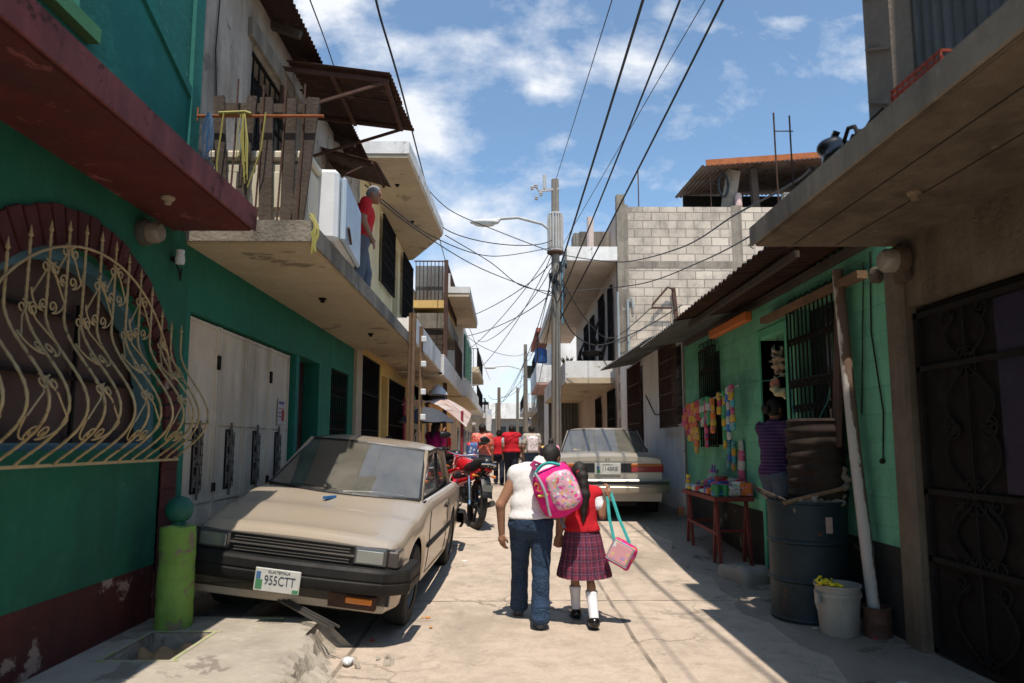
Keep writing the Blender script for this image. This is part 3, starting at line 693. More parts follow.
m = MB(); m.box(XL - .28, XL - .2, 7.92, 8.8, .1, 2.40)
for zz in (.3, .95, 1.6): 
    for yy in (8.0, 8.42): m.box(XL - .2, XL - .185, yy, yy + .3, zz, zz + .5)
m.build('house_door', pm('door_maroon', (.05, .012, .012), (.03, .01, .01), 3, .6), h)
m = grille_x(XL - .03, 9.42, 10.43, 1.22, 2.40, 8, .009, (0, .3, .7, 1), True); m.build('window_grille', IRON, h)
m = MB(); m.box(XL - .3, XL - .27, 9.4, 10.45, 1.2, 2.42); m.build('window_pane', GLASSD, h)
m = MB(); m.wall_x(2.86, .19, -2.75, -1.48, 0, 1) if False else None
m = MB(); m.prism([(-2.75, 2.865), (-1.485, 2.885), (-1.48, 3.05), (-2.75, 3.05)], 'y', 5.03, 10.9); m.build('balcony_slab', CREAM, h, bevel=.01)
m = MB(); m.box(-1.482, -1.462, 5.03, 10.9, 2.892, 3.052)
rs = random.Random(5)
m.box(-2.4, -1.462, 5.012, 5.03, 2.89, 3.052); m.build('slab_edge', CONC, h)
# upper storey
m = MB(); m.wall_x(XL, -.2, 5.085, 10.9, 3.05, 5.68, [(6.12, 7.25, 3.75, 5.15), (8.05, 8.75, 3.05, 4.95), (9.35, 10.2, 3.8, 4.95)]); m.build('upper_wall', PLASTER, h)
m = MB(); m.box(XL - .05, XL + .05, 7.3, 7.52, 3.05, 5.2); m.build('concrete_column', CONC, h); m = MB(); m.box(XL - .05, XL + .04, 8.8, 9.0, 3.05, 5.1); m.build('concrete_column', CONC, h); m = MB(); m.box(XL - .05, XL + .045, 6.0, 7.28, 5.16, 5.34); m.build('lintel', CONC, h)
m = grille_x(XL - .05, 6.14, 7.23, 3.77, 5.13, 7, .01, (0, .33, .66, 1), True); m.build('window_grille', IRON, h)
m = MB(); m.box(XL - .26, XL - .22, 6, 10.4, 3.06, 5.3); m.build('upper_shade_sheet', DARK, h)  # dark of the upper rooms, put in as a black sheet
m = MB(); m.box(-6, XL - .31, 5.1, 10.85, 0, 5.5); m.build('unseen_house_mass', PLASTER, h)
m = MB(); corr(m, (-3.2, 5.2, 6.0), (-3.2, 10.2, 6.0), (-2.05, 5.2, 5.62), (-2.05, 10.2, 5.62)); corr(m, (-6, 5.2, 6.6), (-6, 10.2, 6.6), (-3.1, 5.2, 5.98), (-3.1, 10.2, 5.98)); m.build('roof', ZINCD, h)
for y in (5.3, 6.6, 7.9, 9.2): m = MB(); m.beam((-3.0, y, 5.84), (-2.1, y, 5.54), .06, .08); m.build('rafter', WOOD, h)
m = MB(); m.tube([(XL + .012, 5.3, 5.6), (XL + .012, 5.36, 5.1), (XL + .014, 5.32, 4.6), (XL + .012, 5.4, 4.1), (XL + .012, 5.38, 3.7)], .006, 5); m.build('wall_wire', IRON, h)
o = fixture(-1.9, 7.0, 2.875).build('ceiling_lamp_socket', IRON, smooth=True); tag(o, 'first dark lamp socket under the cream balcony slab, the one nearer the camera', 'lamp socket')
o = fixture(-1.85, 9.3, 2.878).build('ceiling_lamp_socket', IRON, smooth=True); tag(o, 'dark lamp socket under the far end of the cream balcony slab', 'lamp socket')
# awnings
t = thing('awning', 'large rusty corrugated awning on iron brackets above the balcony', 'awning', (-2.4, 7.5, 5.3))
m = MB(); corr(m, (-2.32, 6.85, 5.42), (-2.30, 7.5, 5.40), (-1.22, 6.85, 5.28), (-1.18, 7.5, 5.26)); corr(m, (-2.35, 7.42, 5.40), (-2.3, 8.12, 5.40), (-1.2, 7.42, 5.25), (-1.13, 8.12, 5.245)); m.build('sheet', ZINCD, t)
m = MB()
for y in (6.92, 8.02):
    m.beam((-2.4, y, 5.36), (-1.25, y, 5.22), .03, .04); m.beam((-2.38, y, 4.85), (-1.3, y, 5.2), .025, .03); m.beam((-2.38, y, 4.8), (-2.38, y, 5.38), .03, .03)
m.beam((-1.28, 6.9, 5.215), (-1.28, 8.05, 5.215), .04, .04); m.beam((-1.85, 6.9, 5.28), (-1.85, 8.05, 5.28), .04, .04); m.build('bracket', RUSTI, t)
t = thing('awning', 'small rusty corrugated awning behind the man on the balcony', 'awning', (-2.4, 8.7, 5.0))
m = MB(); corr(m, (-2.4, 8.5, 5.2), (-2.4, 9.4, 5.2), (-1.66, 8.5, 5.0), (-1.62, 9.4, 5.0)); m.build('sheet', ZINC, t)
m = MB(); m.beam((-2.38, 8.55, 5.16), (-1.7, 8.55, 4.98), .03, .03); m.beam((-2.38, 8.55, 4.7), (-1.8, 8.55, 4.98), .02, .02); m.beam((-1.72, 8.5, 4.985), (-1.72, 9.35, 4.985), .03, .03); m.build('bracket', RUSTI, t)
# board fence at the end of the balcony
t = thing('board_fence', 'makeshift fence of weathered boards at the near end of the balcony', 'fence', (-1.9, 5.08, 3.05))
for (xb, xt, w_, zt) in ((-2.17, -2.24, .085, 4.08), (-2.05, -1.98, .075, 4.08), (-1.84, -1.87, .10, 4.07), (-1.68, -1.68, .095, 4.06), (-1.60, -1.50, .10, 4.07)):
    m = MB(); m.beam((xb, 5.1, 3.052), (xt, 5.1, zt), w_, .025, (0, 1, 0)); m.build('board', WOOD, t, bevel=.003)
m = MB(); m.beam((-2.28, 5.13, 4.0), (-1.46, 5.13, 3.99), .03, .07); m.build('rail', WOOD, t)
m = MB()
for x, z in ((-1.9, 4.15), (-1.73, 4.2), (-1.58, 4.16), (-2.1, 4.2)): m.tube([(x - .01, 5.06, 3.06), (x + .01, 5.07, 3.7), (x + .02, 5.06, z)], .008, 6)
m.build('rebar', RUSTI, t)
m = MB(); m.tube([(-2.38, 5.03, 3.88), (-1.4, 5.03, 3.885)], .012, 8); m.tube([(-2.37, 5.03, 3.84), (-2.37, 5.03, 3.95)], .008, 6); m.build('rusty_bar', RUSTO, t)
YR = colr('rope_yellow', (.34, .31, .08)); BR = colr('rope_blue', (.02, .08, .18))
def loops(name, mat, x, z, n, L, spread, lab, seed):
    rs = random.Random(seed); m = MB()
    for k in range(n):
        dx = (rs.random() - .5) * spread; l = L * (.6 + .4 * rs.random())
        m.tube([(x + dx * .3, 5.015, z), (x + dx, 5.0, z - l * .5), (x + dx * 1.3 + .01, 5.005, z - l), (x + dx * 1.3 + .03, 5.0, z - l * .95), (x + dx + .03, 5.0, z - l * .4), (x + .02, 5.015, z)], .0042, 5)
    return tag(m.build(name, mat, smooth=True), lab, 'rope')
loops('rope', BR, -2.28, 3.9, 5, .42, .07, 'blue rope hanging from the rusty bar beside the grey plaster wall', 1)
loops('rope', YR, -2.02, 3.9, 4, .58, .06, 'yellow rope looped over the middle of the rusty bar', 2)
m = MB(); m.tube([(-2.2, 5.02, 3.9), (-2.1, 5.012, 3.9), (-2.0, 5.02, 3.91), (-1.95, 5.01, 3.89)], .014, 6); m.tube([(-1.84, 5.01, 3.9), (-1.86, 5.0, 3.6), (-1.95, 5.0, 3.3)], .006, 5); m.tube([(-2.16, 5.01, 3.9), (-2.19, 5.0, 3.5), (-2.17, 5.0, 3.1)], .006, 5)
tag(m.build('rope', YR, smooth=True), 'thin yellow cord wound along the rusty bar with loose ends', 'rope')
rs = random.Random(4); m = MB()
for k in range(9): m.tube([(-1.49 + .05 * rs.random(), 5.02, 3.08 + .03 * rs.random()), (-1.44 + .04 * rs.random(), 5.0, 3.0), (-1.46 + .07 * rs.random(), 4.99, 2.92 + .03 * rs.random()), (-1.45 + .03 * rs.random(), 5.0, 2.78 + .1 * rs.random())], .007, 5)
tag(m.build('rope', YR, smooth=True), 'tangled yellow rope knotted round the corner of the concrete slab', 'rope')
# things on the balcony
t = thing('plastic_chest', 'cream plastic water chest behind the board fence on the balcony', 'chest', (-1.95, 5.5, 3.05))
m = MB(); m.cbox(-2.33, -1.56, 5.2, 5.75, 3.052, 3.60, .04); m.build('body', CREAMP, t, smooth=True, angle=25)
m = MB(); m.cbox(-2.35, -1.54, 5.18, 5.77, 3.6, 3.68, .02); m.cbox(-2.25, -1.66, 5.17, 5.19, 3.2, 3.5, .01); m.build('lid', CREAMP, t)
t = thing('blue_bundle', 'blue cloth bundle lying on top of the cream chest', 'bundle', (-2.1, 5.5, 3.68), local=False)
g = wobble(ellip((-2.1, 5.5, 3.72), (.12, .15, .06)), .012, 30, 8); m = MB(); imp(m, g, .015); m.build('cloth', colr('cloth_blue', (.03, .09, .35)), t, smooth=True)
t = thing('fridge', 'old white fridge lying beside the man on the balcony edge', 'fridge', (-1.4, 5.9, 3.05))
Mf = Matrix.Translation((-1.60, 5.95, 3.06)) @ Matrix.Rotation(R(4), 4, 'Z')
m = MB(); m.cbox(-.50, .17, -.42, .60, 0, .62, .035, Mf); m.build('cabinet', WHITEP, t, smooth=True, angle=25)
m = MB(); m.cbox(.175, .22, -.33, .59, .02, .585, .02, Mf); m.build('door', pm('fridge_door_blue', (.50, .60, .68), (.45, .54, .62), 2, .35, bump=.03), t, smooth=True, angle=25)
m = MB(); m.beam(Mf @ Vector((.235, -.25, .16)), Mf @ Vector((.235, -.1, .06)), .02, .02); m.build('handle', RUSTI, t)
# leaning pallet slats under car: metal strips
# ---- yellow house
h = thing('yellow_house', 'pale yellow two-storey house with black window grilles beyond the man on the balcony', 'house', (-2.4, 13, 0))
m = MB(); m.wall_x(XL, -.25, 10.9, 17.5, .1, 3.05, [(11.25, 13.1, .2, 2.88), (13.25, 13.95, .2, 2.7), (14.1, 16.5, .2, 2.72)]); m.build('wall', YELLOW, h)
m = MB(); m.wall_x(XL, -.25, 10.905, 17.5, 3.05, 5.9, [(12.7, 14.1, 4.45, 5.72), (14.3, 15.0, 3.1, 5.6), (15.3, 16.9, 4.3, 5.7)]); m.build('upper_wall', PALEY, h)
m = MB(); m.box(XL - .02, XL + .05, 10.79, 11.22, .1, 2.98); m.build('pilaster', pm('cream_pilaster', (.62, .52, .36), None, 2, .85), h)
m = grille_x(XL - .03, 11.27, 13.08, .35, 2.86, 15, .012, (0, .25, .5, .75, 1), True); m.build('window_grille', IRON, h)
m = grille_x(XL - .03, 14.12, 16.48, .35, 2.7, 18, .012, (0, .3, .6, .85, 1), False); m.build('window_grille', IRON, h)
m = MB(); m.box(XL - .2, XL - .17, 13.25, 13.95, .2, 2.7); m.build('house_door', colr('door_pale', (.55, .53, .48)), h)
m = MB(); m.box(XL - .2, XL - .17, 14.3, 15.0, 3.1, 5.6); m.build('balcony_door', colr('door_pale', (.55, .53, .48)), h)
m = grille_x(XL + .07, 12.7, 14.1, 4.42, 5.74, 12, .014, (0, .3, .6, 1), True); m.build('upper_window_grille', IRON, h)
m = grille_x(XL + .07, 15.3, 16.9, 4.25, 5.72, 12, .014, (0, .3, .6, 1), True); m.build('upper_window_grille', IRON, h)
m = MB(); m.box(XL - .28, XL - .26, 11, 17.4, .2, 5.7); m.build('interior', DARK, h)  # black sheet gives the unlit rooms their shade by colour
m = MB(); m.box(-6, XL - .29, 10.92, 17.4, .1, 5.85); m.build('unseen_house_mass', PALEY, h)
m = MB(); m.prism([(-2.7, 10.45), (-1.55, 10.45), (-1.38, 14.6), (-2.3, 16.6), (-2.7, 16.6)], 'z', 5.9, 5.96); m.build('roof_soffit', pm('roof_soffit_tan', (.60, .50, .36), (.5, .41, .29), 1.5, .9, spot=(.34, .28, .2), st=.64, sp=2), h)
m = MB(); m.prism([(-2.72, 10.43), (-1.53, 10.43), (-1.36, 14.62), (-2.3, 16.62), (-2.72, 16.62)], 'z', 5.96, 6.16); m.build('roof_slab', WHITES, h)
for yy in (11.6, 13.6):
    o = fixture(-1.9, yy, 5.9).build('ceiling_lamp_socket', IRON, smooth=True); tag(o, 'lamp socket under the yellow house roof slab, %s' % ('near the awning' if yy < 12 else 'towards its far corner'), 'lamp socket')
m = MB(); m.box(-2.4, -1.47, 10.92, 15.3, 2.98, 3.06); m.build('balcony_slab', CREAM, h)
m = MB(); m.box(-1.6, -1.45, 10.93, 15.3, 3.0, 3.42); m.box(-2.38, -1.6, 10.93, 11.05, 3.05, 3.40); m.build('balcony_parapet', WHITES, h, bevel=.01)
# ---- plank balcony house
h = thing('plank_balcony_house', 'unfinished concrete and plank balcony house beyond the yellow house', 'house', (-2.4, 19, 0))
m = MB(); m.box(-6, XL, 17.5, 22, .1, 5.4); m.build('wall', PLASTER, h)
m = MB(); m.box(-2.4, -1.6, 17.6, 21.8, 4.9, 5.1); m.build('upper_slab', YELLOW, h)
m = MB(); m.box(-2.4, -1.5, 17.55, 21.8, 4.35, 4.75); m.build('slab', CONC, h)
m = MB(); 
for k in range(9): m.box(-2.38, -1.62 - .02 * (k % 2), 17.62, 17.66, 3.15 + .13 * k, 3.27 + .13 * k)
m.build('planks', WOOD, h)
m = grille_x(-1.56, 17.7, 21.6, 5.1, 6.2, 16, .012, (0, 1)); 
for k in range(9): m.tube([(-2.35 + .1 * k, 17.62, 5.1), (-2.35 + .1 * k, 17.62, 6.15)], .012, 5)
m.beam((-2.4, 17.62, 6.15), (-1.5, 17.62, 6.15), .03, .03); m.build('railing', RUSTI, h)
m = MB(); m.wall_x(17.9, .1, -2.4, -1.65, 5.1, 6.1, (), 'y'); m.build('sheet_screen', ZINCG, h)
m = MB(); m.box(-1.58, -1.48, 17.3, 17.4, .3, 6.1); m.build('column', RUSTI, h)
m = MB(); m.box(-2.4, -.98, 18.3, 23.5, 5.35, 5.45); m.build('roof_soffit', pm('roof_soffit_tan', (.60, .50, .36)), h)
m = MB(); m.box(-2.42, -.96, 18.28, 23.5, 5.45, 5.62); m.box(-1.9, -1.5, 18.3, 18.35, 5.62, 6.0); m.build('roof_slab', WHITES, h)
# ---- white balcony row
h = thing('white_balcony_house', 'long white concrete balconies low over the left pavement past the wooden post', 'house', (-2.4, 22, 0))
m = MB(); m.wall_x(XL, -.25, 17.5, 30, .1, 3.0, [(17.9, 19.2, .3, 2.5), (20, 21, .3, 2.5), (23, 24.5, .3, 2.5)]); m.build('wall', pm('ochre_shop', (.70, .40, .12), (.6, .32, .1), 1.5, .85), h)
m = MB(); m.box(-2.4, -1.42, 15.35, 22, 2.9, 2.97); m.box(-2.4, -1.25, 22.05, 31, 2.85, 2.93); m.build('soffit', CREAM, h)
m = MB(); m.box(-1.5, -1.38, 15.35, 22, 2.92, 3.38); m.box(-1.32, -1.2, 22.02, 31, 2.9, 3.42); m.box(-2.4, -1.32, 22.02, 22.12, 2.9, 3.4); m.build('parapet', WHITES, h)
m = grille_x(-1.4, 19, 22, 3.4, 4.25, 16, .013, (0, 1)); m.build('railing', RUSTI, h)
m = MB(); m.box(-2.4, -1.45, 23.0, 30, 3.4, 5.5); m.build('upper_room', WHITEW, h)
for k, y in enumerate((23.7, 25.4, 27.1)):
    m = MB(); m.box(-1.46, -1.40, y, y + .9, 3.7, 5.2)
    for q in range(9): m.box(-1.42, -1.385, y + .04, y + .86, 3.76 + .16 * q, 3.83 + .16 * q)
    m.build('shutter', colr('shutter_green', (.04, .16, .10)), h)
m = MB()
for k, (a, c_) in enumerate((((17.3, 17.85), (.04, .25, .10)), ((19.3, 19.9), (.75, .5, .06)), ((21.2, 22.6), (.72, .35, .14)))): m = MB(); m.box(XL, XL + .06, a[0], a[1], .3, 2.6); m.build('painted_pillar', colr('pillar_%d' % k, c_), h)
m = MB(); m.box(XL - .26, XL - .25, 17.6, 29, .3, 2.6); m.build('interior', DARK, h)  # shade inside the shops painted as one black sheet
# ---- houses further down on the left
def far_house(name, lab, x0, x1, y0, y1, z, mat, sl_, out, rail=True, side=-1, wins=3, zs=3.1):
    h = thing(name, lab, 'house', ((x0 + x1) / 2, y0, 0))
    xf = x1 if side < 0 else x0
    m = MB(); m.box(x0, x1, y0, y1, .1, z); m.build('wall', mat, h)
    for k, zz in enumerate(sl_):
        xo = xf - side * out
        m = MB(); m.box(min(xf, xo), max(xf, xo), y0 + .1, y1 - .1, zz, zz + .25); m.build('balcony_slab', WHITES if k % 2 == 0 else CREAM, h)
        if rail:
            m = grille_x(xo + side * .06, y0 + .15, y1 - .15, zz + .25, zz + 1.1, 14, .014, (0, 1))
            for q in range(6): m.tube([(xf + (xo - xf) * (q + .5) / 6, y0 + .14, zz + .25), (xf + (xo - xf) * (q + .5) / 6, y0 + .14, zz + 1.1)], .014, 5)
            m.beam((xf, y0 + .14, zz + 1.1), (xo, y0 + .14, zz + 1.1), .03, .03); m.build('railing', IRON, h)
    for k in range(wins):
        yy = y0 + (y1 - y0) * (k + .25) / wins
        for zz in (.6, 3.7):
            if zz + 1.3 > z: continue
            m = MB(); m.box(xf - .02, xf + .02, yy, yy + (y1 - y0) / wins * .5, zz, zz + 1.5); m.build('window', GLASSD, h)
    return h
far_house('orange_house', 'narrow house with concrete balcony far down on the left', -6, -2.2, 31, 38, 5.6, pm('far_tan', (.5, .36, .24)), (2.9, 4.6), 1.0)
far_house('white_house', 'white house with stacked balconies at the far left end of the street', -6, -2.3, 38.5, 48, 5.2, WHITEW, (2.8,), 1.2)
far_house('grey_house', 'low grey concrete house at the far left end of the street', -7, -2.6, 49, 62, 4.2, CONC, (2.7,), 1.1)
h = thing('end_house', 'long low white building closing the end of the street', 'building', (1, 80, 0))
m = MB(); m.box(-6, 12, 80, 86, .2, 4.2); m.build('wall', pm('far_grey', (.22, .21, .2)), h)
m = MB(); m.box(-6.2, 12.2, 79.2, 86, 4.2, 6.0); m.build('white_parapet', WHITES, h)
for k in range(8): m = MB(); m.box(-5 + k * 2, -3.9 + k * 2, 79.96, 80.02, 1.5, 3.3); m.build('window', GLASSD, h)
m = MB(); m.box(-4.6, -1.6, 60, 62, 3.1, 4.4); tag(m.build('green_awning', colr('awning_mint', (.25, .5, .4))), 'pale green awning above the heads at the far end of the street', 'awning')
# ================================================================== RIGHT SIDE
# ---- raw concrete house with the dark iron gate
h = thing('concrete_house', 'raw brown concrete house with a dark iron gate at the right edge', 'house', (XR, 2, 0))
m = MB(); m.wall_x(XR, .3, -3, 4.60, -.1, 2.76, [(.9, 4.55, .02, 2.30)]); m.build('wall', CONCD, h)
m = MB(); m.cbox(XR - .035, XR + .3, 4.555, 4.77, -.1, 2.75, .02); m.build('pillar', CONCD, h)
m = MB(); m.prism([(3.4, 2.752), (1.76, 2.752), (1.74, 2.885), (3.4, 2.885)], 'y', -3, 4.66); m.build('slab', CONCD, h, bevel=.008)
m = MB(); m.box(1.725, 1.742, -3, 4.672, 2.757, 2.89)
rs = random.Random(15)
m.build('slab_edge', CONC, h)
m = MB()
for x in (2.0, 2.3): m.box(x, x + .006, -3, 4.6, 2.748, 2.753)
m.build('formwork_seam', DARK, h)
m = MB(); m.box(1.98, 2.24, 3.28, 3.52, 2.886, 8); 
for k in range(14): m.beam((1.972, 3.285, 3.1 + .3 * k), (1.972, 3.5, 3.22 + .3 * k), .01, .012)
m.build('column', pm('column_concrete', (.30, .25, .20), (.22, .18, .15), 3, .95, bump=.6), h)
m = MB(); corr(m, (2.1, 3.27, 2.9), (2.1, 2.3, 2.9), (2.1, 3.27, 8), (2.1, 2.3, 8), .076, .012); m.build('zinc_wall', ZINCG, h)
m = MB(); corr(m, (2.14, 2.35, 2.9), (2.14, .5, 2.9), (2.14, 2.35, 8), (2.14, .5, 8), .076, .012); m.build('zinc_wall', ZINCD, h)
m = MB(); m.box(3.05, 7, -3, 4.4, 0, 2.75); m.box(2.3, 6, -3, 3.2, 2.9, 6.5); m.build('unseen_house_mass', CONCD, h)
# gate
g_ = MB(); xg = XR + .05; g_.box(xg, xg + .02, .92, 4.53, .05, 2.28)
g_ = g_.build('gate', pm('gate_black', (.008, .007, .007), (.014, .010, .009), 3, .8, bump=.15, spec=.15), h)
m = MB()
for y in (.92, 2.75, 4.49): m.box(xg - .03, xg, y, y + .04, .05, 2.25)
for z in (.05, .62, 1.05, 1.85, 2.21): m.box(xg - .03, xg, .92, 4.53, z, z + .035)
for y in [3.0 + .1 * k for k in range(0)]: pass
m.build('gate_frame', IRON, g_)
m = MB()
def scroll(y, z, s_, sd, sg):
    P = []
    for q in range(26):
        a = q / 25; P.append((xg - .018, y + sd * s_ * .55 * math.sin(PI * a * .9), z + sg * s_ * (a * 1.1)))
    m.tube(P, .009, 5)
    for c, st in ((P[0], 0), (P[-1], PI)):
        m.tube([(xg - .018, c[1] + sd * (.07 * (1 - q / 22)) * math.cos(st + q * .5) - sd * .07 * math.cos(st), c[2] + .07 * (1 - q / 22) * math.sin(st + q * .5)) for q in range(20)], .007, 5)
for yc in (4.05, 3.2, 2.2, 1.3):
    for zc, sg, s_ in ((.66, 1, .34), (1.0, -1, .3), (1.1, 1, .36), (1.82, -1, .32), (.1, 1, .4), (1.9, 1, .25)):
        for sd in (-1, 1): scroll(yc + sd * .04, zc, s_, sd, sg)
    m.tube([(xg - .018, yc, .06), (xg - .018, yc, 2.2)], .009, 5)
m.build('gate_scrolls', IRON, g_)
m = MB(); m.box(xg - .008, xg - .002, 3.55, 3.8, 1.1, 2.2); m.box(xg - .008, xg - .002, 3.0, 3.45, 1.9, 2.2); m.build('purple_panel', colr('panel_purple', (.014, .009, .035)), g_)
t = thing('electric_meter', 'round electric meter high on the brown concrete pillar beside the gate', 'electric meter', (XR, 4.55, 2.55))
m = MB(); m.lathe([(.10, 0), (.105, -.03), (.1, -.06), (.08, -.065)], (XR - .035, 4.5, 2.61), 20, My); m.box(XR - .07, XR - .03, 4.44, 4.56, 2.46, 2.55); m.build('meter_base', pm('meter_brown', (.12, .085, .06), None, 4, .6), t, smooth=True)
m = MB(); m.lathe([(.08, -.06), (.08, -.13), (.06, -.155), (.01, -.16)], (XR - .035, 4.5, 2.61), 20, My); m.build('meter_dome', pm('meter_glass2', (.36, .32, .27), (.26, .22, .19), 3, .25, bump=0), t, smooth=True)
t = thing('junction_box', 'round junction box on the corner between mint wall and concrete pillar', 'junction box', (XR, 4.85, 2.6))
m = MB(); m.lathe([(.06, 0), (.06, -.05), (.04, -.06), (.005, -.06)], (XR, 4.86, 2.6), 16, My); m.build('cap', CONCD, t, smooth=True)
m = MB(); m.tube([(XR - .012, 4.95, 2.8), (XR - .012, 5.0, 2.2), (XR - .012, 4.9, 1.6), (XR - .014, 4.94, 1.25)], .006, 5); m.tube([(XR - .012, 5.05, 2.75), (XR - .02, 5.12, 2.1), (XR - .012, 5.2, 1.6)], .005, 5); m.ell((XR - .02, 4.94, 1.25), .02); m.build('wire', IRON, t)
o = fixture(2.25, 3.6, 2.75).build('ceiling_lamp_socket', colr('socket_brown', (.25, .19, .12)), smooth=True); tag(o, 'round lamp socket under the concrete slab at the right', 'lamp socket')
# on the slab
t = thing('brick_red_crate', 'brick red plastic crate lying on the concrete slab by the grey corrugated wall', 'crate', (1.86, 2.83, 2.89))
m = MB(); Mc = Matrix.Translation((1.86, 2.80, 2.888)) @ Matrix.Rotation(R(2), 4, 'Z') @ Matrix.Diagonal((.8, .66, .7, 1))
for z in (0, .045, .09, .135): 
    for (a, b, c, d) in ((-.1, .1, -.26, -.245), (-.1, .1, .245, .26), (-.1, -.085, -.26, .26), (.085, .1, -.26, .26)): m.box(a, b, c, d, z, z + .014, Mc)
for k in range(9): m.box(-.1, -.09, -.26 + .064 * k, -.25 + .064 * k, 0, .145, Mc); m.box(.09, .1, -.26 + .064 * k, -.25 + .064 * k, 0, .145, Mc)
m.box(-.1, .1, -.26, .26, 0, .008, Mc); m.build('lattice', colr('crate_red', (.34, .06, .03)), t)
g = wobble(ellip((1.83, 3.62, 2.98), (.07, .095, .105)), .01, 34, 4); m = MB(); imp(m, g, .010)
m.tube([(1.83, 3.62, 3.07), (1.84, 3.6, 3.1)], .02, 6)
tag(m.build('rubbish_bag', flat('black_bag', (.008, .008, .01), .22), smooth=True), 'knotted black plastic bag on the edge of the concrete slab', 'bag')
g = wobble(ellip((1.84, 2.78, 2.9), (.05, .10, .035)), .008, 60, 4); m = MB(); imp(m, g, .01); tag(m.build('concrete_lump', CONC), 'lump of broken concrete in front of the brick red crate', 'rubble')
m = MB(); m.tube([(1.8, 3.3, 2.93), (1.82, 3.38, 3.02), (1.83, 3.46, 3.05), (1.84, 3.55, 2.99)], .012, 6); m.tube([(1.8, 3.35, 2.92), (1.83, 3.42, 2.99), (1.85, 3.52, 2.95)], .01, 6); m.tube([(1.95, 3.2, 2.92), (1.88, 3.22, 3.04), (1.85, 3.27, 3.0), (1.82, 3.3, 2.94)], .012, 6); m.ell((1.83, 3.35, 2.97), (.025, .03, .02))
tag(m.build('cable_coil', IRON, smooth=True), 'black cables bunched on the slab between the bag and the column', 'cable')
m = MB()
for x, y in ((1.84, 4.42), (1.93, 4.38)): m.tube([(x, y, 2.88), (x + .0, y + .02, 3.35), (x - .01, y, 3.62 if x < 1.9 else 3.58)], .006, 6)
m.tube([(1.83, 4.4, 3.48), (1.95, 4.4, 3.48)], .004, 5); m.tube([(1.76, 4.66, 2.8), (1.73, 4.72, 2.78), (1.76, 4.7, 2.75)], .004, 5)
tag(m.build('rebar', RUSTI), 'pair of rusty reinforcing bars sticking up from the slab tip', 'reinforcing bars')
# ---- mint green shop house
h = thing('mint_house', 'mint green painted block house with a small shop window and open doorway', 'house', (XR, 7.5, 0))
m = MB(); m.wall_x(XR, .25, 4.76, 10.32, .66, 2.99, [(5.42, 6.32, 1.30, 2.62), (6.55, 7.22, .66, 2.47), (8.62, 9.32, 1.36, 2.62)]); m.build('wall', MINT, h)
m = MB(); m.wall_x(XR - .004, .25, 4.76, 10.32, -.1, .66, [(6.55, 7.22, .12, .66)]); m.build('dado', BLACKD, h)
m = MB(); m.box(XR + .245, 7.5, 4.76, 10.3, -.1, .12); m.build('room_floor', CONCD, h)
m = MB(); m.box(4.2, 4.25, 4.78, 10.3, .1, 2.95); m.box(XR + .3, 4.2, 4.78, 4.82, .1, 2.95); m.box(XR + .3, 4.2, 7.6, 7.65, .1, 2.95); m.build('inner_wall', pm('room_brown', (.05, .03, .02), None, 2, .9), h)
m = MB(); m.box(XR, 7.5, 4.76, 10.32, 2.99, 3.1); m.build('roof', CONCD, h)
m = MB(); m.box(XR + .14, XR + .16, 5.42, 6.32, 1.3, 2.62); m.build('window_pane', GLASSD, h)
m = MB(); m.box(XR + .11, XR + .14, 5.75, 5.86, 1.32, 2.4); m.build('window_mullion', colr('bright_green', (.02, .36, .06)), h)
m = grille_x(XR - .07, 5.38, 6.36, 1.28, 2.62, 12, .009, (0, .5, 1), True); 
for z in (1.3, 2.6):
    for y in (5.4, 6.34): m.tube([(XR - .07, y, z), (XR + .01, y, z)], .008, 5)
for q in range(8): m.tube([(XR - .075, 5.42 + .12 * q + .05 * math.cos(a * .7), 2.66 + .05 * math.sin(a * .7)) for a in range(9)], .006, 5)
m.build('window_grille', IRON, h)
m = grille_x(XR - .06, 8.62, 9.34, 1.34, 2.62, 8, .010, (0, .08, .5, .92, 1), True)
for q in range(6): m.tube([(XR - .065, 8.66 + .12 * q + .05 * math.cos(a * .7), 2.68 + .05 * math.sin(a * .7)) for a in range(9)], .006, 5)
m.build('window_grille', IRON, h)
m = MB(); m.box(XR + .14, XR + .16, 8.62, 9.32, 1.36, 2.62); m.build('window_pane', GLASSD, h)
m = MB(); m.box(XR - .02, XR + .25, 6.49, 6.56, .1, 2.5); m.box(XR - .02, XR + .25, 7.22, 7.29, .1, 2.5); m.box(XR - .02, XR + .25, 6.49, 7.29, 2.5, 2.57); m.build('door_frame', pm('mint_trim', (.12, .48, .28), (.1, .4, .24), 3, .8), h)
# awning sheets
t = thing('awning', 'long rusty corrugated awning over the mint green shop front', 'awning', (2.4, 7.5, 2.9))
m = MB()
for (a, b, z0, z1) in ((5.0, 6.0, 2.90, 2.89), (5.85, 7.1, 2.88, 2.87), (6.95, 8.0, 2.865, 2.855)): corr(m, (1.98 + .03 * (b % .7), a, z0 - .03), (1.99, b, z1 - .03), (2.95, a, z0 + .09), (2.95, b, z1 + .09), .12, .014)
m.build('rusty_sheet', ZINCD, t)
m = MB(); corr(m, (1.99, 7.85, 2.80), (2.0, 10.05, 2.79), (2.95, 7.85, 2.95), (2.95, 10.05, 2.94), .12, .014); m.build('grey_sheet', ZINCG, t)
m = MB(); m.beam((2.68, 4.9, 2.86), (2.68, 10.0, 2.84), .06, .06); m.beam((2.2, 5.0, 2.8), (2.2, 8, 2.78), .04, .05); m.build('batten', WOOD, t)
t = thing('awning', 'grey corrugated awning over the white house behind the parked silver car', 'awning', (2.4, 12, 2.9))
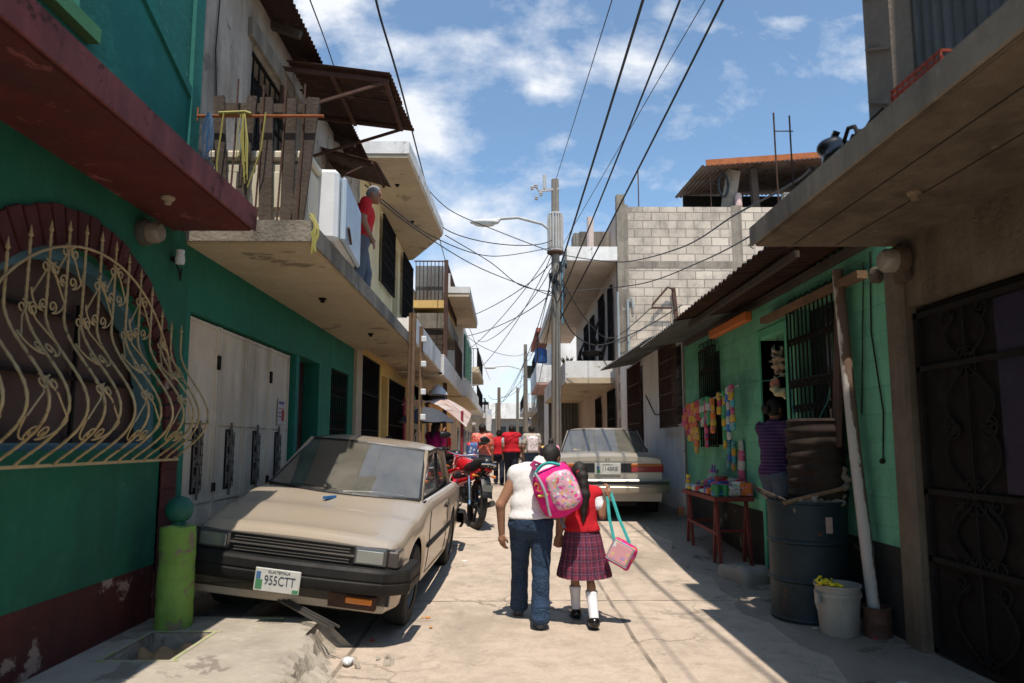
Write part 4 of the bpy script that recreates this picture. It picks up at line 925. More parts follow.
m = MB(); corr(m, (2.12, 9.85, 2.92), (2.05, 14.6, 2.94), (2.95, 9.85, 3.10), (2.95, 14.6, 3.12), .12, .014); m.build('grey_sheet', ZINCG, t)
m = MB(); m.box(2.62, 2.7, 4.95, 6.9, 2.60, 2.66); tag(m.build('wooden_plank', WOODB), 'weathered plank fixed under the awning above the barred window', 'plank')
m = MB(); m.cbox(2.48, 2.56, 6.95, 8.2, 2.64, 2.74, .01); tag(m.build('orange_beam', colr('beam_orange', (.62, .17, .03))), 'orange painted beam hanging under the awning near the doorway', 'beam')
t = thing('wooden_board', 'upright brown board leaning beside the barred window', 'board', (2.62, 5.3, 0)); m = MB(); m.beam((2.60, 5.36, 1.35), (2.68, 5.34, 2.62), .10, .03, (1, 0, 0)); m.build('plank', pm('dark_board', (.09, .05, .035), None, 4, .85), t)
# ---- white house
h = thing('white_wall_house', 'long low white house with rusty window cages behind the silver car', 'house', (XR, 13, .2))
m = MB(); m.wall_x(XR, .25, 10.32, 16.15, 0, 3.25, [(10.5, 11.6, 1.68, 2.95), (13.5, 14.9, 1.0, 2.96)]); m.build('wall', WHITEW, h)
m = MB(); m.box(XR + .25, 8, 10.34, 16.1, 0, 3.3); m.build('unseen_house_mass', WHITEW, h)
m = MB(); m.box(XR - .015, XR + .02, 10.32, 10.40, .2, 3.0); m.build('corner_trim', CONC, h)
m = MB(); m.box(XR + .05, XR + .08, 10.45, 11.7, 1.6, 3); m.build('window_pane', GLASSD, h); m = MB(); m.box(XR + .05, XR + .08, 13.4, 15.0, .9, 3); m.build('window_pane', GLASSD, h)
m = grille_x(XR - .10, 10.48, 11.62, 1.64, 2.98, 11, .012, (0, .2, .4, .6, .8, 1))
for y in (10.48, 11.62):
    for k in range(6): m.beam((XR - .10, y, 1.64 + 1.34 * k / 5), (XR, y, 1.64 + 1.34 * k / 5), .02, .012)
m.build('window_cage', RUSTI, h)
m = grille_x(XR - .06, 13.5, 14.9, .98, 2.98, 12, .012, (0, .2, .4, .6, .8, 1)); m.build('window_cage', RUSTI, h)
m = MB(); m.tube([(XR - .012, 10.5, 1.95), (XR - .02, 11.5, 1.85), (XR - .02, 12.4, 1.9), (XR - .012, 13.2, 2.3)], .01, 5); m.build('wall_cable', IRON, h)
# ---- block house
h = thing('block_house', 'tall bare concrete block house with arched balcony windows beside the utility pole', 'house', (4, 16.2, .3))
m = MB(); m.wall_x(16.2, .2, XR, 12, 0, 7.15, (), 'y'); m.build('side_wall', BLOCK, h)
m = MB(); m.box(XR - .01, XR + .26, 16.185, 16.4, 3.2, 7.2); m.box(5.55, 5.8, 16.185, 16.3, 3, 7.18); m.box(7.9, 8.15, 16.185, 16.3, 3, 7.3); m.box(XR, 12, 16.188, 16.3, 5.62, 5.78); m.build('ring_beam', CONC, h)
arch_ops = [(16.9, 17.6, 3.3, 5.4), (18.4, 19.4, 4.1, 5.5), (20.5, 21.3, 3.3, 5.3), (22, 23, 4.0, 5.3), (16.7, 17.9, .9, 2.75), (19.2, 20.3, .4, 2.7)]
m = MB(); m.wall_x(XR, .25, 16.4, 26, 0, 7.1, arch_ops); m.build('front_wall', pm('pink_plaster', (.60, .50, .42), (.5, .42, .35), 1.5, .9, bump=.3, stain=(.3, .24, .2), sa=.6), h)
m = MB(); m.box(XR + .25, 12, 16.45, 26, 0, 7.0); m.build('unseen_house_mass', BLOCKX, h)
m = MB(); m.box(XR + .2, XR + .24, 16.6, 24, .3, 5.6); m.build('window_pane', GLASSD, h)
for (a, b, c, d) in arch_ops:   # arched heads
    m = MB(); cx = (a + b) / 2; r = (b - a) / 2
    for q in range(10):
        a0, a1 = PI * q / 10, PI * (q + 1) / 10; p0 = (cx - r * math.cos(a0), d - r + r * math.sin(a0)); p1 = (cx - r * math.cos(a1), d - r + r * math.sin(a1))
        m.prism([p0, p1, (p1[0], d + .001), (p0[0], d + .001)], 'x', XR - .004, XR + .1)
    m.build('arch_head', _MC['pink_plaster'], h)
for (a, b, c, d) in arch_ops:
    m = grille_x(XR - .05, a, b, c, d - .05, 7, .014, (0, .3, .6, 1), True)
    if c > 3.2 and c < 4.2: 
        m = grille_x(XR - .05, a, b, c, d - .05, 7, .014, (0, .5, 1), True)
        for q in range(9): y = a + (b - a) * q / 8; m.tube([(XR - .05, y, c + .8), (XR - .22, y, c + .45), (XR - .28, y, c + .15), (XR - .2, y, c)], .012, 5)
        m.beam((XR - .2, a, c), (XR - .2, b, c), .03, .03)
    m.build('window_grille', IRON, h)
m = MB(); m.prism([(2.9, 5.78), (1.55, 5.78), (1.5, 5.92), (1.5, 6.12), (2.9, 6.12)], 'y', 16.21, 30); m.build('roof_balcony_slab', pm('balcony_pink', (.62, .54, .46), (.5, .43, .37), 1.5, .9, bump=.3, stain=(.28, .24, .2), sa=.7), h)
m = MB(); m.box(1.5, 2.73, 16.19, 16.21, 5.8, 6.14); m.build('balcony_face', WHITES, h)
m = MB(); m.box(1.52, 2.74, 16.9, 26, 2.86, 3.0); m.build('lower_balcony_soffit', CREAM, h)
m = MB(); m.box(1.5, 1.62, 16.9, 26, 3.0, 3.42); m.box(1.62, 2.74, 16.9, 17.02, 3.0, 3.42); m.box(1.5, 1.52, 16.89, 26, 2.9, 3.0); m.build('lower_balcony_parapet', WHITES, h)
m = MB(); m.tube([(XR - .03, 16.1, 3.2), (XR - .03, 16.1, 5.0)], .03, 8); m.tube([(2.95, 16.1, 3.1), (2.95, 16.14, 4.8), (3.05, 16.14, 4.85), (3.08, 16.14, 4.6)], .03, 8); m.build('drain_pipe', colr('pipe_grey', (.3, .34, .35)), h)
m = MB(); m.beam((4.15, 16.1, 3.9), (4.05, 16.1, 5.1), .1, .08); m.tube([(4.05, 16.05, 5.05), (3.9, 16.05, 5.1), (3.55, 16.05, 4.7), (3.5, 16.05, 4.6), (4.0, 16.05, 4.6)], .03, 6); m.build('cable_bracket', RUSTI, h)
m = MB(); m.box(1.6, XR - .1, 17.2, 25, .3, .31); m.build('garage_floor', CONCD, h) if False else None
m = MB(); corr(m, (1.62, 25.5, .3), (2.74, 25.5, .3), (1.62, 25.5, 2.86), (2.74, 25.5, 2.86), .12, .02); m.build('corrugated_door', ZINCG, h)
m = MB(); m.box(1.85, 2.3, 18.0, 18.6, 6.12, 7.05); m.box(1.95, 2.74, 17.4, 17.6, 6.12, 6.9); m.build('roof_stub', CONC, h)
m = MB(); m.box(2.05, 2.2, 16.5, 16.65, 6.12, 7.0); m.build('roof_post', colr('post_pink', (.62, .5, .44)), h)
# roof objects
m = MB(); m.box(2.75, 2.95, 16.3, 16.5, 7.2, 7.5); tag(m.build('concrete_stub', CONC), 'short concrete stub on the corner of the block wall', 'concrete block')
m = MB(); m.lathe([(.07, 0), (.09, .02), (.08, .3), (.05, .36)], (5.78, 16.3, 7.18), 12); tag(m.build('paint_can', colr('can_pink', (.6, .42, .38)), smooth=True), 'pinkish plastic container standing on top of the block wall', 'container')
for k, x in enumerate((3.3, 5.1)):
    m = MB(); m.tube([(x, 16.3, 7.1), (x, 16.3, 8.1 - .1 * k)], .015, 5); tag(m.build('rebar', RUSTI), 'thin iron bar sticking up from the block wall, %s' % ('nearer its corner stub' if k == 0 else 'beside the pink container'), 'reinforcing bar')
t = thing('rooftop_shed', 'open rooftop shed with rusty corrugated roof on top of the block house', 'shed', (7.2, 17.5, 7.3))
m = MB(); m.wall_x(16.25, .2, 6.9, 12, 7.15, 7.55, (), 'y'); m.box(8.6, 9.6, 16.6, 17, 7.5, 8.5); m.build('block_base', BLOCK, t)
m = MB(); corr(m, (4.8, 16.0, 8.12), (10.2, 15.7, 8.40), (5.0, 19.5, 8.6), (10.2, 19.5, 8.8), .12, .02); m.build('roof_sheet', ZINC, t)
m = MB(); m.beam((4.9, 15.96, 8.18), (10.2, 15.64, 8.46), .04, .14); m.build('fascia', RUSTO, t)
for a, b, w1, w2 in (((5.55, 16.5, 7.1), (5.75, 16.5, 8.18), .3, .2), ((6.25, 16.4, 7.1), (6.2, 16.4, 8.2), .16, .16), ((8.3, 16.4, 7.2), (8.3, 16.4, 8.3), .12, .12)): m = MB(); m.beam(a, b, w1, w2, (0, 1, 0)); m.build('post', CONC if w1 > .2 else WOOD, t)
m = MB(); m.box(5.2, 10, 19.2, 19.3, 7.1, 8.55); m.build('back_wall', DARK, t)
m = MB(); m.tube([(5.42 + .12 * math.cos(a * .4), 16.3, 7.75 + .3 * math.sin(a * .4)) for a in range(17)], .03, 6); tag(m.build('hose_coil', BLACKP, smooth=True), 'black hose coil hanging on the post of the rooftop shed', 'hose')
# plant + grill on lower balcony
m = MB(); rs = random.Random(11)
for k in range(60):
    a = rs.random() * 6.28; L = .25 + .25 * rs.random(); b = Vector((1.75, 19.2, 3.45)); tdir = Vector((math.cos(a) * .5, math.sin(a) * .5, .8)); p = b + tdir * L; s_ = Vector((-math.sin(a), math.cos(a), 0)) * .035
    m.add([b, b + tdir * L * .6 + s_, p, b + tdir * L * .6 - s_], [(0, 1, 2, 3)])
t = thing('potted_plant', 'small green potted plant on the lower balcony of the block house', 'plant', (1.75, 19.2, 3.2)); m.build('leaves', colr('leaf_green', (.06, .16, .03)), t)
m = MB(); m.lathe([(.09, 3.42), (.12, 3.6), (.13, 3.6)], (1.75, 19.2, -.1), 12); m.build('pot', colr('pot_clay', (.4, .18, .1)), t)
t = thing('hanging_basket', 'black metal basket hanging over the lower balcony parapet', 'basket', (2.1, 16.9, 3.5)); m = MB(); m.lathe([(.02, 3.55), (.24, 3.6), (.26, 3.68), (.24, 3.69)], (2.2, 17.2, 0), 16); m.build('bowl', IRON, t, smooth=True); m = MB(); m.tube([(2.0, 17.2, 3.42), (2.0, 17.2, 3.6)], .02, 5); m.tube([(2.4, 17.2, 3.42), (2.4, 17.2, 3.6)], .02, 5); m.build('stand', IRON, t)
# ---- houses further down on the right
h = thing('pink_balcony_house', 'house with a pinkish balcony high beside the utility pole far down the street', 'house', (2.2, 30, .3))
m = MB(); m.box(2.4, 9, 34, 44, .1, 7.6); m.build('wall', WHITEW, h)
m = MB(); m.box(1.62, 2.4, 34.2, 42, 4.3, 4.42); m.build('balcony_soffit', pm('soffit_pink', (.55, .33, .28)), h)
m = MB(); m.box(1.58, 1.68, 34.2, 42, 4.4, 5.4); m.box(1.68, 2.4, 34.2, 34.3, 4.4, 5.3); m.build('balcony_parapet', WHITES, h)
m = MB(); m.box(1.58, 2.4, 34.2, 42, 7.0, 7.2); m.build('upper_slab', pm('red_soffit', (.35, .10, .07)), h)
m = grille_x(1.64, 34.3, 41, 5.4, 6.2, 12, .02, (0, 1)); m.beam((1.64, 34.3, 5.4), (1.64, 34.3, 7.0), .06, .06); m.build('railing', IRON, h)
m = MB(); m.lathe([(.3, 6.25), (.32, 6.3), (.32, 6.9), (.2, 7.0)], (1.85, 35, -.75), 14); tag(m.build('water_tank', colr('tank_blue', (.03, .12, .35)), smooth=True), 'blue water container on the far pinkish balcony', 'water tank')
far_house('grey_balcony_house', 'grey house with white balcony and dark railings behind the utility pole', 2.0, 9, 42, 52, 5.4, CONC, (3.3,), .9, side=1)
far_house('shutter_house', 'low house with louvred wall at the far right end of the street', 2.6, 9, 53, 64, 4.2, pm('far_beige', (.5, .45, .37)), (2.9,), .8, side=1)
m = MB(); m.box(1.5, 5, 46, 52, 6.3, 6.6); tag(m.build('flat_roof_canopy', DARK), 'dark flat canopy on a roof far down on the right', 'canopy')
# ================================================================== CARS
GLASS = NT('car_glass'); b_ = GLASS.n.new('ShaderNodeBsdfGlossy'); b_.inputs['Roughness'].default_value = .04; b_.inputs['Color'].default_value = (.9, .93, .95, 1)
tr = GLASS.n.new('ShaderNodeBsdfTransparent'); tr.inputs['Color'].default_value = (.70, .75, .74, 1); ms_ = GLASS.n.new('ShaderNodeMixShader'); fr = GLASS.n.new('ShaderNodeFresnel'); fr.inputs[0].default_value = 1.55
fa = GLASS.math('ADD', GLASS.math('MULTIPLY', fr.outputs[0], 1.7), .08); dfn = GLASS.n.new('ShaderNodeBsdfDiffuse'); dfn.inputs['Color'].default_value = (.42, .38, .32, 1); m2_ = GLASS.n.new('ShaderNodeMixShader')
GLASS.link(fa, ms_.inputs[0]); GLASS.link(tr.outputs[0], ms_.inputs[1]); GLASS.link(b_.outputs[0], ms_.inputs[2])
GLASS.link(GLASS.ramp(GLASS.noise(3, 6, .7), [(.3, .10), (.75, .27)]), m2_.inputs[0]); GLASS.link(ms_.outputs[0], m2_.inputs[1]); GLASS.link(dfn.outputs[0], m2_.inputs[2])
GLASS.link(m2_.outputs[0], GLASS.n['Material Output'].inputs[0]); GLASS = GLASS.m
def car_paint(name, c, dust, met=.35):
    t = NT(name); n1 = t.noise(2.5, 7, .65); n2 = t.noise(14, 6, .7); z = t.sep()[2]
    low = t.ramp(t.math('ADD', z, t.math('MULTIPLY', n1, .35)), [(.35, 1), (.85, .12)])
    col = t.mix(t.math('MULTIPLY', low, t.ramp(n2, [(.3, .35), (.7, .9)])), c, dust)
    col = t.mix(t.ramp(t.noise(9, 8, .75), [(.68, 0), (.72, .7)]), col, tuple(x * .45 for x in dust))
    return t.out(col, t.math('ADD', t.math('MULTIPLY', n1, .22), t.math('ADD', t.math('MULTIPLY', low, .25), .16)), None, met, .5, .4)
DARKTRIM = pm('bumper_grey', (.007, .007, .007), (.013, .012, .011), 5, .6, bump=.1, stain=(.05, .045, .04), sa=.3, spec=.25)
LAMP = flat('lamp_glass', (.07, .075, .075), .08, .2, coat=.6); REDL = flat('tail_red', (.28, .008, .012), .2, coat=.5); AMB = flat('amber_lens', (.75, .22, .02), .25, coat=.5); SEAT = colr('seat_cloth', (.16, .14, .12), .9)
PLATE = pm('plate_white', (.62, .62, .58), (.5, .49, .45), 12, .5, bump=.1, spot=(.3, .27, .22), st=.68, sp=25); PTXT = flat('plate_text', (.02, .03, .05), .6); PGRN = flat('plate_green', (.06, .22, .10), .6); PBLUE = flat('plate_blue', (.05, .14, .3), .6)
def lerp(a, b, t): return a + (b - a) * t
def interp(tb, y):
    for (y0, v0), (y1, v1) in zip(tb, tb[1:]):
        if y <= y1: return lerp(v0, v1, sstep((y - y0) / (y1 - y0)) if y1 > y0 else 0) if y >= y0 else v0
    return tb[-1][1]
def make_car(name, lab, loc, rot, P):
    """local frame: nose towards -y, front axle at y=0, ground z=0"""
    c = thing(name, lab, 'car', loc, local=True, rot=rot); W = P['W']; y0, y1 = P['y0'], P['y1']; WB = P['WB']; RA = P['RA']; paint = P['paint']
    ys = sorted(set([round(y0 + (y1 - y0) * k / 120, 4) for k in range(121)]))
    cab0, cab1 = P['cowl'], P['deck']
    def halfw(y): return interp(P['plan'], y) * W
    def zbot(y):
        z = P['sill']
        for ya in (0, WB):
            d = abs(y - ya)
            if d < RA: z = max(z, P['rw'] + math.sqrt(RA * RA - d * d) * 1.02)
        return z
    def sec(y):
        w_, zt, zb = halfw(y), interp(P['top'], y), zbot(y); cr = P.get('crown', .03); zm = lerp(zb, zt, .62)
        S = [(0, zt + cr), (.35 * w_, zt + cr * .9), (.70 * w_, zt + cr * .55), (.88 * w_, zt + .005), (.945 * w_, zt - .012), (.972 * w_, zt - .035), (.985 * w_, zt - .075)]
        crease = .74 * P['belt'] / .92
        zs_ = [lerp(zt - .075, zb, t) for t in (.2, .4, .45, .6, .8, 1)]
        for q, z in enumerate(zs_): S.append(((.998 if 1 <= q <= 3 else .99 if q < 5 else .97) * w_, z))
        return S
    secs = [sec(y) for y in ys]; n = len(secs[0]); m = MB()
    for sd in (-1, 1):
        vs = [(sd * x, y, z) for y, S in zip(ys, secs) for x, z in S]; fs = []
        for j in range(len(ys) - 1):
            for i in range(n - 1):
                if i < 3 and cab0 + .02 < ys[j] < cab1 - .02: continue
                fs.append((j * n + i, j * n + i + 1, (j + 1) * n + i + 1, (j + 1) * n + i))
        m.add(vs, fs)
        # arch lips (dark inner wells)
    for j in (0, len(ys) - 1):
        S = secs[j]; y = ys[j]; loop = [(x, y, z) for x, z in S] + [(-x, y, z) for x, z in reversed(S[1:])]; m.add(loop, [tuple(range(len(loop)))])
    body = m.build('body', paint, c, smooth=True, weld=True, angle=32)
    # underbody and wheel wells
    m = MB(); m.box(-W * .80, W * .80, y0 + .1, y1 - .1, P['sill'] + .0, P['sill'] + .1); m.box(-W * .5, W * .5, y0 + .12, y1 - .12, .2, P['sill'] + .3)
    for ya in (0, WB): m.box(-W * .86, W * .86, ya - RA, ya + RA, P['sill'] + .05, P['sill'] + .5)
    m.build('underbody', DARK, c)
    # wheels
    for ya in (0, WB):
        for sd in (-1, 1):
            Mw = Matrix.Rotation(PI / 2, 3, 'Y'); cx = sd * (W - .105); rw = P['rw']; tw = .082
            m = MB(); m.lathe([(rw * .60, -tw), (rw * .93, -tw), (rw * .985, -tw * .82), (rw, -tw * .5), (rw, tw * .5), (rw * .985, tw * .82), (rw * .93, tw), (rw * .60, tw)], (cx, ya, rw), 40, Mw, cap=False)
            for g_ in (-.03, 0, .03): m.lathe([(rw + .002, g_ - .009), (rw + .004, g_), (rw + .002, g_ + .009)], (cx, ya, rw), 40, Mw, cap=False)
            wh = m.build('wheel', RUBBER, c, smooth=True, angle=30)
            m = MB(); o_ = sd * .01
            m.lathe([(rw * .62, .07 * sd), (rw * .58, .03 * sd), (rw * .3, .05 * sd), (rw * .12, .075 * sd), (.01, .078 * sd)], (cx, ya, rw), 28, Mw, cap=False)
            for q in range(8):
                a = q * PI / 4; m.box(cx + sd * .035, cx + sd * .052, ya + rw * .42 * math.cos(a) - .012, ya + rw * .42 * math.cos(a) + .012, rw + rw * .42 * math.sin(a) - .012, rw + rw * .42 * math.sin(a) + .012)
            m.build('rim', pm('steel_rim', (.26, .24, .22), (.17, .155, .14), 6, .5, .5, bump=.1), wh, smooth=True)
    # ---- greenhouse
    wbf, wtf, wtr, wbr = P['ws_w'], P['roof_wf'], P['roof_wr'], P['rw_w']   # half widths at cowl, roof front, roof rear, deck
    A0 = Vector((wbf, cab0, P['zcowl'])); A1 = Vector((wtf, P['yroof0'], P['zroof0'])); C1 = Vector((wtr, P['yroof1'], P['zroof1'])); C0 = Vector((wbr, cab1, P['zdeck']))
    def mir(v, sd): return Vector((v.x * sd, v.y, v.z))
    m = MB()
    def roof(u, v):
        y = lerp(P['yroof0'], P['yroof1'], v); w_ = lerp(wtf, wtr, v); x = (2 * u - 1); zz = lerp(P['zroof0'], P['zroof1'], v) + .035 * math.sin(PI * v) + .035 * (1 - x * x * x * x) - .02 * max(0, abs(x) - .85) / .15
        bow = -.05 * (1 - x * x) * (1 - v) + .05 * (1 - x * x) * v
        return (x * (w_ + .012), y + bow, zz)
    m.sheet(roof, 17, 13, -.03); m.build('roof', paint, c, smooth=True, weld=True, angle=50)
    pil = []
    def strip(a, b, w0, w1, out, nm='pillar', mat_=paint, th=.03):
        a, b = Vector(a), Vector(b)
        for sd in (-1, 1):
            m = MB(); n_ = Vector((1, 0, .25)).normalized()
            q = [a + Vector((0, w0[0], 0)), a + Vector((0, w0[1], 0)), b + Vector((0, w1[1], 0)), b + Vector((0, w1[0], 0))]
            q2 = [p - n_ * th for p in q]; m.add([mir(p, sd) for p in q + q2], [(0, 1, 2, 3), (7, 6, 5, 4), (0, 4, 5, 1), (1, 5, 6, 2), (2, 6, 7, 3), (3, 7, 4, 0)])
            m.build(nm, mat_, c, smooth=True)
    up = Vector((.0, 0, .0))
    strip(A0 + Vector((.01, -.02, -.03)), A1 + Vector((.012, 0, .02)), (-.03, .05), (-.02, .045), 1)
    yb = P['yB']; zb_ = P['belt'] - .01; tB = (yb - P['yroof0']) / (P['yroof1'] - P['yroof0']); Bt = Vector((lerp(wtf, wtr, tB) + .008, yb + .02, lerp(P['zroof0'], P['zroof1'], tB) + .03)); Bb = Vector((lerp(wbf, wbr, .5), yb, zb_))
    strip(Bb, Bt, (-.03, .03), (-.025, .025), 1, 'pillar', DARKTRIM)
    strip(C0 + Vector((.01, 0, -.02)), C1 + Vector((.012, 0, .01)), (-P['cw'], .02), (-P['cw'] * .55, .02), 1)
    # belt and gutter trims
    for sd in (-1, 1):
        m = MB(); m.tube([mir(p, sd) for p in (A0 + Vector((.02, 0, -.02)), Bb + Vector((.018, 0, .0)), C0 + Vector((.02, -.05, -.02)))], .014, 6)
        m.tube([mir(A1 + Vector((.02, 0, .0)), sd), mir(Vector((lerp(wtf, wtr, .5) + .02, lerp(P['yroof0'], P['yroof1'], .5), lerp(P['zroof0'], P['zroof1'], .5) + .025)), sd), mir(C1 + Vector((.02, 0, 0)), sd)], .012, 6); m.build('trim', DARKTRIM, c)
        # side glass
        for (a, b, d, e, nm) in ((A0, Bb, Bt, A1, 'side_window'), (Bb, C0 - Vector((0, P['cw'] - .01, 0)), C1 - Vector((0, P['cw'] * .5, 0)), Bt, 'side_window')):
            m = MB(); q = [mir(v - Vector((.015, 0, 0)), sd) for v in (a, b, d, e)]; q2 = [v - Vector((sd * .006, 0, 0)) for v in q]; m.add(q + q2, [(0, 1, 2, 3), (7, 6, 5, 4)]); m.build(nm, GLASS, c)
    def wind(a, b, bow0, bow1, nm, sgn):
        m = MB()
        def fn(u, v):
            x = 2 * u - 1; y = lerp(a.y, b.y, v) + sgn * lerp(bow0, bow1, v) * (1 - x * x); return (x * (lerp(a.x, b.x, v) - .015), y, lerp(a.z, b.z, v) + .02 * (1 - x * x) * v + .004)
        m.sheet(fn, 13, 7, .005); g_ = m.build(nm, GLASS, c, smooth=True, weld=True)
        m = MB(); 
        for v in (0, 1): m.tube([fn(u / 12, v) for u in range(13)], .016, 6)
        for u in (0, 1): m.tube([fn(u, v / 6) for v in range(7)], .014, 6)
        m.build('seal', BLACKP, g_); return g_, fn
    ws, wfn = wind(A0, A1, P['bow'], P['bow'] * .5, 'windshield', -1); wind(C0, C1, P['bow'] * .6, P['bow'] * .4, 'rear_window', 1)
    # interior
    m = MB(); m.cbox(-W * .8, W * .8, cab0 + .05, cab0 + .42, .7, P['belt'] - .02, .03); it = m.build('dashboard', colr('dash_grey', (.13, .12, .11), .9), c)
    m = MB(); m.tube([(P.get('sw', .33) + .17 * math.cos(a * PI / 12), cab0 + .46 + .05 * math.sin(a * PI / 12), P['belt'] - .02 + .16 * math.sin(a * PI / 12)) for a in range(25)], .013, 6); m.beam((P.get('sw', .33) - .16, cab0 + .46, P['belt'] - .03), (P.get('sw', .33) + .16, cab0 + .46, P['belt'] - .03), .03, .03); m.build('steering_wheel', colr('wheel_grey', (.35, .34, .32)), c)
    for ys_ in (cab0 + 1.05, cab0 + 1.85):
        for sx in (-.34, .34):
            if ys_ > cab1 - .35: continue
            m = MB(); m.cbox(sx - .22, sx + .22, ys_ - .42, ys_ + .08, .45, .62, .04); m.cbox(sx - .22, sx + .22, ys_, ys_ + .13, .55, P['belt'] + .12, .04); m.cbox(sx - .12, sx + .12, ys_ + .03, ys_ + .11, P['belt'] + .14, P['belt'] + .28, .03); m.build('seat', SEAT, c)
    m = MB(); m.box(-W * .88, W * .88, cab0, cab1, .30, .34); m.box(-W * .93, -W * .90, cab0 + .1, cab1, .3, P['belt'] - .03); m.box(W * .90, W * .93, cab0 + .1, cab1, .3, P['belt'] - .03); m.build('cabin_floor', DARK, c)
    # bumpers
    def bumper(yc, sgn, z0, z1, mat_, nm, wrap=.42, prot=.10, wf=1.0):
        m = MB(); path = []
        for q in range(25):
            u = -1 + 2 * q / 24; x = u * W * wf * 1.01; ax = abs(u)
            path.append((x * (1 if ax < .99 else 1), yc + sgn * (prot - .05 * u * u - (wrap * .25) * max(0, ax - .85) / .15)))
        path = [(-W * wf * 1.02, yc - sgn * wrap)] + path + [(W * wf * 1.02, yc - sgn * wrap)]
        prof_ = [(0, z0), (.035, z0 - .0), (.05, z0 + .03), (.05, (z0 + z1) / 2 - .012), (.042, (z0 + z1) / 2), (.05, (z0 + z1) / 2 + .012), (.045, z1 - .02), (.03, z1), (-.03, z1)]
        vs = []; 
        for k, (x, y) in enumerate(path):
            p0 = Vector(path[max(0, k - 1)]); p1 = Vector(path[min(len(path) - 1, k + 1)]); t_ = (p1 - p0).normalized(); nn = Vector((t_.y, -t_.x)) * (1 if sgn < 0 else -1)
            for o_, z in prof_: vs.append((x + nn.x * o_, y + nn.y * o_, z))
        np_ = len(prof_); m.add(vs, [(a * np_ + b, a * np_ + b + 1, (a + 1) * np_ + b + 1, (a + 1) * np_ + b) for a in range(len(path) - 1) for b in range(np_ - 1)])
        return m.build(nm, mat_, c, smooth=True, angle=30)
    bumper(y0, -1, P['bz'][0], P['bz'][1], P['bmat'], 'front_bumper'); bumper(y1, 1, P['bz'][0], P['bz'][1], P['bmatr'], 'rear_bumper')
    # door seams, handles, side moulding, mirrors
    for sd in (-1, 1):
        m = MB()
        for (ya, yb2) in P['doors']:
            for y in (ya, yb2):
                S = sec(y); m.tube([(sd * (x + .001), y, z) for x, z in S[6:-1]] + [(sd * S[-1][0], y, P['sill'] + .03)], .0035, 4)
            m.tube([(sd * halfw(y) * .985, y, P['sill'] + .05) for y in np.linspace(ya, yb2, 8)], .0035, 4)
        m.build('door_seam', DARK, c)
        m = MB(); m.tube([(sd * (halfw(y) + .006), y, P['belt'] * .60) for y in np.linspace(RA + .05, WB - RA - .05, 10)], .018, 6); m.build('side_moulding', DARKTRIM, c)
        for (ya, yb2) in P['doors']:
            m = MB(); m.cbox(min(sd * (W * .99), sd * (W * .99 + .02)), max(sd * (W * .99), sd * (W * .99 + .02)), yb2 - .22, yb2 - .10, P['belt'] - .15, P['belt'] - .115, .005); m.build('door_handle', BLACKP, c)
        if P.get('mirrors', 1):
            m = MB(); cx = sd * (wbf + .12); m.cbox(cx - .08, cx + .08, cab0 + .18, cab0 + .25, P['belt'] + .0, P['belt'] + .10, .015); m.cbox(min(cx, sd * wbf), max(cx, sd * wbf), cab0 + .2, cab0 + .24, P['belt'] - .02, P['belt'] + .03, .006); m.build('wing_mirror', BLACKP, c, bevel=.006)
    return c, sec, halfw, wfn
# ---- beige two-door saloon on the left
BEIGE = car_paint('paint_beige', (.58, .485, .375), (.44, .37, .28), .45)
PB = dict(W=.765, y0=-.70, y1=3.18, WB=2.38, RA=.350, rw=.305, sill=.25, cowl=.42, deck=2.62, belt=.90, zcowl=.90, zdeck=.92, yroof0=1.10, zroof0=1.285, yroof1=2.15, zroof1=1.28, ws_w=.665, roof_wf=.555, roof_wr=.56, rw_w=.62,
     plan=[(-.70, .90), (-.45, .965), (.2, .995), (1.3, 1.0), (2.4, .985), (3.18, .93)], top=[(-.70, .66), (-.58, .715), (-.1, .80), (.42, .885), (.6, .895), (2.5, .90), (2.8, .895), (3.12, .86), (3.18, .80)],
     yB=1.62, cw=.22, bow=.16, bz=(.385, .55), bmat=DARKTRIM, bmatr=DARKTRIM, doors=[(.50, 1.66)], paint=BEIGE, mirrors=0, sw=.34)
LB = (-1.487, 5.505, .07)
c, sec, halfw, wfn = make_car('parked_car', 'dusty beige two-door saloon parked half on the left pavement', LB, (R(.67), R(6.5), R(-2.43)), PB)
yf = -.70
m = MB(); m.box(-.70, .70, yf - .02, yf + .02, .545, .675); m.build('grille_panel', BLACKP, c)
m = MB()
for k, z in enumerate((.560, .580, .630, .650)): m.box(-.40, .40, yf - .032, yf - .018, z, z + .005)
m.box(-.44, .44, yf - .036, yf - .02, .675, .683); m.box(-.44, .44, yf - .038, yf - .02, .606, .615); m.build('grille_bars', flat('grille_metal', (.30, .27, .24), .35, .7), c)
for sd in (-1, 1):
    m = MB(); a, b = sorted((sd * .43, sd * .655)); m.cbox(a, b, yf - .045, yf + .05, .555, .675, .012); hl = m.build('headlight', LAMP, c, smooth=True, angle=30)
    m = MB(); m.cbox(a + .02, b - .02, yf - .047, yf - .04, .572, .66, .004); m.build('reflector', flat('lamp_inner', (.36, .38, .37), .14, .6, coat=.8), hl)
    a, b = sorted((sd * .66, sd * .735)); m = MB(); m.cbox(a, b, yf - .03, yf + .16, .555, .67, .012); m.build('corner_lamp', flat('smoked_lens', (.07, .06, .055), .2), c, smooth=True, angle=30)
m = MB(); m.cbox(-.66, .66, yf + .02, yf + .08, .235, .295, .02); m.build('valance', BEIGE, c, smooth=True, angle=30)
m = MB(); m.box(-.70, .70, yf + .0, yf + .04, .296, .46); m.build('bumper_shadow_plate', BLACKP, c)  # black plate that paints the shadow under the bumper
m = MB(); m.cbox(.42, .60, yf - .075, yf - .055, .31, .35, .006); m.build('indicator', AMB, c)
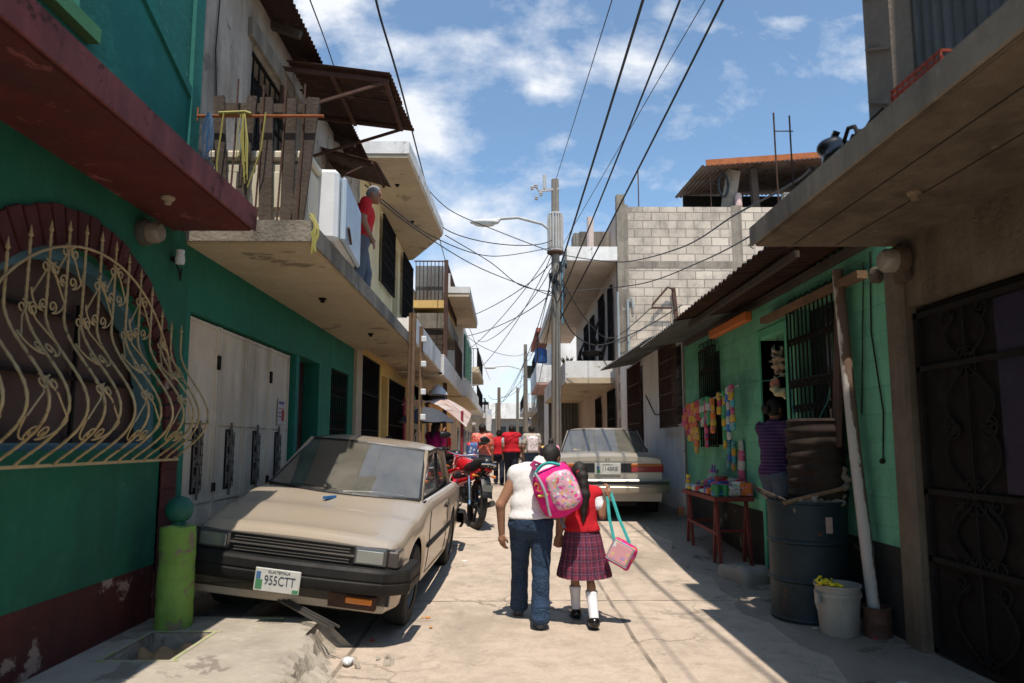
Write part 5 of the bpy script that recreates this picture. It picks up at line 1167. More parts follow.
m = MB(); m.box(.30, .62, yf - .05, yf - .0, .27, .36); m.build('valance_rust', RUSTI, c)
# licence plate
pl = MB(); yp = yf - .175; pl.cbox(-.17, .135, yp, yp + .008, .345, .495, .004); pl = pl.build('licence_plate', PLATE, c)
Mt = Matrix.Translation((-.0, yp - .001, .418)) @ Matrix.Rotation(PI / 2, 4, 'X')
text_mb('955CTT', .085, Mt, .001, .72).build('plate_number', PTXT, pl)
text_mb('GUATEMALA', .026, Matrix.Translation((-.01, yp - .001, .474)) @ Matrix.Rotation(PI / 2, 4, 'X'), .001).build('plate_name', PTXT, pl)
m = MB(); m.box(-.16, -.115, yp - .002, yp, .36, .42); m.box(.09, .13, yp - .0015, yp, .352, .375); m.build('plate_green_print', PGRN, pl)
m = MB(); m.box(-.16, -.13, yp - .002, yp, .425, .47); m.build('plate_blue_print', PBLUE, pl)
m = MB(); m.tube([wfn(.12, .02), wfn(.25, .06), wfn(.47, .05)], .008, 5); m.tube([wfn(.52, .03), wfn(.7, .07), wfn(.9, .05)], .008, 5); m.build('wiper', BLACKP, c)
m = MB(); a = Vector(wfn(.60, .07)); m.box(a.x - .26, a.x + .22, a.y - .02, a.y + .16, a.z - .04, a.z - .035); m.build('dash_paper', pm('dash_blue', (.05, .25, .42)), c)
m = MB(); m.box(-.34, .0, .62, .80, .93, 1.03); m.build('dash_box', colr('grey_card', (.33, .36, .42)), c)
Bm = Matrix.Translation(LB) @ Euler((R(.67), R(6.5), R(-2.43))).to_matrix().to_4x4()
p = Bm @ Vector((-.03, .12, .865)); m = MB(); m.beam(p + Vector((-.03, -.06, .012)), p + Vector((.03, .05, .012)), .03, .022); tag(m.build('blue_scrap', colr('scrap_blue', (.03, .16, .4))), 'small blue plastic scrap lying on the beige bonnet', 'scrap')
# metal strips leaning under the bumper
for k in range(3):
    m = MB(); m.beam((-1.95 + .03 * k, 5.10, .42), (-1.12 + .035 * k, 4.50, .215 + .003 * k), .007, .014); o = m.build('metal_strip', pm('strip_grey', (.12, .11, .10), None, 6, .6, .4)); tag(o, ['long grey metal strip fallen from under the beige car, leftmost of three', 'middle one of three grey metal strips under the beige car', 'grey metal strip under the beige car, rightmost of three'][k], 'metal strip')
# ---- silver saloon on the right (seen from behind)
SILV = car_paint('paint_silver', (.49, .435, .355), (.36, .31, .24), .4)
PS = dict(W=.85, y0=-.9, y1=3.62, WB=2.6, RA=.36, rw=.31, sill=.28, cowl=.40, deck=2.78, belt=.93, zcowl=.93, zdeck=.97, yroof0=1.15, zroof0=1.31, yroof1=2.18, zroof1=1.33, ws_w=.74, roof_wf=.58, roof_wr=.57, rw_w=.70,
     plan=[(-.9, .9), (-.5, .97), (.2, 1.0), (2.6, .99), (3.4, .965), (3.62, .93)], top=[(-.9, .66), (-.7, .74), (.40, .90), (.7, .92), (2.6, .93), (2.78, .965), (3.2, .97), (3.52, .955), (3.62, .90)],
     yB=1.55, cw=.16, bow=.12, bz=(.40, .60), bmat=DARKTRIM, bmatr=SILV, doors=[(.5, 1.5), (1.56, 2.4)], paint=SILV, sw=-.33)
yawS = R(180 - 5); ra = Vector((1.60, 11.15, .255)); loc = ra + Matrix.Rotation(yawS, 3, 'Z') @ Vector((0, -2.6, 0))
c, sec, halfw, wfn = make_car('parked_car', 'silver four-door saloon seen from behind, parked against the white wall', tuple(loc), (0, 0, yawS), PS)
yr = 3.62
for sd in (-1, 1):
    a, b = sorted((sd * .34, sd * .80)); m = MB(); m.cbox(a, b, yr - .03, yr + .012, .70, .78, .008); m.build('tail_light', REDL, c, smooth=True, angle=30)
    m = MB(); m.cbox(a, b, yr - .03, yr + .013, .783, .825, .008); m.build('indicator', flat('amber_dark', (.42, .12, .02), .3), c, smooth=True, angle=30)
    a, b = sorted((sd * .792, sd * .812)); m = MB(); m.cbox(a, b, yr - .22, yr - .0, .70, .82, .008); m.build('side_light', REDL, c)
m = MB(); m.box(-.36, .36, yr - .02, yr + .006, .695, .83); m.build('plate_recess', BLACKP, c)
m = MB(); m.box(-.86, .86, yr + .105, yr + .152, .528, .575); m.build('bumper_strip', BLACKP, c)
m = MB(); m.box(-.5, .5, yr + .004, yr + .008, .855, .858); m.tube([(-.72, yr - .03, .68), (.72, yr - .03, .68)], .008, 5); m.build('boot_seam', DARK, c)
pl = MB(); pl.cbox(-.19, .19, yr + .012, yr + .02, .665, .835, .004); pl = pl.build('licence_plate', PLATE, c)
Mr = Matrix.Rotation(PI, 4, 'Z') @ Matrix.Rotation(PI / 2, 4, 'X')
text_mb('114BRB', .085, Matrix.Translation((-.03, yr + .021, .745)) @ Mr, .001, .85).build('plate_number', PTXT, pl)
text_mb('GUATEMALA', .026, Matrix.Translation((0, yr + .021, .808)) @ Mr, .001).build('plate_name', PTXT, pl)
m = MB(); m.box(.11, .16, yr + .02, yr + .022, .69, .74); m.build('plate_green_print', PGRN, pl)
m = MB(); m.box(.12, .16, yr + .02, yr + .022, .745, .785); m.build('plate_blue_print', PBLUE, pl)
text_mb('8 5', .05, Matrix.Translation((0, yr + .003, .885)) @ Mr, .002).build('boot_badge', flat('badge', (.15, .15, .15), .4), c)
m = MB(); m.tube([(.4, yr - .1, .27), (.4, yr + .12, .27)], .025, 8); m.build('exhaust', RUSTI, c)
m = MB(); m.cbox(-.55, .1, 2.55, 2.75, .96, 1.02, .01); m.build('parcel_shelf_cloth', pm('shelf_blue', (.08, .32, .5)), c)
m = MB(); m.cbox(.15, .5, 2.5, 2.75, .96, 1.03, .01); m.build('parcel_shelf_box', colr('shelf_tan', (.6, .4, .2)), c)
# ================================================================== PEOPLE
def skinmat(n, c): return pm('skin_' + n, c, tuple(x * .85 for x in c), 8, .6, bump=.08)
SKIN = skinmat('brown', (.36, .18, .105)); SKIND = skinmat('deep', (.27, .13, .075))
HAIR = NT('black_hair'); s_ = HAIR.sep(); hf = HAIR.noise(60, 3, .6, HAIR.mapping((1, 1, .12))); HAIR = HAIR.out(HAIR.mix(hf, (.006, .005, .0045), (.022, .016, .013)), .7, HAIR.bump(hf, .35, .006))
GREYH = pm('grey_hair', (.30, .30, .31), (.16, .16, .17), 20, .8, bump=.5)
def knit(n, c, d=.82): return pm('cloth_' + n, c, tuple(x * d for x in c), 7, .9, bump=.4, bs=13, bd=.025)
DENIM = NT('denim'); s_ = DENIM.sep(); DENIM = DENIM.out(DENIM.mix(DENIM.ramp(DENIM.math('ADD', DENIM.noise(4, 6), DENIM.math('MULTIPLY', DENIM.noise(220, 2), .15)), [(.35, 0), (.75, 1)]), (.010, .028, .065), (.022, .055, .115)), .85, DENIM.bump(DENIM.noise(9, 5, .6, DENIM.mapping((1, 1, 1.6)), 1.2), 1.0, .05))
def V3(*a): return np.array(a, float)
class Fig:
    """joint dictionary in world metres; builds one continuous body and separate clothing"""
    def __init__(s, J, s_=1.0, girth=1.0): s.J = {k: np.array(v, float) for k, v in J.items()}; s.s = s_; s.g = girth
    def torso(s, e=0.0):
        J, g, k = s.J, s.g * s.s, s.s
        ax = J['shR'] - J['shL']; ang = math.atan2(ax[1], ax[0])
        def el(c, r): return ellip(c, [x + e for x in r], (0, 0, ang))
        P = [el(J['pelvis'], (.165 * g, .125 * g, .13 * k)), el(J['waist'], (.135 * g, .105 * g, .13 * k)), el(J['chest'], (.155 * g, .115 * g, .17 * k)),
             capsule(J['shL'], J['shR'], .058 * g + e, .058 * g + e), capsule(J['chest'], J['neck'], .085 * g + e, .055 * k + e), capsule(J['pelvis'], J['chest'], .11 * g + e, .11 * g + e)]
        return P
    def leg(s, sd, e=0.0, flare=0):
        J, g = s.J, s.g * s.s
        h, kn, an = J['hip' + sd], J['knee' + sd], J['ank' + sd]
        return [capsule(h, kn, .082 * g + e, .055 * g + e), capsule(kn, an, .053 * g + e, .036 * g + e + flare), ellip(h * .6 + J['pelvis'] * .4 + V3(0, -.035, -.01) * s.s, (.085 * g + e, .085 * g + e, .09 * g + e))]
    def calf(s, sd):
        J, g = s.J, s.g * s.s; kn, an = J['knee' + sd], J['ank' + sd]; c = kn * .68 + an * .32 + V3(0, -.015, 0) * s.s
        return ellip(c, (.045 * g, .05 * g, .11 * s.s))
    def foot(s, sd):
        J = s.J; a = J['ank' + sd]; t = J['toe' + sd]; return [capsule(a + V3(0, 0, -.035) * s.s, t, .034 * s.s, .026 * s.s)]
    def arm(s, sd, e=0.0, frac=1.0):
        J, g = s.J, s.g * s.s; a, b, c = J['sh' + sd], J['elb' + sd], J['wr' + sd]; P = []
        if frac <= .5: P = [capsule(a, a + (b - a) * frac * 2, .05 * g + e, .044 * g + e)]
        else: P = [capsule(a, b, .05 * g + e, .037 * g + e), capsule(b, b + (c - b) * (frac - .5) * 2, .037 * g + e, .026 * g + e * .8)]
        return P
    def hand(s, sd, mb, curl=.5, size=1.0, h=.0048):
        J = s.J; w_ = J['wr' + sd]; e_ = J['elb' + sd]; d = J.get('hdir' + sd, w_ - e_); d = d / np.linalg.norm(d)
        nrm = J.get('palm' + sd, V3(1 if sd == 'L' else -1, 0, 0)); nrm = nrm - d * (nrm @ d); nrm /= np.linalg.norm(nrm); side = np.cross(d, nrm); th = J.get('thumb' + sd, None)
        if th is not None and side @ th < 0: side = -side
        k = s.s * size; P = [capsule(w_, w_ + d * .05 * k, .024 * k, .030 * k, 1), ellip(w_ + d * .055 * k, (.032 * k, .032 * k, .032 * k))]
        F = []
        for i, (o, L) in enumerate(((.030, .075), (.011, .085), (-.009, .080), (-.028, .062))):
            b0 = w_ + d * .07 * k + side * o * k; p = b0; dd = d.copy(); ang = 0
            for j, f in enumerate((.45, .32, .23)):
                ang += curl * (.35 + .35 * j); dd = d * math.cos(ang) + nrm * math.sin(ang); q = p + dd * L * f * k; F.append(capsule(p, q, (.0092 - .0008 * j) * k, (.0088 - .001 * j) * k)); p = q
        b0 = w_ + d * .02 * k + side * .024 * k; q = b0 + (d * .75 + side * .55 + nrm * .25) * .04 * k; r = q + (d * .9 + side * .1 + nrm * .4) * .028 * k
        F += [capsule(b0, q, .012 * k, .010 * k), capsule(q, r, .010 * k, .008 * k)]
        palm = union(P, .012); palm.bb = palm.bb
        hb = rbox(w_ + d * .05 * k, (.03 * k,) * 3, .012 * k)
        imp(mb, union([palm] + F, .006), h * (1 if k > .8 else .85))
    def head(s):
        J = s.J; c = J['head']; k = s.s; f = J.get('face', V3(0, 1, 0)); f = f / np.linalg.norm(f); r = np.cross(f, V3(0, 0, 1)); r /= np.linalg.norm(r); up = np.cross(r, f)
        yaw = math.atan2(-f[0], f[1]); pit = math.asin(max(-1, min(1, f[2])))
        s.f, s.r, s.up, s.rot = f, r, up, (pit, 0, yaw)
        P = [ellip(c, (.074 * k, .092 * k, .105 * k), s.rot), ellip(c - up * .05 * k + f * .03 * k, (.055 * k, .06 * k, .06 * k), s.rot),
             capsule(J['neck'] - V3(0, 0, .03) * k, c - up * .06 * k - f * .01 * k, .052 * k, .048 * k)]
        P.append(capsule(c + f * .085 * k + up * .01 * k, c + f * .108 * k - up * .022 * k, .009 * k, .015 * k))
        P.append(ellip(c + f * .086 * k - up * .052 * k, (.026 * k, .012 * k, .010 * k), s.rot)); P.append(ellip(c + f * .078 * k - up * .09 * k, (.026 * k, .022 * k, .02 * k), s.rot))
        for sg in (-1, 1): P.append(ellip(c + r * sg * .076 * k - f * .005 * k - up * .005 * k, (.010 * k, .020 * k, .030 * k), s.rot))
        return P
def build_person(label, F, org, clothes, hair, h=.010, group=None, skin=SKIN, hands='LR', curl=.5, shoes=None, legs_bare=True, arms=True, eyes=False):
    t = thing('person', label, 'person', org, group)
    body = F.head() + F.torso(-.006)
    for sd in 'LR':
        body += F.arm(sd); 
        if 'hip' + sd in F.J: body += F.leg(sd, -.008) + [F.calf(sd)] + F.foot(sd)
    m = MB(); imp(m, union(body, .018 * F.s), h)
    if h < .013:
        for sd in hands: F.hand(sd, m, curl)
    else:
        for sd in hands:
            w_ = F.J['wr' + sd]; d = w_ - F.J['elb' + sd]; d = d / np.linalg.norm(d); imp(m, union([capsule(w_, w_ + d * .07, .026, .028), capsule(w_ + d * .07, w_ + d * .15, .022, .014), capsule(w_ + d * .03, w_ + d * .09 + V3(0, .03, 0), .012, .01)], .01), .012)
    m.build('body', skin, t, smooth=True, angle=80)
    for nm, mat_, g, kw in clothes:
        m = MB(); imp(m, g, kw.get('h', h)); m.build(nm, mat_, t, smooth=True, angle=80)
    if shoes:
        for sd in 'LR':
            J = F.J; a, tt = J['ank' + sd], J['toe' + sd]; k = F.s; g = union([capsule(a + V3(0, 0, -.035 * k), tt, .042 * k, .034 * k), capsule(a + V3(0, -.03 * k, -.045 * k), a + V3(0, 0, -.03 * k), .036 * k, .04 * k)], .02)
            g2 = clip(g, lambda X, Y, Z, z0=shoes[1][sd]: z0 - Z); m = MB(); imp(m, g2, min(h, .008)); m.build('shoe', shoes[0], t, smooth=True, angle=80)
    for nm, mat_, g in hair:
        m = MB(); imp(m, g, min(h, .010)); m.build(nm, mat_, t, smooth=True, angle=80)
    if eyes:
        for sg in (-1, 1): m = MB(); c = F.J['head'] + F.f * .085 * F.s + F.r * sg * .03 * F.s + F.up * .012 * F.s; m.ell(tuple(c), .011 * F.s, 10, 6); m.build('eye', BLACKP, t, smooth=True)
    return t
def stdJ(x, y, z, H=1.6, yaw=0.0, lean=0.0, arms=None, step=0.06, headyaw=0.0):
    k = H / 1.62; L = {'pelvis': (0, 0, .90), 'waist': (0, .0, 1.03), 'chest': (0, .0, 1.20), 'neck': (0, .0, 1.38), 'head': (0, .02, 1.51), 'shL': (-.165, 0, 1.325), 'shR': (.165, 0, 1.325),
      'elbL': (-.215, -.02, 1.06), 'elbR': (.215, -.02, 1.06), 'wrL': (-.22, .05, .84), 'wrR': (.22, .05, .84), 'hipL': (-.085, 0, .86), 'hipR': (.085, 0, .86), 'kneeL': (-.09, .03 + step, .47), 'kneeR': (.09, .02 - step * .3, .47),
      'ankL': (-.09, step, .085), 'ankR': (.09, -step, .085), 'toeL': (-.10, step + .15, .035), 'toeR': (.10, -step + .15, .035)}
    if arms: L.update(arms)
    c, s_ = math.cos(yaw), math.sin(yaw); out = {}
    for q, (a, b, d) in L.items():
        b = b + lean * max(0, d - .9); out[q] = (x + k * (c * a - s_ * b), y + k * (s_ * a + c * b), z + k * d)
    hy = yaw + headyaw; out['face'] = (-math.sin(hy), math.cos(hy), 0)
    return out
def cut_above(z): return lambda X, Y, Z: Z - z
def cut_below(z): return lambda X, Y, Z: z - Z
def top_cloth(F, hem, sl=.3, e=.014, neck=None, extra=None):
    P = F.torso(e)
    for sd in 'LR':
        if sl > 0: P += F.arm(sd, e + .004, sl)
    nk = F.J['neck']; g = wobble(union(P, .02), .0018, 30, 3); cuts = [cut_below(hem)]
    cuts.append(lambda X, Y, Z: (.060 * F.s) - np.sqrt((X - nk[0])**2 + (Y - nk[1])**2 + ((Z - nk[2] - .05 * F.s) * .8)**2))
    return clip(g, *cuts)
def pants(F, wz, az, e=.012, flare=.02):
    P = F.torso(e - .003)[:2]
    for sd in 'LR': P += F.leg(sd, e, flare) + [infl(F.calf(sd), e)]
    return clip(wobble(union(P, .02), .0014, 26, 5), cut_above(wz), cut_below(az))
def cap_hair(F, dz=.0, back=.012, ex=()):
    J, k = F.J, F.s; c = J['head']; f = F.f
    g = ellip(c - f * back * k + F.up * .012 * k, (.084 * k, .098 * k, .108 * k), F.rot)
    fx = f
    def cut(X, Y, Z): return ((X - c[0]) * fx[0] + (Y - c[1]) * fx[1] + (Z - c[2]) * fx[2]) - .052 * k - .9 * np.minimum(0, 0) - np.maximum(0, (Z - c[2] - .055 * k)) * 3
    def cut2(X, Y, Z): return c[2] - .075 * k + dz - Z + ((X - c[0]) * fx[0] + (Y - c[1]) * fx[1]) * .8
    return clip(wobble(g, .0008, 60, 4), cut, cut2)
# ---------------------------------------------------------------- woman with jeans
J = dict(pelvis=(.20, 5.40, .78), waist=(.19, 5.42, .90), chest=(.21, 5.47, 1.06), neck=(.29, 5.53, 1.215), head=(.375, 5.60, 1.262), shL=(.095, 5.46, 1.14), shR=(.375, 5.46, 1.14),
         elbL=(-.035, 5.42, .90), wrL=(-.025, 5.46, .68), elbR=(.44, 5.44, .88), wrR=(.425, 5.50, .67), hipL=(.125, 5.42, .74), hipR=(.28, 5.38, .74), kneeL=(.12, 5.58, .41), kneeR=(.275, 5.36, .41),
         ankL=(.115, 5.68, .085), ankR=(.265, 5.27, .085), toeL=(.10, 5.83, .035), toeR=(.26, 5.41, .035), face=(.55, .8, -.25), palmL=(.6, .5, 0), palmR=(0, 1, 0))
F = Fig(J, .93, 1.08); F.head()
g_top = top_cloth(F, .80, .0, .016)
P = F.torso(.016); P += [capsule(F.J['sh' + s_], F.J['sh' + s_] + (F.J['elb' + s_] - F.J['sh' + s_]) * .12, .064, .062) for s_ in 'LR']
nk = F.J['neck']; g_top = clip(wobble(union(P, .02), .002, 24, 3), cut_below(.80), lambda X, Y, Z: .078 - np.sqrt((X - nk[0] - .035)**2 + (Y - nk[1] - .03)**2 + (Z - nk[2] - .02)**2))
hr = [('hair', HAIR, cap_hair(F, -.0))]
WHT = knit('white', (.80, .78, .77), .93)
build_person('woman in white sleeveless top and blue jeans bending towards the girl beside her', F, (.2, 5.45, 0),
    [('top', WHT, g_top, {}), ('jeans', DENIM, pants(F, .84, .045, .012, .024), {}), ('belt', BLACKP, clip(union(F.torso(.013)[:2], .02), cut_above(.845), cut_below(.825)), {})], hr, .0095, hands='LR', curl=.55,
    shoes=(knit('grey_shoe', (.07, .08, .10)), {'L': .006, 'R': .006}))
# ---------------------------------------------------------------- schoolgirl
k = .76
J = dict(pelvis=(.60, 5.43, .70), waist=(.595, 5.44, .79), chest=(.595, 5.445, .89), neck=(.60, 5.45, 1.03), head=(.588, 5.46, 1.145), shL=(.49, 5.45, .985), shR=(.705, 5.45, .985),
         elbL=(.475, 5.44, .81), wrL=(.435, 5.48, .68), elbR=(.76, 5.40, .82), wrR=(.80, 5.36, .965), hipL=(.545, 5.43, .64), hipR=(.65, 5.43, .64), kneeL=(.55, 5.52, .36), kneeR=(.655, 5.40, .36),
         ankL=(.565, 5.60, .07), ankR=(.665, 5.26, .085), toeL=(.55, 5.71, .03), toeR=(.66, 5.37, .03), face=(-.1, 1, 0), palmL=(0, 1, 0), palmR=(-.6, .5, .1), hdirR=(.1, .1, 1))
F = Fig(J, k, 1.0); F.head()
VEST = knit('school_red', (.58, .010, .022)); SHIRT = knit('shirt_white', (.8, .8, .84), .92)
sleeves = union(F.arm('L', .014, .27), .01); sleeve2 = union(F.arm('R', .014, .27), .01)
collar = clip(capsule(F.J['neck'] + V3(0, 0, -.025), F.J['neck'] + V3(0, 0, .02), .055, .045), cut_above(1.055))
pt = F.J['head']; fdir = F.f
tail = union([capsule(pt + V3(.0, -.075, .01), pt + V3(.01, -.13, -.02), .026, .040), capsule(pt + V3(.01, -.13, -.02), pt + V3(.02, -.15, -.16), .043, .045), capsule(pt + V3(.02, -.15, -.16), pt + V3(.012, -.14, -.36), .045, .012)], .02)
tG = build_person('schoolgirl in red vest and plaid skirt holding a pink lunch bag by its strap', F, (.6, 5.45, 0),
    [('shirt_sleeve', SHIRT, sleeves, {}), ('shirt_sleeve', SHIRT, sleeve2, {}), ('collar', SHIRT, collar, {}), ('vest', VEST, clip(wobble(union(F.torso(.020), .02), .003, 26, 4), cut_below(.705), lambda X, Y, Z: .047 - np.sqrt((X - .60)**2 + (Y - 5.45)**2 + (Z - 1.06)**2)), {})],
    [('hair', HAIR, cap_hair(F)), ('ponytail', HAIR, wobble(tail, .0012, 40, 2)), ('hair_tie', VEST, capsule(pt + V3(-.012, -.092, .005), pt + V3(.012, -.092, .005), .022, .022))], .0085, hands='LR', curl=.8)
# plaid skirt with pleats
PLAID = NT('plaid_cloth'); s_ = PLAID.sep(); ang = PLAID.math('ARCTAN2', s_[1], s_[0])
def stripes(t_, src, freq, lo, hi, ph=0.0): return t_.ramp(t_.math('FRACT', t_.math('ADD', t_.math('MULTIPLY', src, freq), ph)), [(0, 0), (lo, 0), (lo + .001, 1), (hi, 1), (hi + .001, 0)], 'LINEAR')
base = PLAID.mix(PLAID.math('MULTIPLY', stripes(PLAID, ang, 3.2, .2, .62), .8), (.30, .035, .075), (.055, .018, .06))
base = PLAID.mix(PLAID.math('MULTIPLY', stripes(PLAID, s_[2], 11.0, .25, .6), .62), base, (.035, .012, .035))
base = PLAID.mix(PLAID.math('MULTIPLY', stripes(PLAID, ang, 6.4, .02, .10), .8), base, (.45, .25, .38)); base = PLAID.mix(PLAID.math('MULTIPLY', stripes(PLAID, s_[2], 22.0, .05, .14, .3), .7), base, (.40, .20, .34))
PLAID = PLAID.out(PLAID.mix(.52, base, (.045, .008, .022)), .9, PLAID.bump(PLAID.noise(90, 2), .2, .005))
m = MB()
def skirt(u, v):
    a = 2 * PI * u; z = .74 - .385 * v; r = .118 + .080 * v ** .85; pl_ = .013 * v * abs(((u * 22) % 1) - .5) * 2 + .010 * v * math.sin(a * 3 + 1) + .004 * math.sin(9 * v + a * 2)
    return (.60 + .01 * v + (r * 1.02 + pl_) * math.cos(a), 5.435 + (r * .88 + pl_) * math.sin(a), z)
m.grid(skirt, 176, 14, True); m.build('skirt', PLAID, tG, smooth=True, angle=60)
for sd in 'LR':
    a, kn = F.J['ank' + sd], F.J['knee' + sd]; m = MB(); imp(m, clip(union([capsule(kn, a, .044, .036), infl(F.calf(sd), .008)], .02), cut_above(.265)), .008); m.build('sock', pm('sock_white', (.82, .82, .86), (.74, .74, .8), 9, .9), tG, smooth=True, angle=80)
    tt = F.J['toe' + sd]; g = clip(union([capsule(a + V3(0, -.015, -.03), tt, .040, .033), ellip(a + V3(0, -.005, -.03), (.04, .05, .04))], .02), cut_below(.008), cut_above(.085 if sd == 'L' else .095)); m = MB(); imp(m, g, .006); sh = m.build('shoe', flat('black_leather', (.010, .009, .010), .22), tG, smooth=True, angle=80)
    m = MB(); m.tube([(a[0] + .04 * math.cos(q * .52), a[1] + .045 * math.sin(q * .52) + .03, a[2] + .0) for q in range(13)], .006, 5); m.build('shoe_strap', _MC['black_leather'], sh)
# pink backpack over the woman's shoulder
def confetti(name, cols, sc=22, base=(.85, .72, .76), keep=.5):
    t = NT(name); dv = t.n.new('ShaderNodeTexNoise'); dv.inputs['Scale'].default_value = 30; t.link(t.co, dv.inputs['Vector']); va = t.n.new('ShaderNodeVectorMath'); va.operation = 'MULTIPLY_ADD'; t.link(dv.outputs['Color'], va.inputs[0]); va.inputs[1].default_value = (.05, .05, .05); t.link(t.co, va.inputs[2]); vv = va.outputs[0]; v = t.voro(sc, vv); r_ = t.ramp(t.sep(v)[0], [(i / len(cols), c) for i, c in enumerate(cols)], 'CONSTANT'); d = t.ramp(t.voro(sc, vv, 'Distance'), [(.0, 1), (.44, 1), (.52, 0)])
    return t.out(t.mix(t.math('MULTIPLY', d, t.ramp(t.sep(v)[1], [(0, 0), (keep, 0), (keep + .01, 1)])), base, r_), .6)
HOT = knit('hot_pink', (.78, .018, .24)); CONF = confetti('confetti_pink', [(.75, .05, .3), (.35, .3, .5), (.25, .45, .4), (.8, .45, .1), (.5, .1, .4), (.45, .55, .25), (.8, .8, .8)], 38, (.74, .40, .50), .1)
c0 = V3(.385, 5.22, 1.045); rot = (R(6), R(-22), R(-14)); Mb = Matrix.Translation(tuple(c0)) @ Euler(rot).to_matrix().to_4x4()
t = thing('backpack', 'hot pink school backpack with patterned pale pocket over the woman\'s right shoulder', 'backpack', tuple(c0))
def shp(hw, hh, hd, off=(0, 0, 0)):
    g = union([ellip(np.array(Mb @ Vector((off[0], off[1], off[2] - .04))), (hw, hd, hh * .82), rot), rbox(np.array(Mb @ Vector((off[0], off[1], off[2] - .02))), (hw * .86, hd * .8, hh * .8), hd * .6, rot)], .04); return wobble(g, .004, 22, 6)
m = MB(); imp(m, shp(.165, .215, .095), .009); m.build('main_body', HOT, t, smooth=True, angle=80)
m = MB(); imp(m, shp(.108, .165, .055, (.058, -.062, -.01)), .009); m.build('front_pocket', CONF, t, smooth=True, angle=80)
m = MB(); P = [Mb @ Vector((-.085 + .02 * math.sin(q * .35), -.105 - .018 * math.sin(q * PI / 12), .17 - .028 * q)) for q in range(13)]; m.tube(P, .011, 6); m.build('zip', colr('zip_grey', (.42, .42, .48)), t, smooth=True)
m = MB(); P = [Mb @ Vector((-.105 + .21 * q / 12, -.06 + .01 * q / 12, .15 + .05 * math.sin(PI * q / 12))) for q in range(13)]; m.tube(P, .013, 6); m.build('top_piping', knit('teal', (.05, .42, .40)), t, smooth=True)
m = MB(); m.tube([Mb @ Vector(p) for p in ((-.09, .03, .17), (-.12, .07, .22), (-.10, .14, .23), (-.06, .20, .18), (-.05, .22, .05), (-.06, .16, -.08), (-.08, .08, -.15))], .019, 8, flat=.4); m.build('strap', knit('magenta_dark', (.26, .012, .09)), t, smooth=True)
m = MB(); m.tube([Mb @ Vector(p) for p in ((.10, .03, .15), (.12, .08, .15), (.13, .11, .06), (.12, .1, -.08), (.08, .07, -.14))], .018, 8, flat=.4); m.build('strap', _MC['cloth_magenta_dark'], t, smooth=True)
m = MB(); m.tube([Mb @ Vector(p) for p in ((-.05, .05, -.2), (-.06, .0, -.25), (-.05, -.03, -.30))], .010, 6, flat=.35); m.build('strap_end', colr('strap_grey', (.2, .25, .3)), t, smooth=True)
m = MB(); P = [(-.13, -.095, .08), (-.11, -.105, .095), (-.09, -.105, .08), (-.10, -.105, .06), (-.12, -.1, .045), (-.10, -.105, .03), (-.07, -.11, .04)]; m.tube([Mb @ Vector(p) for p in P], .006, 5); m.build('embroidery', colr('thread_orange', (.75, .35, .06)), t)
m = MB(); m.tube([Mb @ Vector((-.13 + .018 * q, -.098 - .001 * q, .0 - .004 * q)) for q in range(5)], .009, 5); m.build('embroidery', colr('thread_yellow', (.75, .65, .12)), t)
# lunch bag on its strap
t = thing('lunch_bag', 'pink lunch bag with teal strap dangling from the schoolgirl\'s right hand', 'bag', (.9, 5.28, .5))
bc = Vector((.885, 5.30, .545)); rb = (R(8), R(28), R(-10)); Mk = Matrix.Translation(bc) @ Euler(rb).to_matrix().to_4x4()
m = MB(); imp(m, wobble(rbox(bc, (.098, .048, .095), .028, rb), .002, 30), .007); m.build('body', confetti('confetti_magenta', [(.7, .02, .2), (.8, .15, .05), (.3, .02, .3), (.7, .1, .4)], 26, (.62, .02, .16), .3), t, smooth=True, angle=80)
m = MB(); imp(m, rbox(Mk @ Vector((-.012, -.048, .012)), (.078, .010, .075), .008, rb), .005); m.build('front_panel', confetti('confetti_soft', [(.8, .6, .3), (.55, .35, .6), (.8, .8, .85), (.8, .3, .4)], 28, (.80, .40, .44), .6), t, smooth=True)
m = MB(); q_ = [(-.092, -.052, .09), (.068, -.052, .09), (.07, -.052, -.066), (-.092, -.052, -.066), (-.092, -.052, .09)]; m.tube([Mk @ Vector(p) for p in q_], .006, 5); m.build('piping', colr('piping_grey', (.35, .5, .5)), t)
TEALS = knit('teal', (.05, .42, .40)); hd = Vector((.80, 5.36, 1.02))
m = MB(); P1 = Mk @ Vector((-.09, 0, .06)); P2 = Mk @ Vector((.02, 0, .10)); m.tube([P1, P1.lerp(hd, .5) + Vector((-.015, 0, -.02)), hd + Vector((-.01, -.01, -.01)), hd + Vector((.0, 0, .012)), hd + Vector((.015, -.01, -.01)), P2.lerp(hd, .5) + Vector((.0, 0, -.01)), P2], .012, 8, flat=.3); m.build('strap', TEALS, t, smooth=True)
# ---------------------------------------------------------------- man on the balcony
J = stdJ(-1.62, 7.05, 3.055, 1.18 / 1.0 * 1.0, 0)
sc = 1.17 / 1.62
J = stdJ(-1.84, 8.45, 3.055, 1.62, R(-75), .12, {'wrR': (.24, .12, .86), 'elbR': (.23, .0, 1.08)})
J['face'] = (.93, -.05, -.35); J['head'] = tuple(V3(*J['head']) + V3(.07, 0, -.02))
F = Fig(J, 1.0, 1.08); F.head()
build_person('grey-haired man in a red shirt looking down from the balcony', F, (-1.84, 8.45, 3.055), [('shirt', knit('red_shirt', (.62, .018, .025)), top_cloth(F, 3.93, .28), {}), ('trousers', knit('grey_trousers', (.13, .15, .19)), pants(F, 3.97, 3.1), {})], [('hair', GREYH, cap_hair(F))], .011, curl=.4, eyes=True)
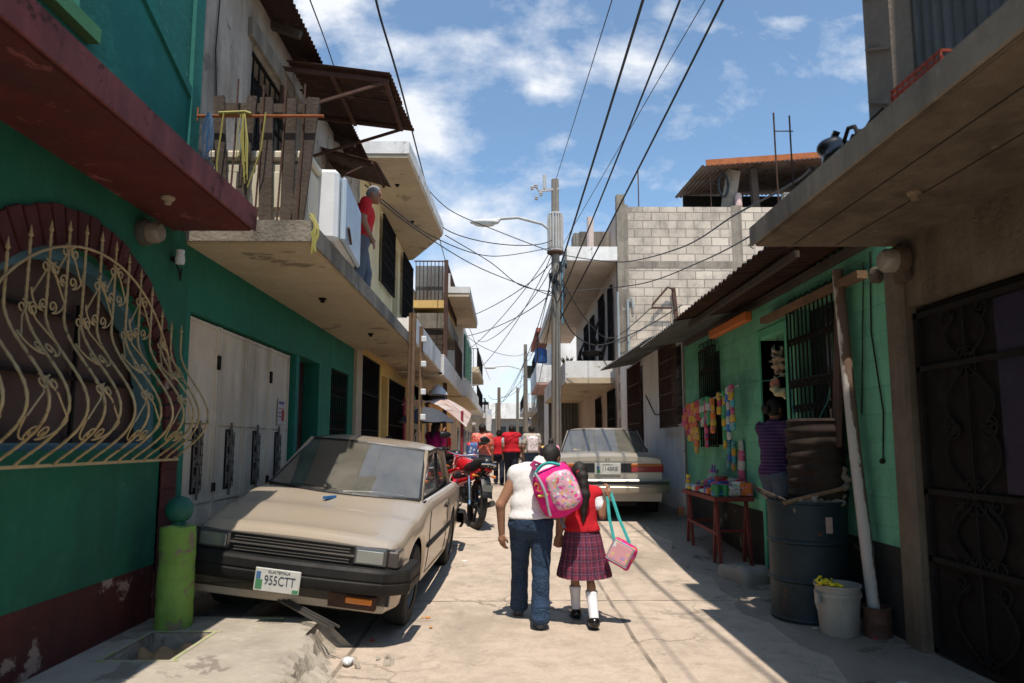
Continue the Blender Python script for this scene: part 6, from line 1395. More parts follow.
# ---------------------------------------------------------------- woman in the shop doorway
J = stdJ(2.80, 7.12, .13, 1.72, R(-70), .02, {'wrR': (.05, .3, 1.12), 'elbR': (.2, .08, 1.08), 'wrL': (-.05, .3, 1.08), 'elbL': (-.2, .1, 1.08)})
F = Fig(J, .97, 1.12); F.head()
PUR = NT('purple_stripes'); s_ = PUR.sep(); PUR = PUR.out(PUR.mix(PUR.math('MULTIPLY', stripes(PUR, s_[2], 28, .1, .3), .7), (.045, .014, .07), (.15, .085, .19)), .9)
build_person('woman in a purple striped jumper standing in the mint green doorway', F, (2.80, 7.12, .12), [('jumper', PUR, top_cloth(F, 1.05, .95), {}), ('jeans', pm('faded_denim', (.10, .13, .18), (.06, .085, .13), 5, .9), pants(F, 1.09, .2), {})],
    [('hair', HAIR, cap_hair(F)), ('hair_bun', HAIR, ellip(V3(*J['head']) - F.f * .12 + V3(0, 0, -.0), (.05, .05, .055)))], .011, skin=SKIND, eyes=True, shoes=(BLACKP, {'L': .12, 'R': .12}))
# ---------------------------------------------------------------- people further down the street
def far_person(label, x, y, H, top, bot, hairg='short', yaw=0, sl=.3, vest=None, arms=None, girth=1.05, h=.018, skin=SKIN, step=.1, skirt_=False):
    J = stdJ(x, y, gz(y), H, yaw, .03, arms, step); F = Fig(J, H / 1.62, girth); F.head(); z0 = gz(y)
    cl = [('top', top, top_cloth(F, z0 + H * .55, sl), {}), ('trousers', bot, pants(F, z0 + H * .575, z0 + .05), {})]
    if vest: cl[0] = ('sleeves', vest, top_cloth(F, z0 + H * .57, sl, .011), {}); cl.insert(1, ('vest', top, clip(union(F.torso(.02), .02), cut_below(z0 + H * .55)), {}))
    hr = [('hair', HAIR, cap_hair(F))]
    if hairg == 'bun': hr.append(('hair_bun', HAIR, ellip(V3(*J['head']) - F.f * .1 + V3(0, 0, .02), (.045, .045, .045))))
    if hairg == 'long': hr.append(('long_hair', HAIR, capsule(V3(*J['head']) - F.f * .07, V3(*J['neck']) - F.f * .09 + V3(0, 0, -.12), .055, .04)))
    return build_person(label, F, (x, y, z0), cl, hr, h, skin=skin, shoes=(BLACKP, {'L': z0 + .004, 'R': z0 + .004}))
NAVY = knit('navy', (.012, .016, .035)); JEAN2 = pm('far_denim', (.04, .07, .13), None, 5, .9)
far_person('person in red vest over white shirt walking away in mid street', .165, 17.4, 1.54, VEST, NAVY, vest=SHIRT, girth=1.38, step=.12)
far_person('second person in a red vest, half hidden behind the one in mid street', -.16, 18.1, 1.42, VEST, NAVY, vest=SHIRT, step=.16)
pB = far_person('person in a light camouflage shirt at the right of the walking group', .66, 17.0, 1.52, confetti('camo', [(.3, .26, .2), (.5, .45, .38), (.2, .2, .17), (.6, .55, .5)], 30, (.42, .38, .33), .3), JEAN2, girth=1.15)
pO = far_person('person in an orange patterned top seen from behind next to the motorcycle', -.47, 14.2, 1.48, confetti('orange_print', [(.6, .15, .1), (.55, .25, .1), (.7, .5, .4)], 40, (.62, .10, .07), .3), JEAN2, hairg='bun', girth=1.2)
far_person('woman in a bright pink top under the dark umbrella', -1.27, 12.5, 1.48, knit('pink_top', (.72, .02, .20)), NAVY, hairg='long', yaw=R(-35), girth=1.2, arms={'wrL': (-.10, .28, 1.36), 'elbL': (-.2, .12, 1.08)})
far_person('child in a pink dotted top beside the big utility pole', .98, 14.6, 1.18, confetti('pink_dots', [(.8, .8, .8), (.8, .1, .3)], 40, (.75, .25, .35), .4), JEAN2, girth=1.1, sl=.4)
far_person('person in a red top standing at the shopfront beyond the tarpaulin stall', -1.75, 19.5, 1.45, VEST, NAVY)
far_person('person in dark clothes in the shade behind the parked beige car', -2.02, 11.9, 1.2, BLACKP, NAVY, hairg='long')
far_person('person in a white shirt far down the street on the left', -.75, 26, 1.6, SHIRT, NAVY)
far_person('person in a blue shirt far down the street between the poles', .9, 31, 1.6, knit('blue_shirt', (.08, .15, .35)), NAVY)
# bags of the far people
def bag(x, y, z, r, mat_, lab, rot=(0, 0, 0)):
    g = wobble(rbox((x, y, z), r, min(r) * .8, rot), .006, 20, 3); m = MB(); imp(m, g, .014); o = m.build('backpack', mat_, smooth=True, angle=80); tag(o, lab, 'backpack'); return o
bag(-.66, 13.98, 1.22, (.13, .10, .18), confetti('blue_red', [(.7, .03, .04), (.05, .15, .4), (.5, .5, .5)], 14, (.06, .12, .3), .2), 'blue and red backpack on the person in orange')
bag(-.42, 13.97, 1.40, (.13, .06, .05), BLACKP, 'black shoulder bag high on the back of the person in orange', (0, R(-20), 0))
bag(.68, 16.80, 1.35, (.14, .07, .19), confetti('camo', [(.3, .26, .2)], 30), 'grey patterned backpack on the person in the camouflage shirt')
bag(.95, 15.9, 1.18, (.15, .09, .13), confetti('navy_yellow', [(.7, .6, .05), (.02, .03, .15)], 9, (.015, .02, .08), .4), 'navy backpack with yellow patches near the pole')
bag(-.27, 17.75, .80, (.10, .08, .12), BLACKP, 'black bag at the hip of the half hidden person in the red vest')
# ================================================================== PROPS
# ---- motorcycle (rear towards the camera)
def motorcycle(label, loc, rz, red, lean=8):
    t = thing('motorcycle', label, 'motorcycle', loc, local=True, rot=(0, R(lean), rz))
    Mw = Matrix.Rotation(PI / 2, 3, 'Y'); RW = .29
    for y in (0, 1.27):
        m = MB(); P = [(0, y + RW * math.cos(a * PI / 18), .31 + RW * math.sin(a * PI / 18)) for a in range(37)]; m.tube(P, .05, 10, cap=False); w_ = m.build('wheel', RUBBER, t, smooth=True)
        m = MB(); m.tube([(0, y + .235 * math.cos(a * PI / 18), .31 + .235 * math.sin(a * PI / 18)) for a in range(37)], .018, 6, cap=False)
        for k in range(5):
            a = k * 2 * PI / 5; m.beam((0, y, .31), (0, y + .23 * math.cos(a), .31 + .23 * math.sin(a)), .03, .03, (1, 0, 0))
        m.tube([(-.06, y, .31), (.06, y, .31)], .05, 12); m.build('rim', BLACKP, w_, smooth=True)
    def I(nm, mat_, g, h=.014, par=t): m = MB(); imp(m, g, h); return m.build(nm, mat_, par, smooth=True, angle=80)
    I('seat', flat('seat_vinyl', (.02, .02, .022), .35), union([capsule((0, -.22, .90), (0, .10, .84), .085, .115), capsule((0, .1, .83), (0, .5, .80), .115, .09)], .05))
    I('fuel_tank', red, union([ellip((0, .72, .84), (.13, .22, .12)), capsule((0, .55, .82), (0, .9, .86), .09, .10)], .05))
    for sd in (-1, 1):
        I('side_panel', red, union([capsule((sd * .09, .05, .68), (sd * .12, .48, .60), .035, .05), capsule((sd * .085, -.2, .80), (sd * .09, .1, .72), .02, .03)], .03))
        I('tank_shroud', red, union([capsule((sd * .14, .62, .78), (sd * .16, .95, .72), .03, .045)], .02))
        m = MB(); m.tube([(sd * .11, .0, .31), (sd * .12, .12, .70)], .028, 8); 
        for q in range(7): m.lathe([(.042, -.008), (.042, .008)], (sd * (.111 + .001 * q), .01 + .015 * q, .40 + .035 * q), 10)
        m.build('shock_absorber', RUSTI if False else CHROME, t, smooth=True)
        m = MB(); m.ell((sd * .15, -.16, .72), (.028, .035, .022)); m.tube([(sd * .06, -.14, .72), (sd * .16, -.15, .72)], .01, 6); m.build('indicator', AMB, t, smooth=True)
        m = MB(); m.tube([(sd * .22, .98, 1.02), (sd * .26, .94, 1.2), (sd * .30, .93, 1.24)], .008, 6); m.ell((sd * .33, .92, 1.27), (.075, .02, .05)); m.build('mirror', BLACKP, t, smooth=True)
        m = MB(); m.tube([(sd * .09, 1.27, .31), (sd * .09, 1.0, .95)], .022, 8); m.build('fork', CHROME, t, smooth=True)
        m = MB(); m.tube([(sd * .12, .35, .28), (sd * .24, .35, .28)], .016, 6); m.build('footrest', BLACKP, t)
    I('tail', flat('tail_black', (.02, .02, .02), .3), union([capsule((0, -.12, .80), (0, -.30, .84), .06, .035)], .02))
    m = MB(); m.cbox(-.05, .05, -.335, -.305, .79, .84, .01); m.build('tail_light', REDL, t)
    m = MB(); m.sheet(lambda u, v: ((u - .5) * .14, -.15 - .25 * v, .72 - .30 * v * v + .02 * math.cos((u - .5) * 3)), 5, 7, .008); m.build('mudguard', BLACKP, t, smooth=True)
    m = MB(); m.box(-.07, .07, -.372, -.362, .52, .61); m.build('licence_plate', pm('dusty_plate', (.16, .16, .15)), t)
    m = MB(); m.sheet(lambda u, v: ((u - .5) * .12, 1.27 + .34 * math.cos(.3 + 2.0 * v), .31 + .34 * math.sin(.3 + 2.0 * v)), 4, 9, .006); m.build('mudguard', red, t, smooth=True)
    I('engine', pm('engine_alloy', (.20, .19, .18), (.1, .1, .095), 8, .5, .6), union([rbox((0, .55, .42), (.11, .17, .12), .04), capsule((0, .62, .45), (0, .75, .64), .075, .07)], .03))
    m = MB(); m.tube([(.06, .75, .5), (.13, .85, .35), (.14, .6, .26), (.15, .2, .28), (.16, -.18, .36)], .03, 10, rs=[.02, .02, .022, .035, .045]); m.build('exhaust', pm('exhaust_metal', (.3, .29, .28), (.12, .1, .08), 5, .35, .8, bump=.05), t, smooth=True)
    m = MB(); m.tube([(-.34, .86, 1.02), (-.2, .98, 1.02), (0, 1.0, .98), (.2, .98, 1.02), (.34, .86, 1.02)], .013, 8); m.build('handlebar', CHROME, t, smooth=True)
    for sd in (-1, 1): m = MB(); m.tube([(sd * .27, .92, 1.02), (sd * .36, .84, 1.02)], .02, 8); m.build('grip', BLACKP, t, smooth=True)
    I('headlamp', red, ellip((0, 1.08, .90), (.10, .09, .11)))
    m = MB(); m.beam((0, 0, .31), (.0, .5, .45), .22, .04); m.beam((0, .1, .68), (0, .95, .88), .05, .06); m.tube([(-.1, .4, .3), (-.28, .42, .03)], .012, 6); m.build('frame', BLACKP, t)
    m = MB(); m.tube([(-.09, -.25, .86), (-.10, -.32, .88), (0, -.36, .89), (.10, -.32, .88), (.09, -.25, .86)], .012, 6); m.build('grab_rail', CHROME, t, smooth=True)
    return t
REDP = flat('moto_red', (.55, .012, .02), .22, coat=.6)
motorcycle('red and black motorcycle parked behind the beige car', (-.42, 9.7, gz(9.7)), R(21), REDP, 6)
motorcycle('second motorcycle with a dark tank standing behind the red one', (-.95, 11.2, gz(11.2)), R(30), flat('moto_dark', (.03, .03, .04), .3), 5)
# ---- utility poles, lamps, transformer
POLE = pm('pole_concrete', (.27, .24, .20), (.20, .175, .145), 2, .92, bump=.4, stain=(.14, .12, .10), sa=.3, streak=1.5, spot=(.45, .43, .4), st=.68, sp=3)
def pole(lab, x, y, z1, r0, r1, mat_=POLE, lx=0):
    t = thing('utility_pole', lab, 'pole', (x, y, gz(y)))
    m = MB(); m.tube([(x, y, gz(y) - .1), (x + lx, y, z1)], r0, 16, r1); m.build('shaft', mat_, t, smooth=True); return t
t = pole('tall concrete utility pole carrying the lamp arm and fluted transformer', 1.20, 16, 7.75, .125, .09, lx=.01)
m = MB(); m.lathe([(.0, 0), (.20, 0), (.20, .05), (.15, .06), (.15, .90), (.18, .92), (.13, .96), (0, .97)], (1.21, 16, 5.95), 24)
m.build('transformer', pm('transformer_white', (.50, .50, .48), (.40, .39, .37), 4, .6, stain=(.3, .24, .18), sa=.6), t, smooth=True)
m = MB()
for k in range(16):
    a = k * PI / 8; m.cbox(1.21 + .175 * math.cos(a) - .018, 1.21 + .175 * math.cos(a) + .018, 16 + .175 * math.sin(a) - .018, 16 + .175 * math.sin(a) + .018, 6.02, 6.85, .006)
m.build('cooling_fins', _MC['transformer_white'], t)
m = MB(); m.lathe([(.20, 0), (.21, -.04), (.15, -.08)], (1.21, 16, 5.96), 20); m.build('bracket', RUSTI, t)
m = MB(); m.beam((.85, 15.95, 7.45), (1.3, 15.95, 7.5), .05, .05); m.tube([(.85, 15.95, 7.4), (.72, 15.9, 7.55), (.62, 15.9, 7.5)], .02, 6); m.tube([(.95, 15.95, 7.5), (.95, 15.95, 7.85)], .04, 8)
for x, z in ((.74, 7.5), (.65, 7.45), (.86, 7.3), (.75, 7.2)): m.lathe([(.02, 0), (.05, .02), (.02, .05), (.05, .07), (.02, .1)], (x, 15.9, z), 10)
m.build('insulators', pm('porcelain', (.5, .48, .45), None, 5, .3), t, smooth=True)
m = MB(); rs = random.Random(8)
for k in range(14): m.ell((1.05 + .45 * rs.random(), 15.85 + .2 * rs.random(), 5.0 + .75 * rs.random()), (.03 + .04 * rs.random(), .04, .04 + .05 * rs.random()), 8, 6)
for k in range(8): x, z = 1.0 + .5 * rs.random(), 4.9 + .7 * rs.random(); m.tube([(x, 15.8, z), (x + .2 * (rs.random() - .5), 15.75, z - .25), (x + .3 * (rs.random() - .5), 15.8, z + .1)], .014, 5)
m.build('cable_clamps', BLACKP, t)
m = MB(); m.tube([(1.36, 15.95, 4.2), (1.36, 15.95, 5.7)], .02, 6); m.build('riser_pipe', colr('riser_blue', (.12, .3, .42)), t)
t = thing('street_lamp', 'grey street lamp on a curved arm reaching left from the big pole', 'street lamp', (1.1, 16, 6.6))
m = MB(); m.tube([(1.1, 15.95, 6.45), (.9, 15.95, 6.62), (.3, 15.95, 6.78), (-.2, 15.95, 6.74)], .035, 8); m.build('arm', colr('lamp_arm', (.5, .5, .48)), t, smooth=True)
g = union([ellip((-.5, 15.95, 6.66), (.36, .13, .075)), capsule((-.3, 15.95, 6.7), (-.15, 15.95, 6.73), .05, .045)], .03); m = MB(); imp(m, g, .02); m.build('lamp_head', colr('lamp_grey', (.62, .62, .6)), t, smooth=True)
m = MB(); m.ell((-.5, 15.95, 6.6), (.25, .1, .05)); m.build('lens', flat('lamp_lens', (.6, .6, .55), .2), t, smooth=True)
t = pole('second concrete pole further back with a small lamp arm', 1.08, 36, 6.6, .16, .09)
m = MB(); m.tube([(1.08, 36, 5.2), (.2, 36, 5.45), (-.6, 36, 5.4)], .03, 6); m.ell((-.8, 36, 5.35), (.35, .12, .07)); m.build('lamp_arm', colr('lamp_grey', (.62, .62, .6)), t, smooth=True)
pole('thin concrete pole far away between the two street sides', .95, 52, 5.6, .14, .10)
pole('short slender pole far away left of the middle of the street', -.62, 50, 4.3, .12, .09)
pole('thin brownish pole on the left past the balconies', -.32, 36, 4.3, .11, .08, pm('pole_brown', (.2, .15, .12)))
t = thing('wooden_post', 'rough wooden post with meter boxes in front of the yellow house', 'post', (-1.42, 10.3, .2))
m = MB(); m.tube([(-1.40, 10.3, .15), (-1.43, 10.3, 2.0), (-1.41, 10.3, 3.35)], .06, 12, rs=[.066, .058, .06]); m.build('trunk', WOODB, t, smooth=True)
m = MB(); m.tube([(-1.28, 10.32, .3), (-1.28, 10.32, 3.15)], .03, 8); m.build('thin_pole', WOODB, t, smooth=True)
for k, z in enumerate((2.9, 2.52, 2.1, 1.72)): m = MB(); m.cbox(-1.27, -1.19, 10.22, 10.29, z, z + .09, .01); m.build('meter_box', WHITEP, t)
# ---- cables
CAB = flat('cable_black', (.010, .010, .011), .6)
def cable(lab, pts, r=.011, sag=0.0, group='cables strung over the street'):
    P = []; V = [Vector(p) for p in pts]
    for i_ in range(len(V) - 1):
        p0, p1, p2, p3 = V[max(0, i_ - 1)], V[i_], V[i_ + 1], V[min(len(V) - 1, i_ + 2)]
        for q in range(16):
            u = q / 16; p = .5 * (2 * p1 + (p2 - p0) * u + (2 * p0 - 5 * p1 + 4 * p2 - p3) * u * u + (3 * p1 - p0 - 3 * p2 + p3) * u ** 3); p.z -= sag * 4 * u * (1 - u); P.append(p)
    P.append(V[-1]); m = MB(); m.tube(P, r, 6); o = m.build('cable', CAB, smooth=True); tag(o, lab, 'cable', group); return o
A = lambda px, py, Y: tuple(ray_point(px, py, Y))
def ray_point(px, py, Y):
    """world point at street distance Y seen in that direction from the camera's place (used once, to survey the cables)"""
    p_, yw = R(6.4), math.atan(7 / 683 * math.cos(R(6.4))); fw = Vector((math.sin(yw) * math.cos(p_), math.cos(yw) * math.cos(p_), math.sin(p_))); rt = Vector((math.cos(yw), -math.sin(yw), 0)); up = rt.cross(fw)
    d = fw + rt * ((px - 512) / 683) + up * ((341.5 + 25 - py) / 683); return Vector((0, 0, 1.38)) + d * (Y / d.y)
def over(px, py, Y, tgt):   # extend a span backwards over the camera
    p = Vector(ray_point(px, py, Y)); q = Vector(tgt); d = (p - q); return tuple(p + d * ((Y + 1.5) / abs(d.y)) ), tuple(p)
PT = (1.25, 15.9)
for (px, py, Y, tgt, lab, r, sg) in ((643, 0, 7.2, (1.22, 15.85, 5.3), 'thick black cable from the transformer pole up over the street, leftmost of the heavy spans', .018, .08),
        (680, 0, 7.2, (1.25, 15.9, 4.7), 'second heavy black cable climbing right from the transformer pole', .014, .1),
        (723, 0, 7.2, (1.3, 15.9, 4.3), 'heavy black cable running furthest right over the street', .016, .12),
        (705, 0, 9.0, (1.5, 22, 7.2), 'thin cable crossing behind the heavy spans to the upper right', .008, .0),
        (612, 0, 7.5, (1.22, 15.9, 7.7), 'thin wire from the top of the transformer pole over the street', .007, 0)):
    b, p = over(px, py, Y, tgt); cable(lab, [b, p, tgt], r, sg * .5)
cable('black cable running from above the awning down the left side of the street', [A(372, -60, 5.2), A(376, 0, 6.0), A(402, 92, 8), A(430, 200, 14), A(455, 290, 24), A(490, 380, 40)], .012)
cable('thin cable in the sky above the corrugated awning', [A(300, -25, 6.0), A(310, 0, 6.2), A(335, 70, 8.5), A(372, 190, 11)], .007)
LC = [((365, 185, 9.0), (430, 235, 12), (490, 256, 15), (550, 248, 15.8), 'cable drooping from the yellow house to the transformer pole'),
      ((372, 195, 9.5), (420, 232, 12), (480, 268, 15), (552, 296, 15.8), 'second cable from the yellow house meeting the pole lower down'),
      ((445, 235, 14.5), (490, 262, 15.5), (520, 285, 15.8), (552, 292, 15.9), 'cable from the corner of the yellow roof slab to the pole'),
      ((420, 180, 14), (450, 210, 15), (500, 232, 15.5), (552, 252, 15.9), 'thin cable high above the plank balcony')]
for a, b, c_, d, lab in LC: cable(lab, [A(*a), A(*b), A(*c_), A(*d)], .010)
for k, (a, b, lab) in enumerate((((550, 252, 15.8), (462, 352, 30), 'cable sweeping down left from the pole to the white balconies'), ((551, 256, 15.8), (470, 372, 30), 'cable just below it sweeping down to the green shutters'), ((552, 275, 15.8), (500, 400, 34), 'dark cable bundle dropping steeply left of the pole'),
        ((552, 292, 15.8), (450, 335, 26), 'low cable crossing from the pole to the left houses'), ((553, 300, 15.9), (525, 350, 36), 'cable between the big pole and the second pole'), ((553, 262, 15.9), (526, 358, 36), 'upper cable between the big pole and the second pole'),
        ((553, 310, 15.9), (527, 380, 36), 'lowest cable between the big pole and the second pole'), ((525, 360, 36), (478, 430, 60), 'cable sagging left from the second pole'), ((525, 372, 36), (488, 395, 50), 'cable from the second pole to the far left roofs'), ((525, 350, 36), (518, 395, 52), 'cable from the second pole to the thin far pole'))):
    cable(lab, [A(*a), A(*b)], .011 if k < 7 else .014, .35 + .2 * (k % 3))
for k, (a, b, sg, lab) in enumerate((((552, 240, 15.8), (441, 226, 14.5), .25, 'cable running from the pole to the yellow roof slab corner above the lamp'), ((551, 268, 15.8), (478, 340, 28), .5, 'slack cable looping low between the pole and the left row of houses'), ((552, 262, 15.8), (455, 318, 24), .3, 'cable fanning out left below the street lamp'),
        ((526, 352, 36), (462, 330, 26), .5, 'cable from the second pole back to the plank balcony'), ((526, 366, 36), (540, 402, 44), .2, 'short cable from the second pole to the grey house'), ((553, 300, 15.9), (528, 420, 44), .6, 'steep cable along the right side of the big pole'), ((527, 356, 36), (552, 330, 34), .2, 'cable from the second pole to the pinkish balcony'), ((500, 396, 36), (526, 380, 36), .3, 'sagging cable between the brown pole and the second pole'))):
    cable(lab, [A(*a), A(*b)], .011, sg)
cable('cable crossing the block wall from the pole to the black bag', [A(562, 292, 15.8), A(640, 284, 15.0), A(700, 262, 12), A(757, 232, 8), A(830, 172, 4.5), (1.83, 3.6, 3.05)], .011)
cable('lower cable crossing the block wall to the concrete slab tip', [A(562, 255, 15.8), A(620, 262, 15), A(680, 248, 11), A(735, 215, 8), A(790, 185, 5.2), A(812, 168, 4.2)], .011)
cable('cable looping from the pole along the block house front', [A(560, 310, 15.8), A(575, 335, 16.0), A(600, 345, 16.1), A(640, 330, 16.0), A(682, 305, 16.05)], .014)
cable('cable hanging under the upper balcony of the block house', [A(562, 280, 15.8), A(585, 318, 16.0), A(612, 338, 16.1), (3.5, 16.05, 4.6)], .012)
# ---- umbrella and tarpaulin stall
t = thing('umbrella', 'dark grey umbrella held above the woman in pink', 'umbrella', (-1.42, 12.3, 1.8))
m = MB(); m.sheet(lambda u, v: (-1.42 + .50 * v * math.cos(2 * PI * u), 12.3 + .50 * v * math.sin(2 * PI * u), 2.02 - .26 * v * v - .02 * abs(math.sin(8 * PI * u)) * v), 33, 8, -.004); m.build('canopy', flat('umbrella_grey', (.05, .055, .07), .8), t, smooth=True)
m = MB(); m.tube([(-1.42, 12.3, 2.08), (-1.4, 12.38, 1.52)], .010, 6); m.build('shaft', BLACKP, t)
t = thing('tarpaulin_stall', 'stained whitish tarpaulin awning stretched over a red pole on the left pavement', 'stall', (-1.1, 15, .3))
TARP = NT('tarpaulin'); TARP = TARP.out(TARP.mix(TARP.ramp(TARP.noise(2.5, 6), [(.4, 0), (.65, 1)]), (.58, .50, .46), (.42, .25, .20)), .8, TARP.bump(TARP.noise(6, 4), .6, .04))
m = MB()
def tarp(u, v):
    x = -2.15 + 1.35 * u; y = 14.2 + 2.2 * v; z = 2.30 + .14 * math.sin(PI * u * .9) - .42 * max(0, u - .55) ** 1.3 * 2 - .10 * math.sin(PI * v) - .34 * (1 - v) ** 3 * (.4 + .6 * u) + .05 * math.sin(6 * u) * (1 - v) + .02 * math.sin(9 * u + 5 * v); return (x, y, z)
m.sheet(tarp, 20, 10, .004); m.build('tarpaulin', TARP, t, smooth=True)
m = MB(); m.tube([(-.90, 14.35, .25), (-.90, 14.35, 2.05)], .03, 8); m.tube([(-2.1, 14.3, .3), (-2.1, 14.3, 2.3)], .03, 8); m.build('pole', colr('pole_red', (.30, .03, .05)), t)
m = MB(); m.cbox(-2.1, -1.2, 14.6, 15.8, .95, 1.0, .01); m.cbox(-2.05, -1.25, 14.65, 15.75, .3, .95, .02); m.build('counter', colr('counter_dark', (.16, .15, .15)), t)
t = thing('wall_lantern', 'white lamp hanging above the tarpaulin', 'lamp', (-1.62, 16.5, 2.7)); m = MB(); m.lathe([(.02, .25), (.1, .2), (.22, .05), (.24, 0), (.2, 0)], (-1.6, 16.2, 2.52), 16); m.build('shade', WHITEP, t, smooth=True); m = MB(); m.cbox(-1.78, -1.42, 16.15, 16.3, 2.34, 2.5, .02); m.build('housing', BLACKP, t)
# laundry far left
for k, (y, z, c_, nm) in enumerate(((40, 3.6, (.75, .77, .8), 'white'), (41, 3.4, (.6, .65, .75), 'pale blue'), (42, 3.9, (.02, .02, .03), 'black'), (39.5, 3.0, (.8, .8, .8), 'cream white'))):
    m = MB(); m.sheet(lambda u, v: (-1.9 + .9 * u + .2 * (k % 2), y + .08 * math.sin(7 * u), z - .9 * v + .03 * math.sin(5 * v)), 8, 6, .01, (0, 1, 0)); tag(m.build('laundry', colr('laundry_%d' % k, c_)), '%s laundry hanging on the far left balcony' % nm, 'laundry')
# ---- snack table
t = thing('trestle_table', 'small table on red trestle legs against the mint wall, covered in sweets', 'table', (2.35, 8.1, .1))
WR = WOODR; zt = .80; X0, X1, Y0, Y1 = 2.26, 2.69, 7.45, 8.8
m = MB(); m.box(X0, X1, Y0, Y1, zt - .05, zt); m.build('table_top', WR, t, bevel=.004)
for y in (Y0 + .12, Y1 - .15):
    for sx in (0, 1):
        for sd in (-1, 1):
            x = X0 + .05 if sx == 0 else X1 - .05; m = MB(); m.beam((x, y, zt - .05), (x, y + sd * .12, gz(y) + .0), .032, .032, (1, 0, 0)); m.build('leg', WR, t)
    m = MB(); m.beam((X0 + .05, y + .06, .42), (X1 - .05, y + .06, .42), .03, .03); m.build('stretcher', WR, t)
m = MB(); m.beam((X0 + .05, Y0 + .1, .40), (X0 + .05, Y1 - .1, .43), .03, .03); m.build('stretcher', WR, t)
pal = {'red': (.5, .02, .02), 'yellow': (.70, .42, .02), 'blue': (.05, .15, .5), 'green': (.05, .35, .1), 'white': (.55, .53, .5), 'pink': (.6, .10, .22), 'orange': (.65, .16, .015), 'purple': (.25, .08, .4), 'turquoise': (.08, .45, .5)}
PK = {n: confetti('wrap_' + n, [tuple(.1 + .5 * random.random() for _ in range(3)), pal[n], tuple(x * .3 for x in pal[n]), tuple(x * .7 for x in c_), pal[list(pal)[(k * 5 + 2) % 9]]], 44, tuple(x * .85 for x in c_), .35) for k, (n, c_) in enumerate(pal.items())}
rs = random.Random(21); names = list(pal); i = 0
for gy in range(11):
    for gx in range(3):
        x = X0 + .07 + gx * .14 + rs.random() * .03; y = Y0 + .08 + gy * .115 + rs.random() * .03; n = names[(gy * 3 + gx * 2 + rs.randrange(3)) % 9]; hgt = (.04 if gx == 0 else .07 + .03 * gx) + rs.random() * .05; a = rs.random() * .8 - .4
        if gx == 2 and gy in (7,): continue
        Mq = Matrix.Translation((x, y, zt)) @ Matrix.Rotation(a, 4, 'Z'); m = MB(); m.cbox(-.066, .066, -.05, .05, 0.001, hgt, .016, Mq); m.cbox(-.05, .05, -.062, .062, hgt * .3, hgt * .55, .006, Mq)
        o = m.build('sweet_packet', PK[n]); tag(o, '%s sweet packet lying among the goods on the trestle table' % n, 'sweets', 'sweet packets on the trestle table')
def jar(lab, x, y, r, h_, body, lid, handle=None):
    t = thing('jar', lab, 'jar', (x, y, zt)); m = MB(); m.lathe([(0, 0), (r * .95, 0), (r, .01), (r, h_ * .8), (r * .8, h_ * .9), (r * .8, h_)], (x, y, zt + .004), 20); m.build('body', body, t, smooth=True)
    m = MB(); m.lathe([(r * .86, h_), (r * .86, h_ + .03), (0, h_ + .032)], (x, y, zt + .004), 20, cap=False); m.build('lid', lid, t, smooth=True)
    if handle: m = MB(); m.tube([(x, y - r * .8, zt + h_ + .02), (x, y - r * .6, zt + h_ + .09), (x, y + r * .6, zt + h_ + .09), (x, y + r * .8, zt + h_ + .02)], .01, 6); m.build('handle', lid, t, smooth=True)
jar('clear sweet jar with a purple handled lid at the back of the trestle table', 2.56, 8.45, .07, .22, confetti('jar_mix', [(.7, .1, .1), (.1, .5, .2), (.7, .6, .2)], 30, (.35, .42, .38), .3), PK['purple'], 1)
jar('round tub of sweets with a red lid beside the purple handled jar', 2.55, 8.12, .085, .16, PK['red'], pm('lid_brown', (.3, .08, .06)))
jar('low tub with a blue lid in the middle of the trestle table', 2.50, 7.9, .07, .11, PK['blue'], flat('lid_blue', (.03, .06, .35), .4))
jar('white and green tub at the near end of the trestle table', 2.58, 7.62, .085, .12, confetti('tub_green', [(.3, .6, .2), (.8, .7, .3)], 20, (.7, .72, .62), .4), flat('lid_white', (.7, .72, .68), .4))
jar('yellow bottle at the far end of the trestle table', 2.32, 8.72, .03, .15, PK['yellow'], flat('lid_y', (.7, .6, .05), .4))
for k in range(4): m = MB(); m.lathe([(0, 0), (.035, 0), (.035, .12), (.03, .125), (0, .125)], (2.31 + .09 * (k % 2), 7.52 + .09 * (k // 2), zt + .002), 14); tag(m.build('drink_can', flat('can_green', (.03, .22, .08), .35), smooth=True), 'green can at the near corner of the trestle table', 'can', 'green cans on the trestle table')
# hanging snacks
m = MB(); m.tube([(2.60, 7.55, 2.02), (2.56, 8.3, 1.93), (2.58, 9.0, 1.90), (2.62, 9.75, 1.86)], .008, 6); tag(m.build('snack_string', colr('string', (.5, .45, .35))), 'string carrying the hanging snack packets across the shop window', 'string')
def strip(lab, y, z0, n, w_, mats, x=2.56, dz=.085):
    t = thing('snack_strip', lab, 'snack packets', (x, y, z0), 'strips of snack packets hanging on the mint wall')
    for k in range(n):
        a = rs.random() * .5 - .25; Mq = Matrix.Translation((x + .015 * rs.random(), y + .015 * (rs.random() - .5), z0 - dz * (k + .5))) @ Matrix.Rotation(a, 4, 'X') @ Matrix.Rotation(rs.random() * .5 - .25, 4, 'Z')
        m = MB(); imp(m, rbox((0, 0, 0), (.022, w_ * .72, dz * .62), .02), .014); m.v = [tuple(Mq @ Vector(v)) for v in m.v]; m.cbox(-.003, .003, -w_ / 2, w_ / 2, -dz * .52, -dz * .42, .001, Mq); m.build('packet', mats[k % len(mats)], t, smooth=True)
Yw, Or, Rd, Gr, Bl, Wh, Pi, Tq = (PK[n] for n in ('yellow', 'orange', 'red', 'green', 'blue', 'white', 'pink', 'turquoise'))
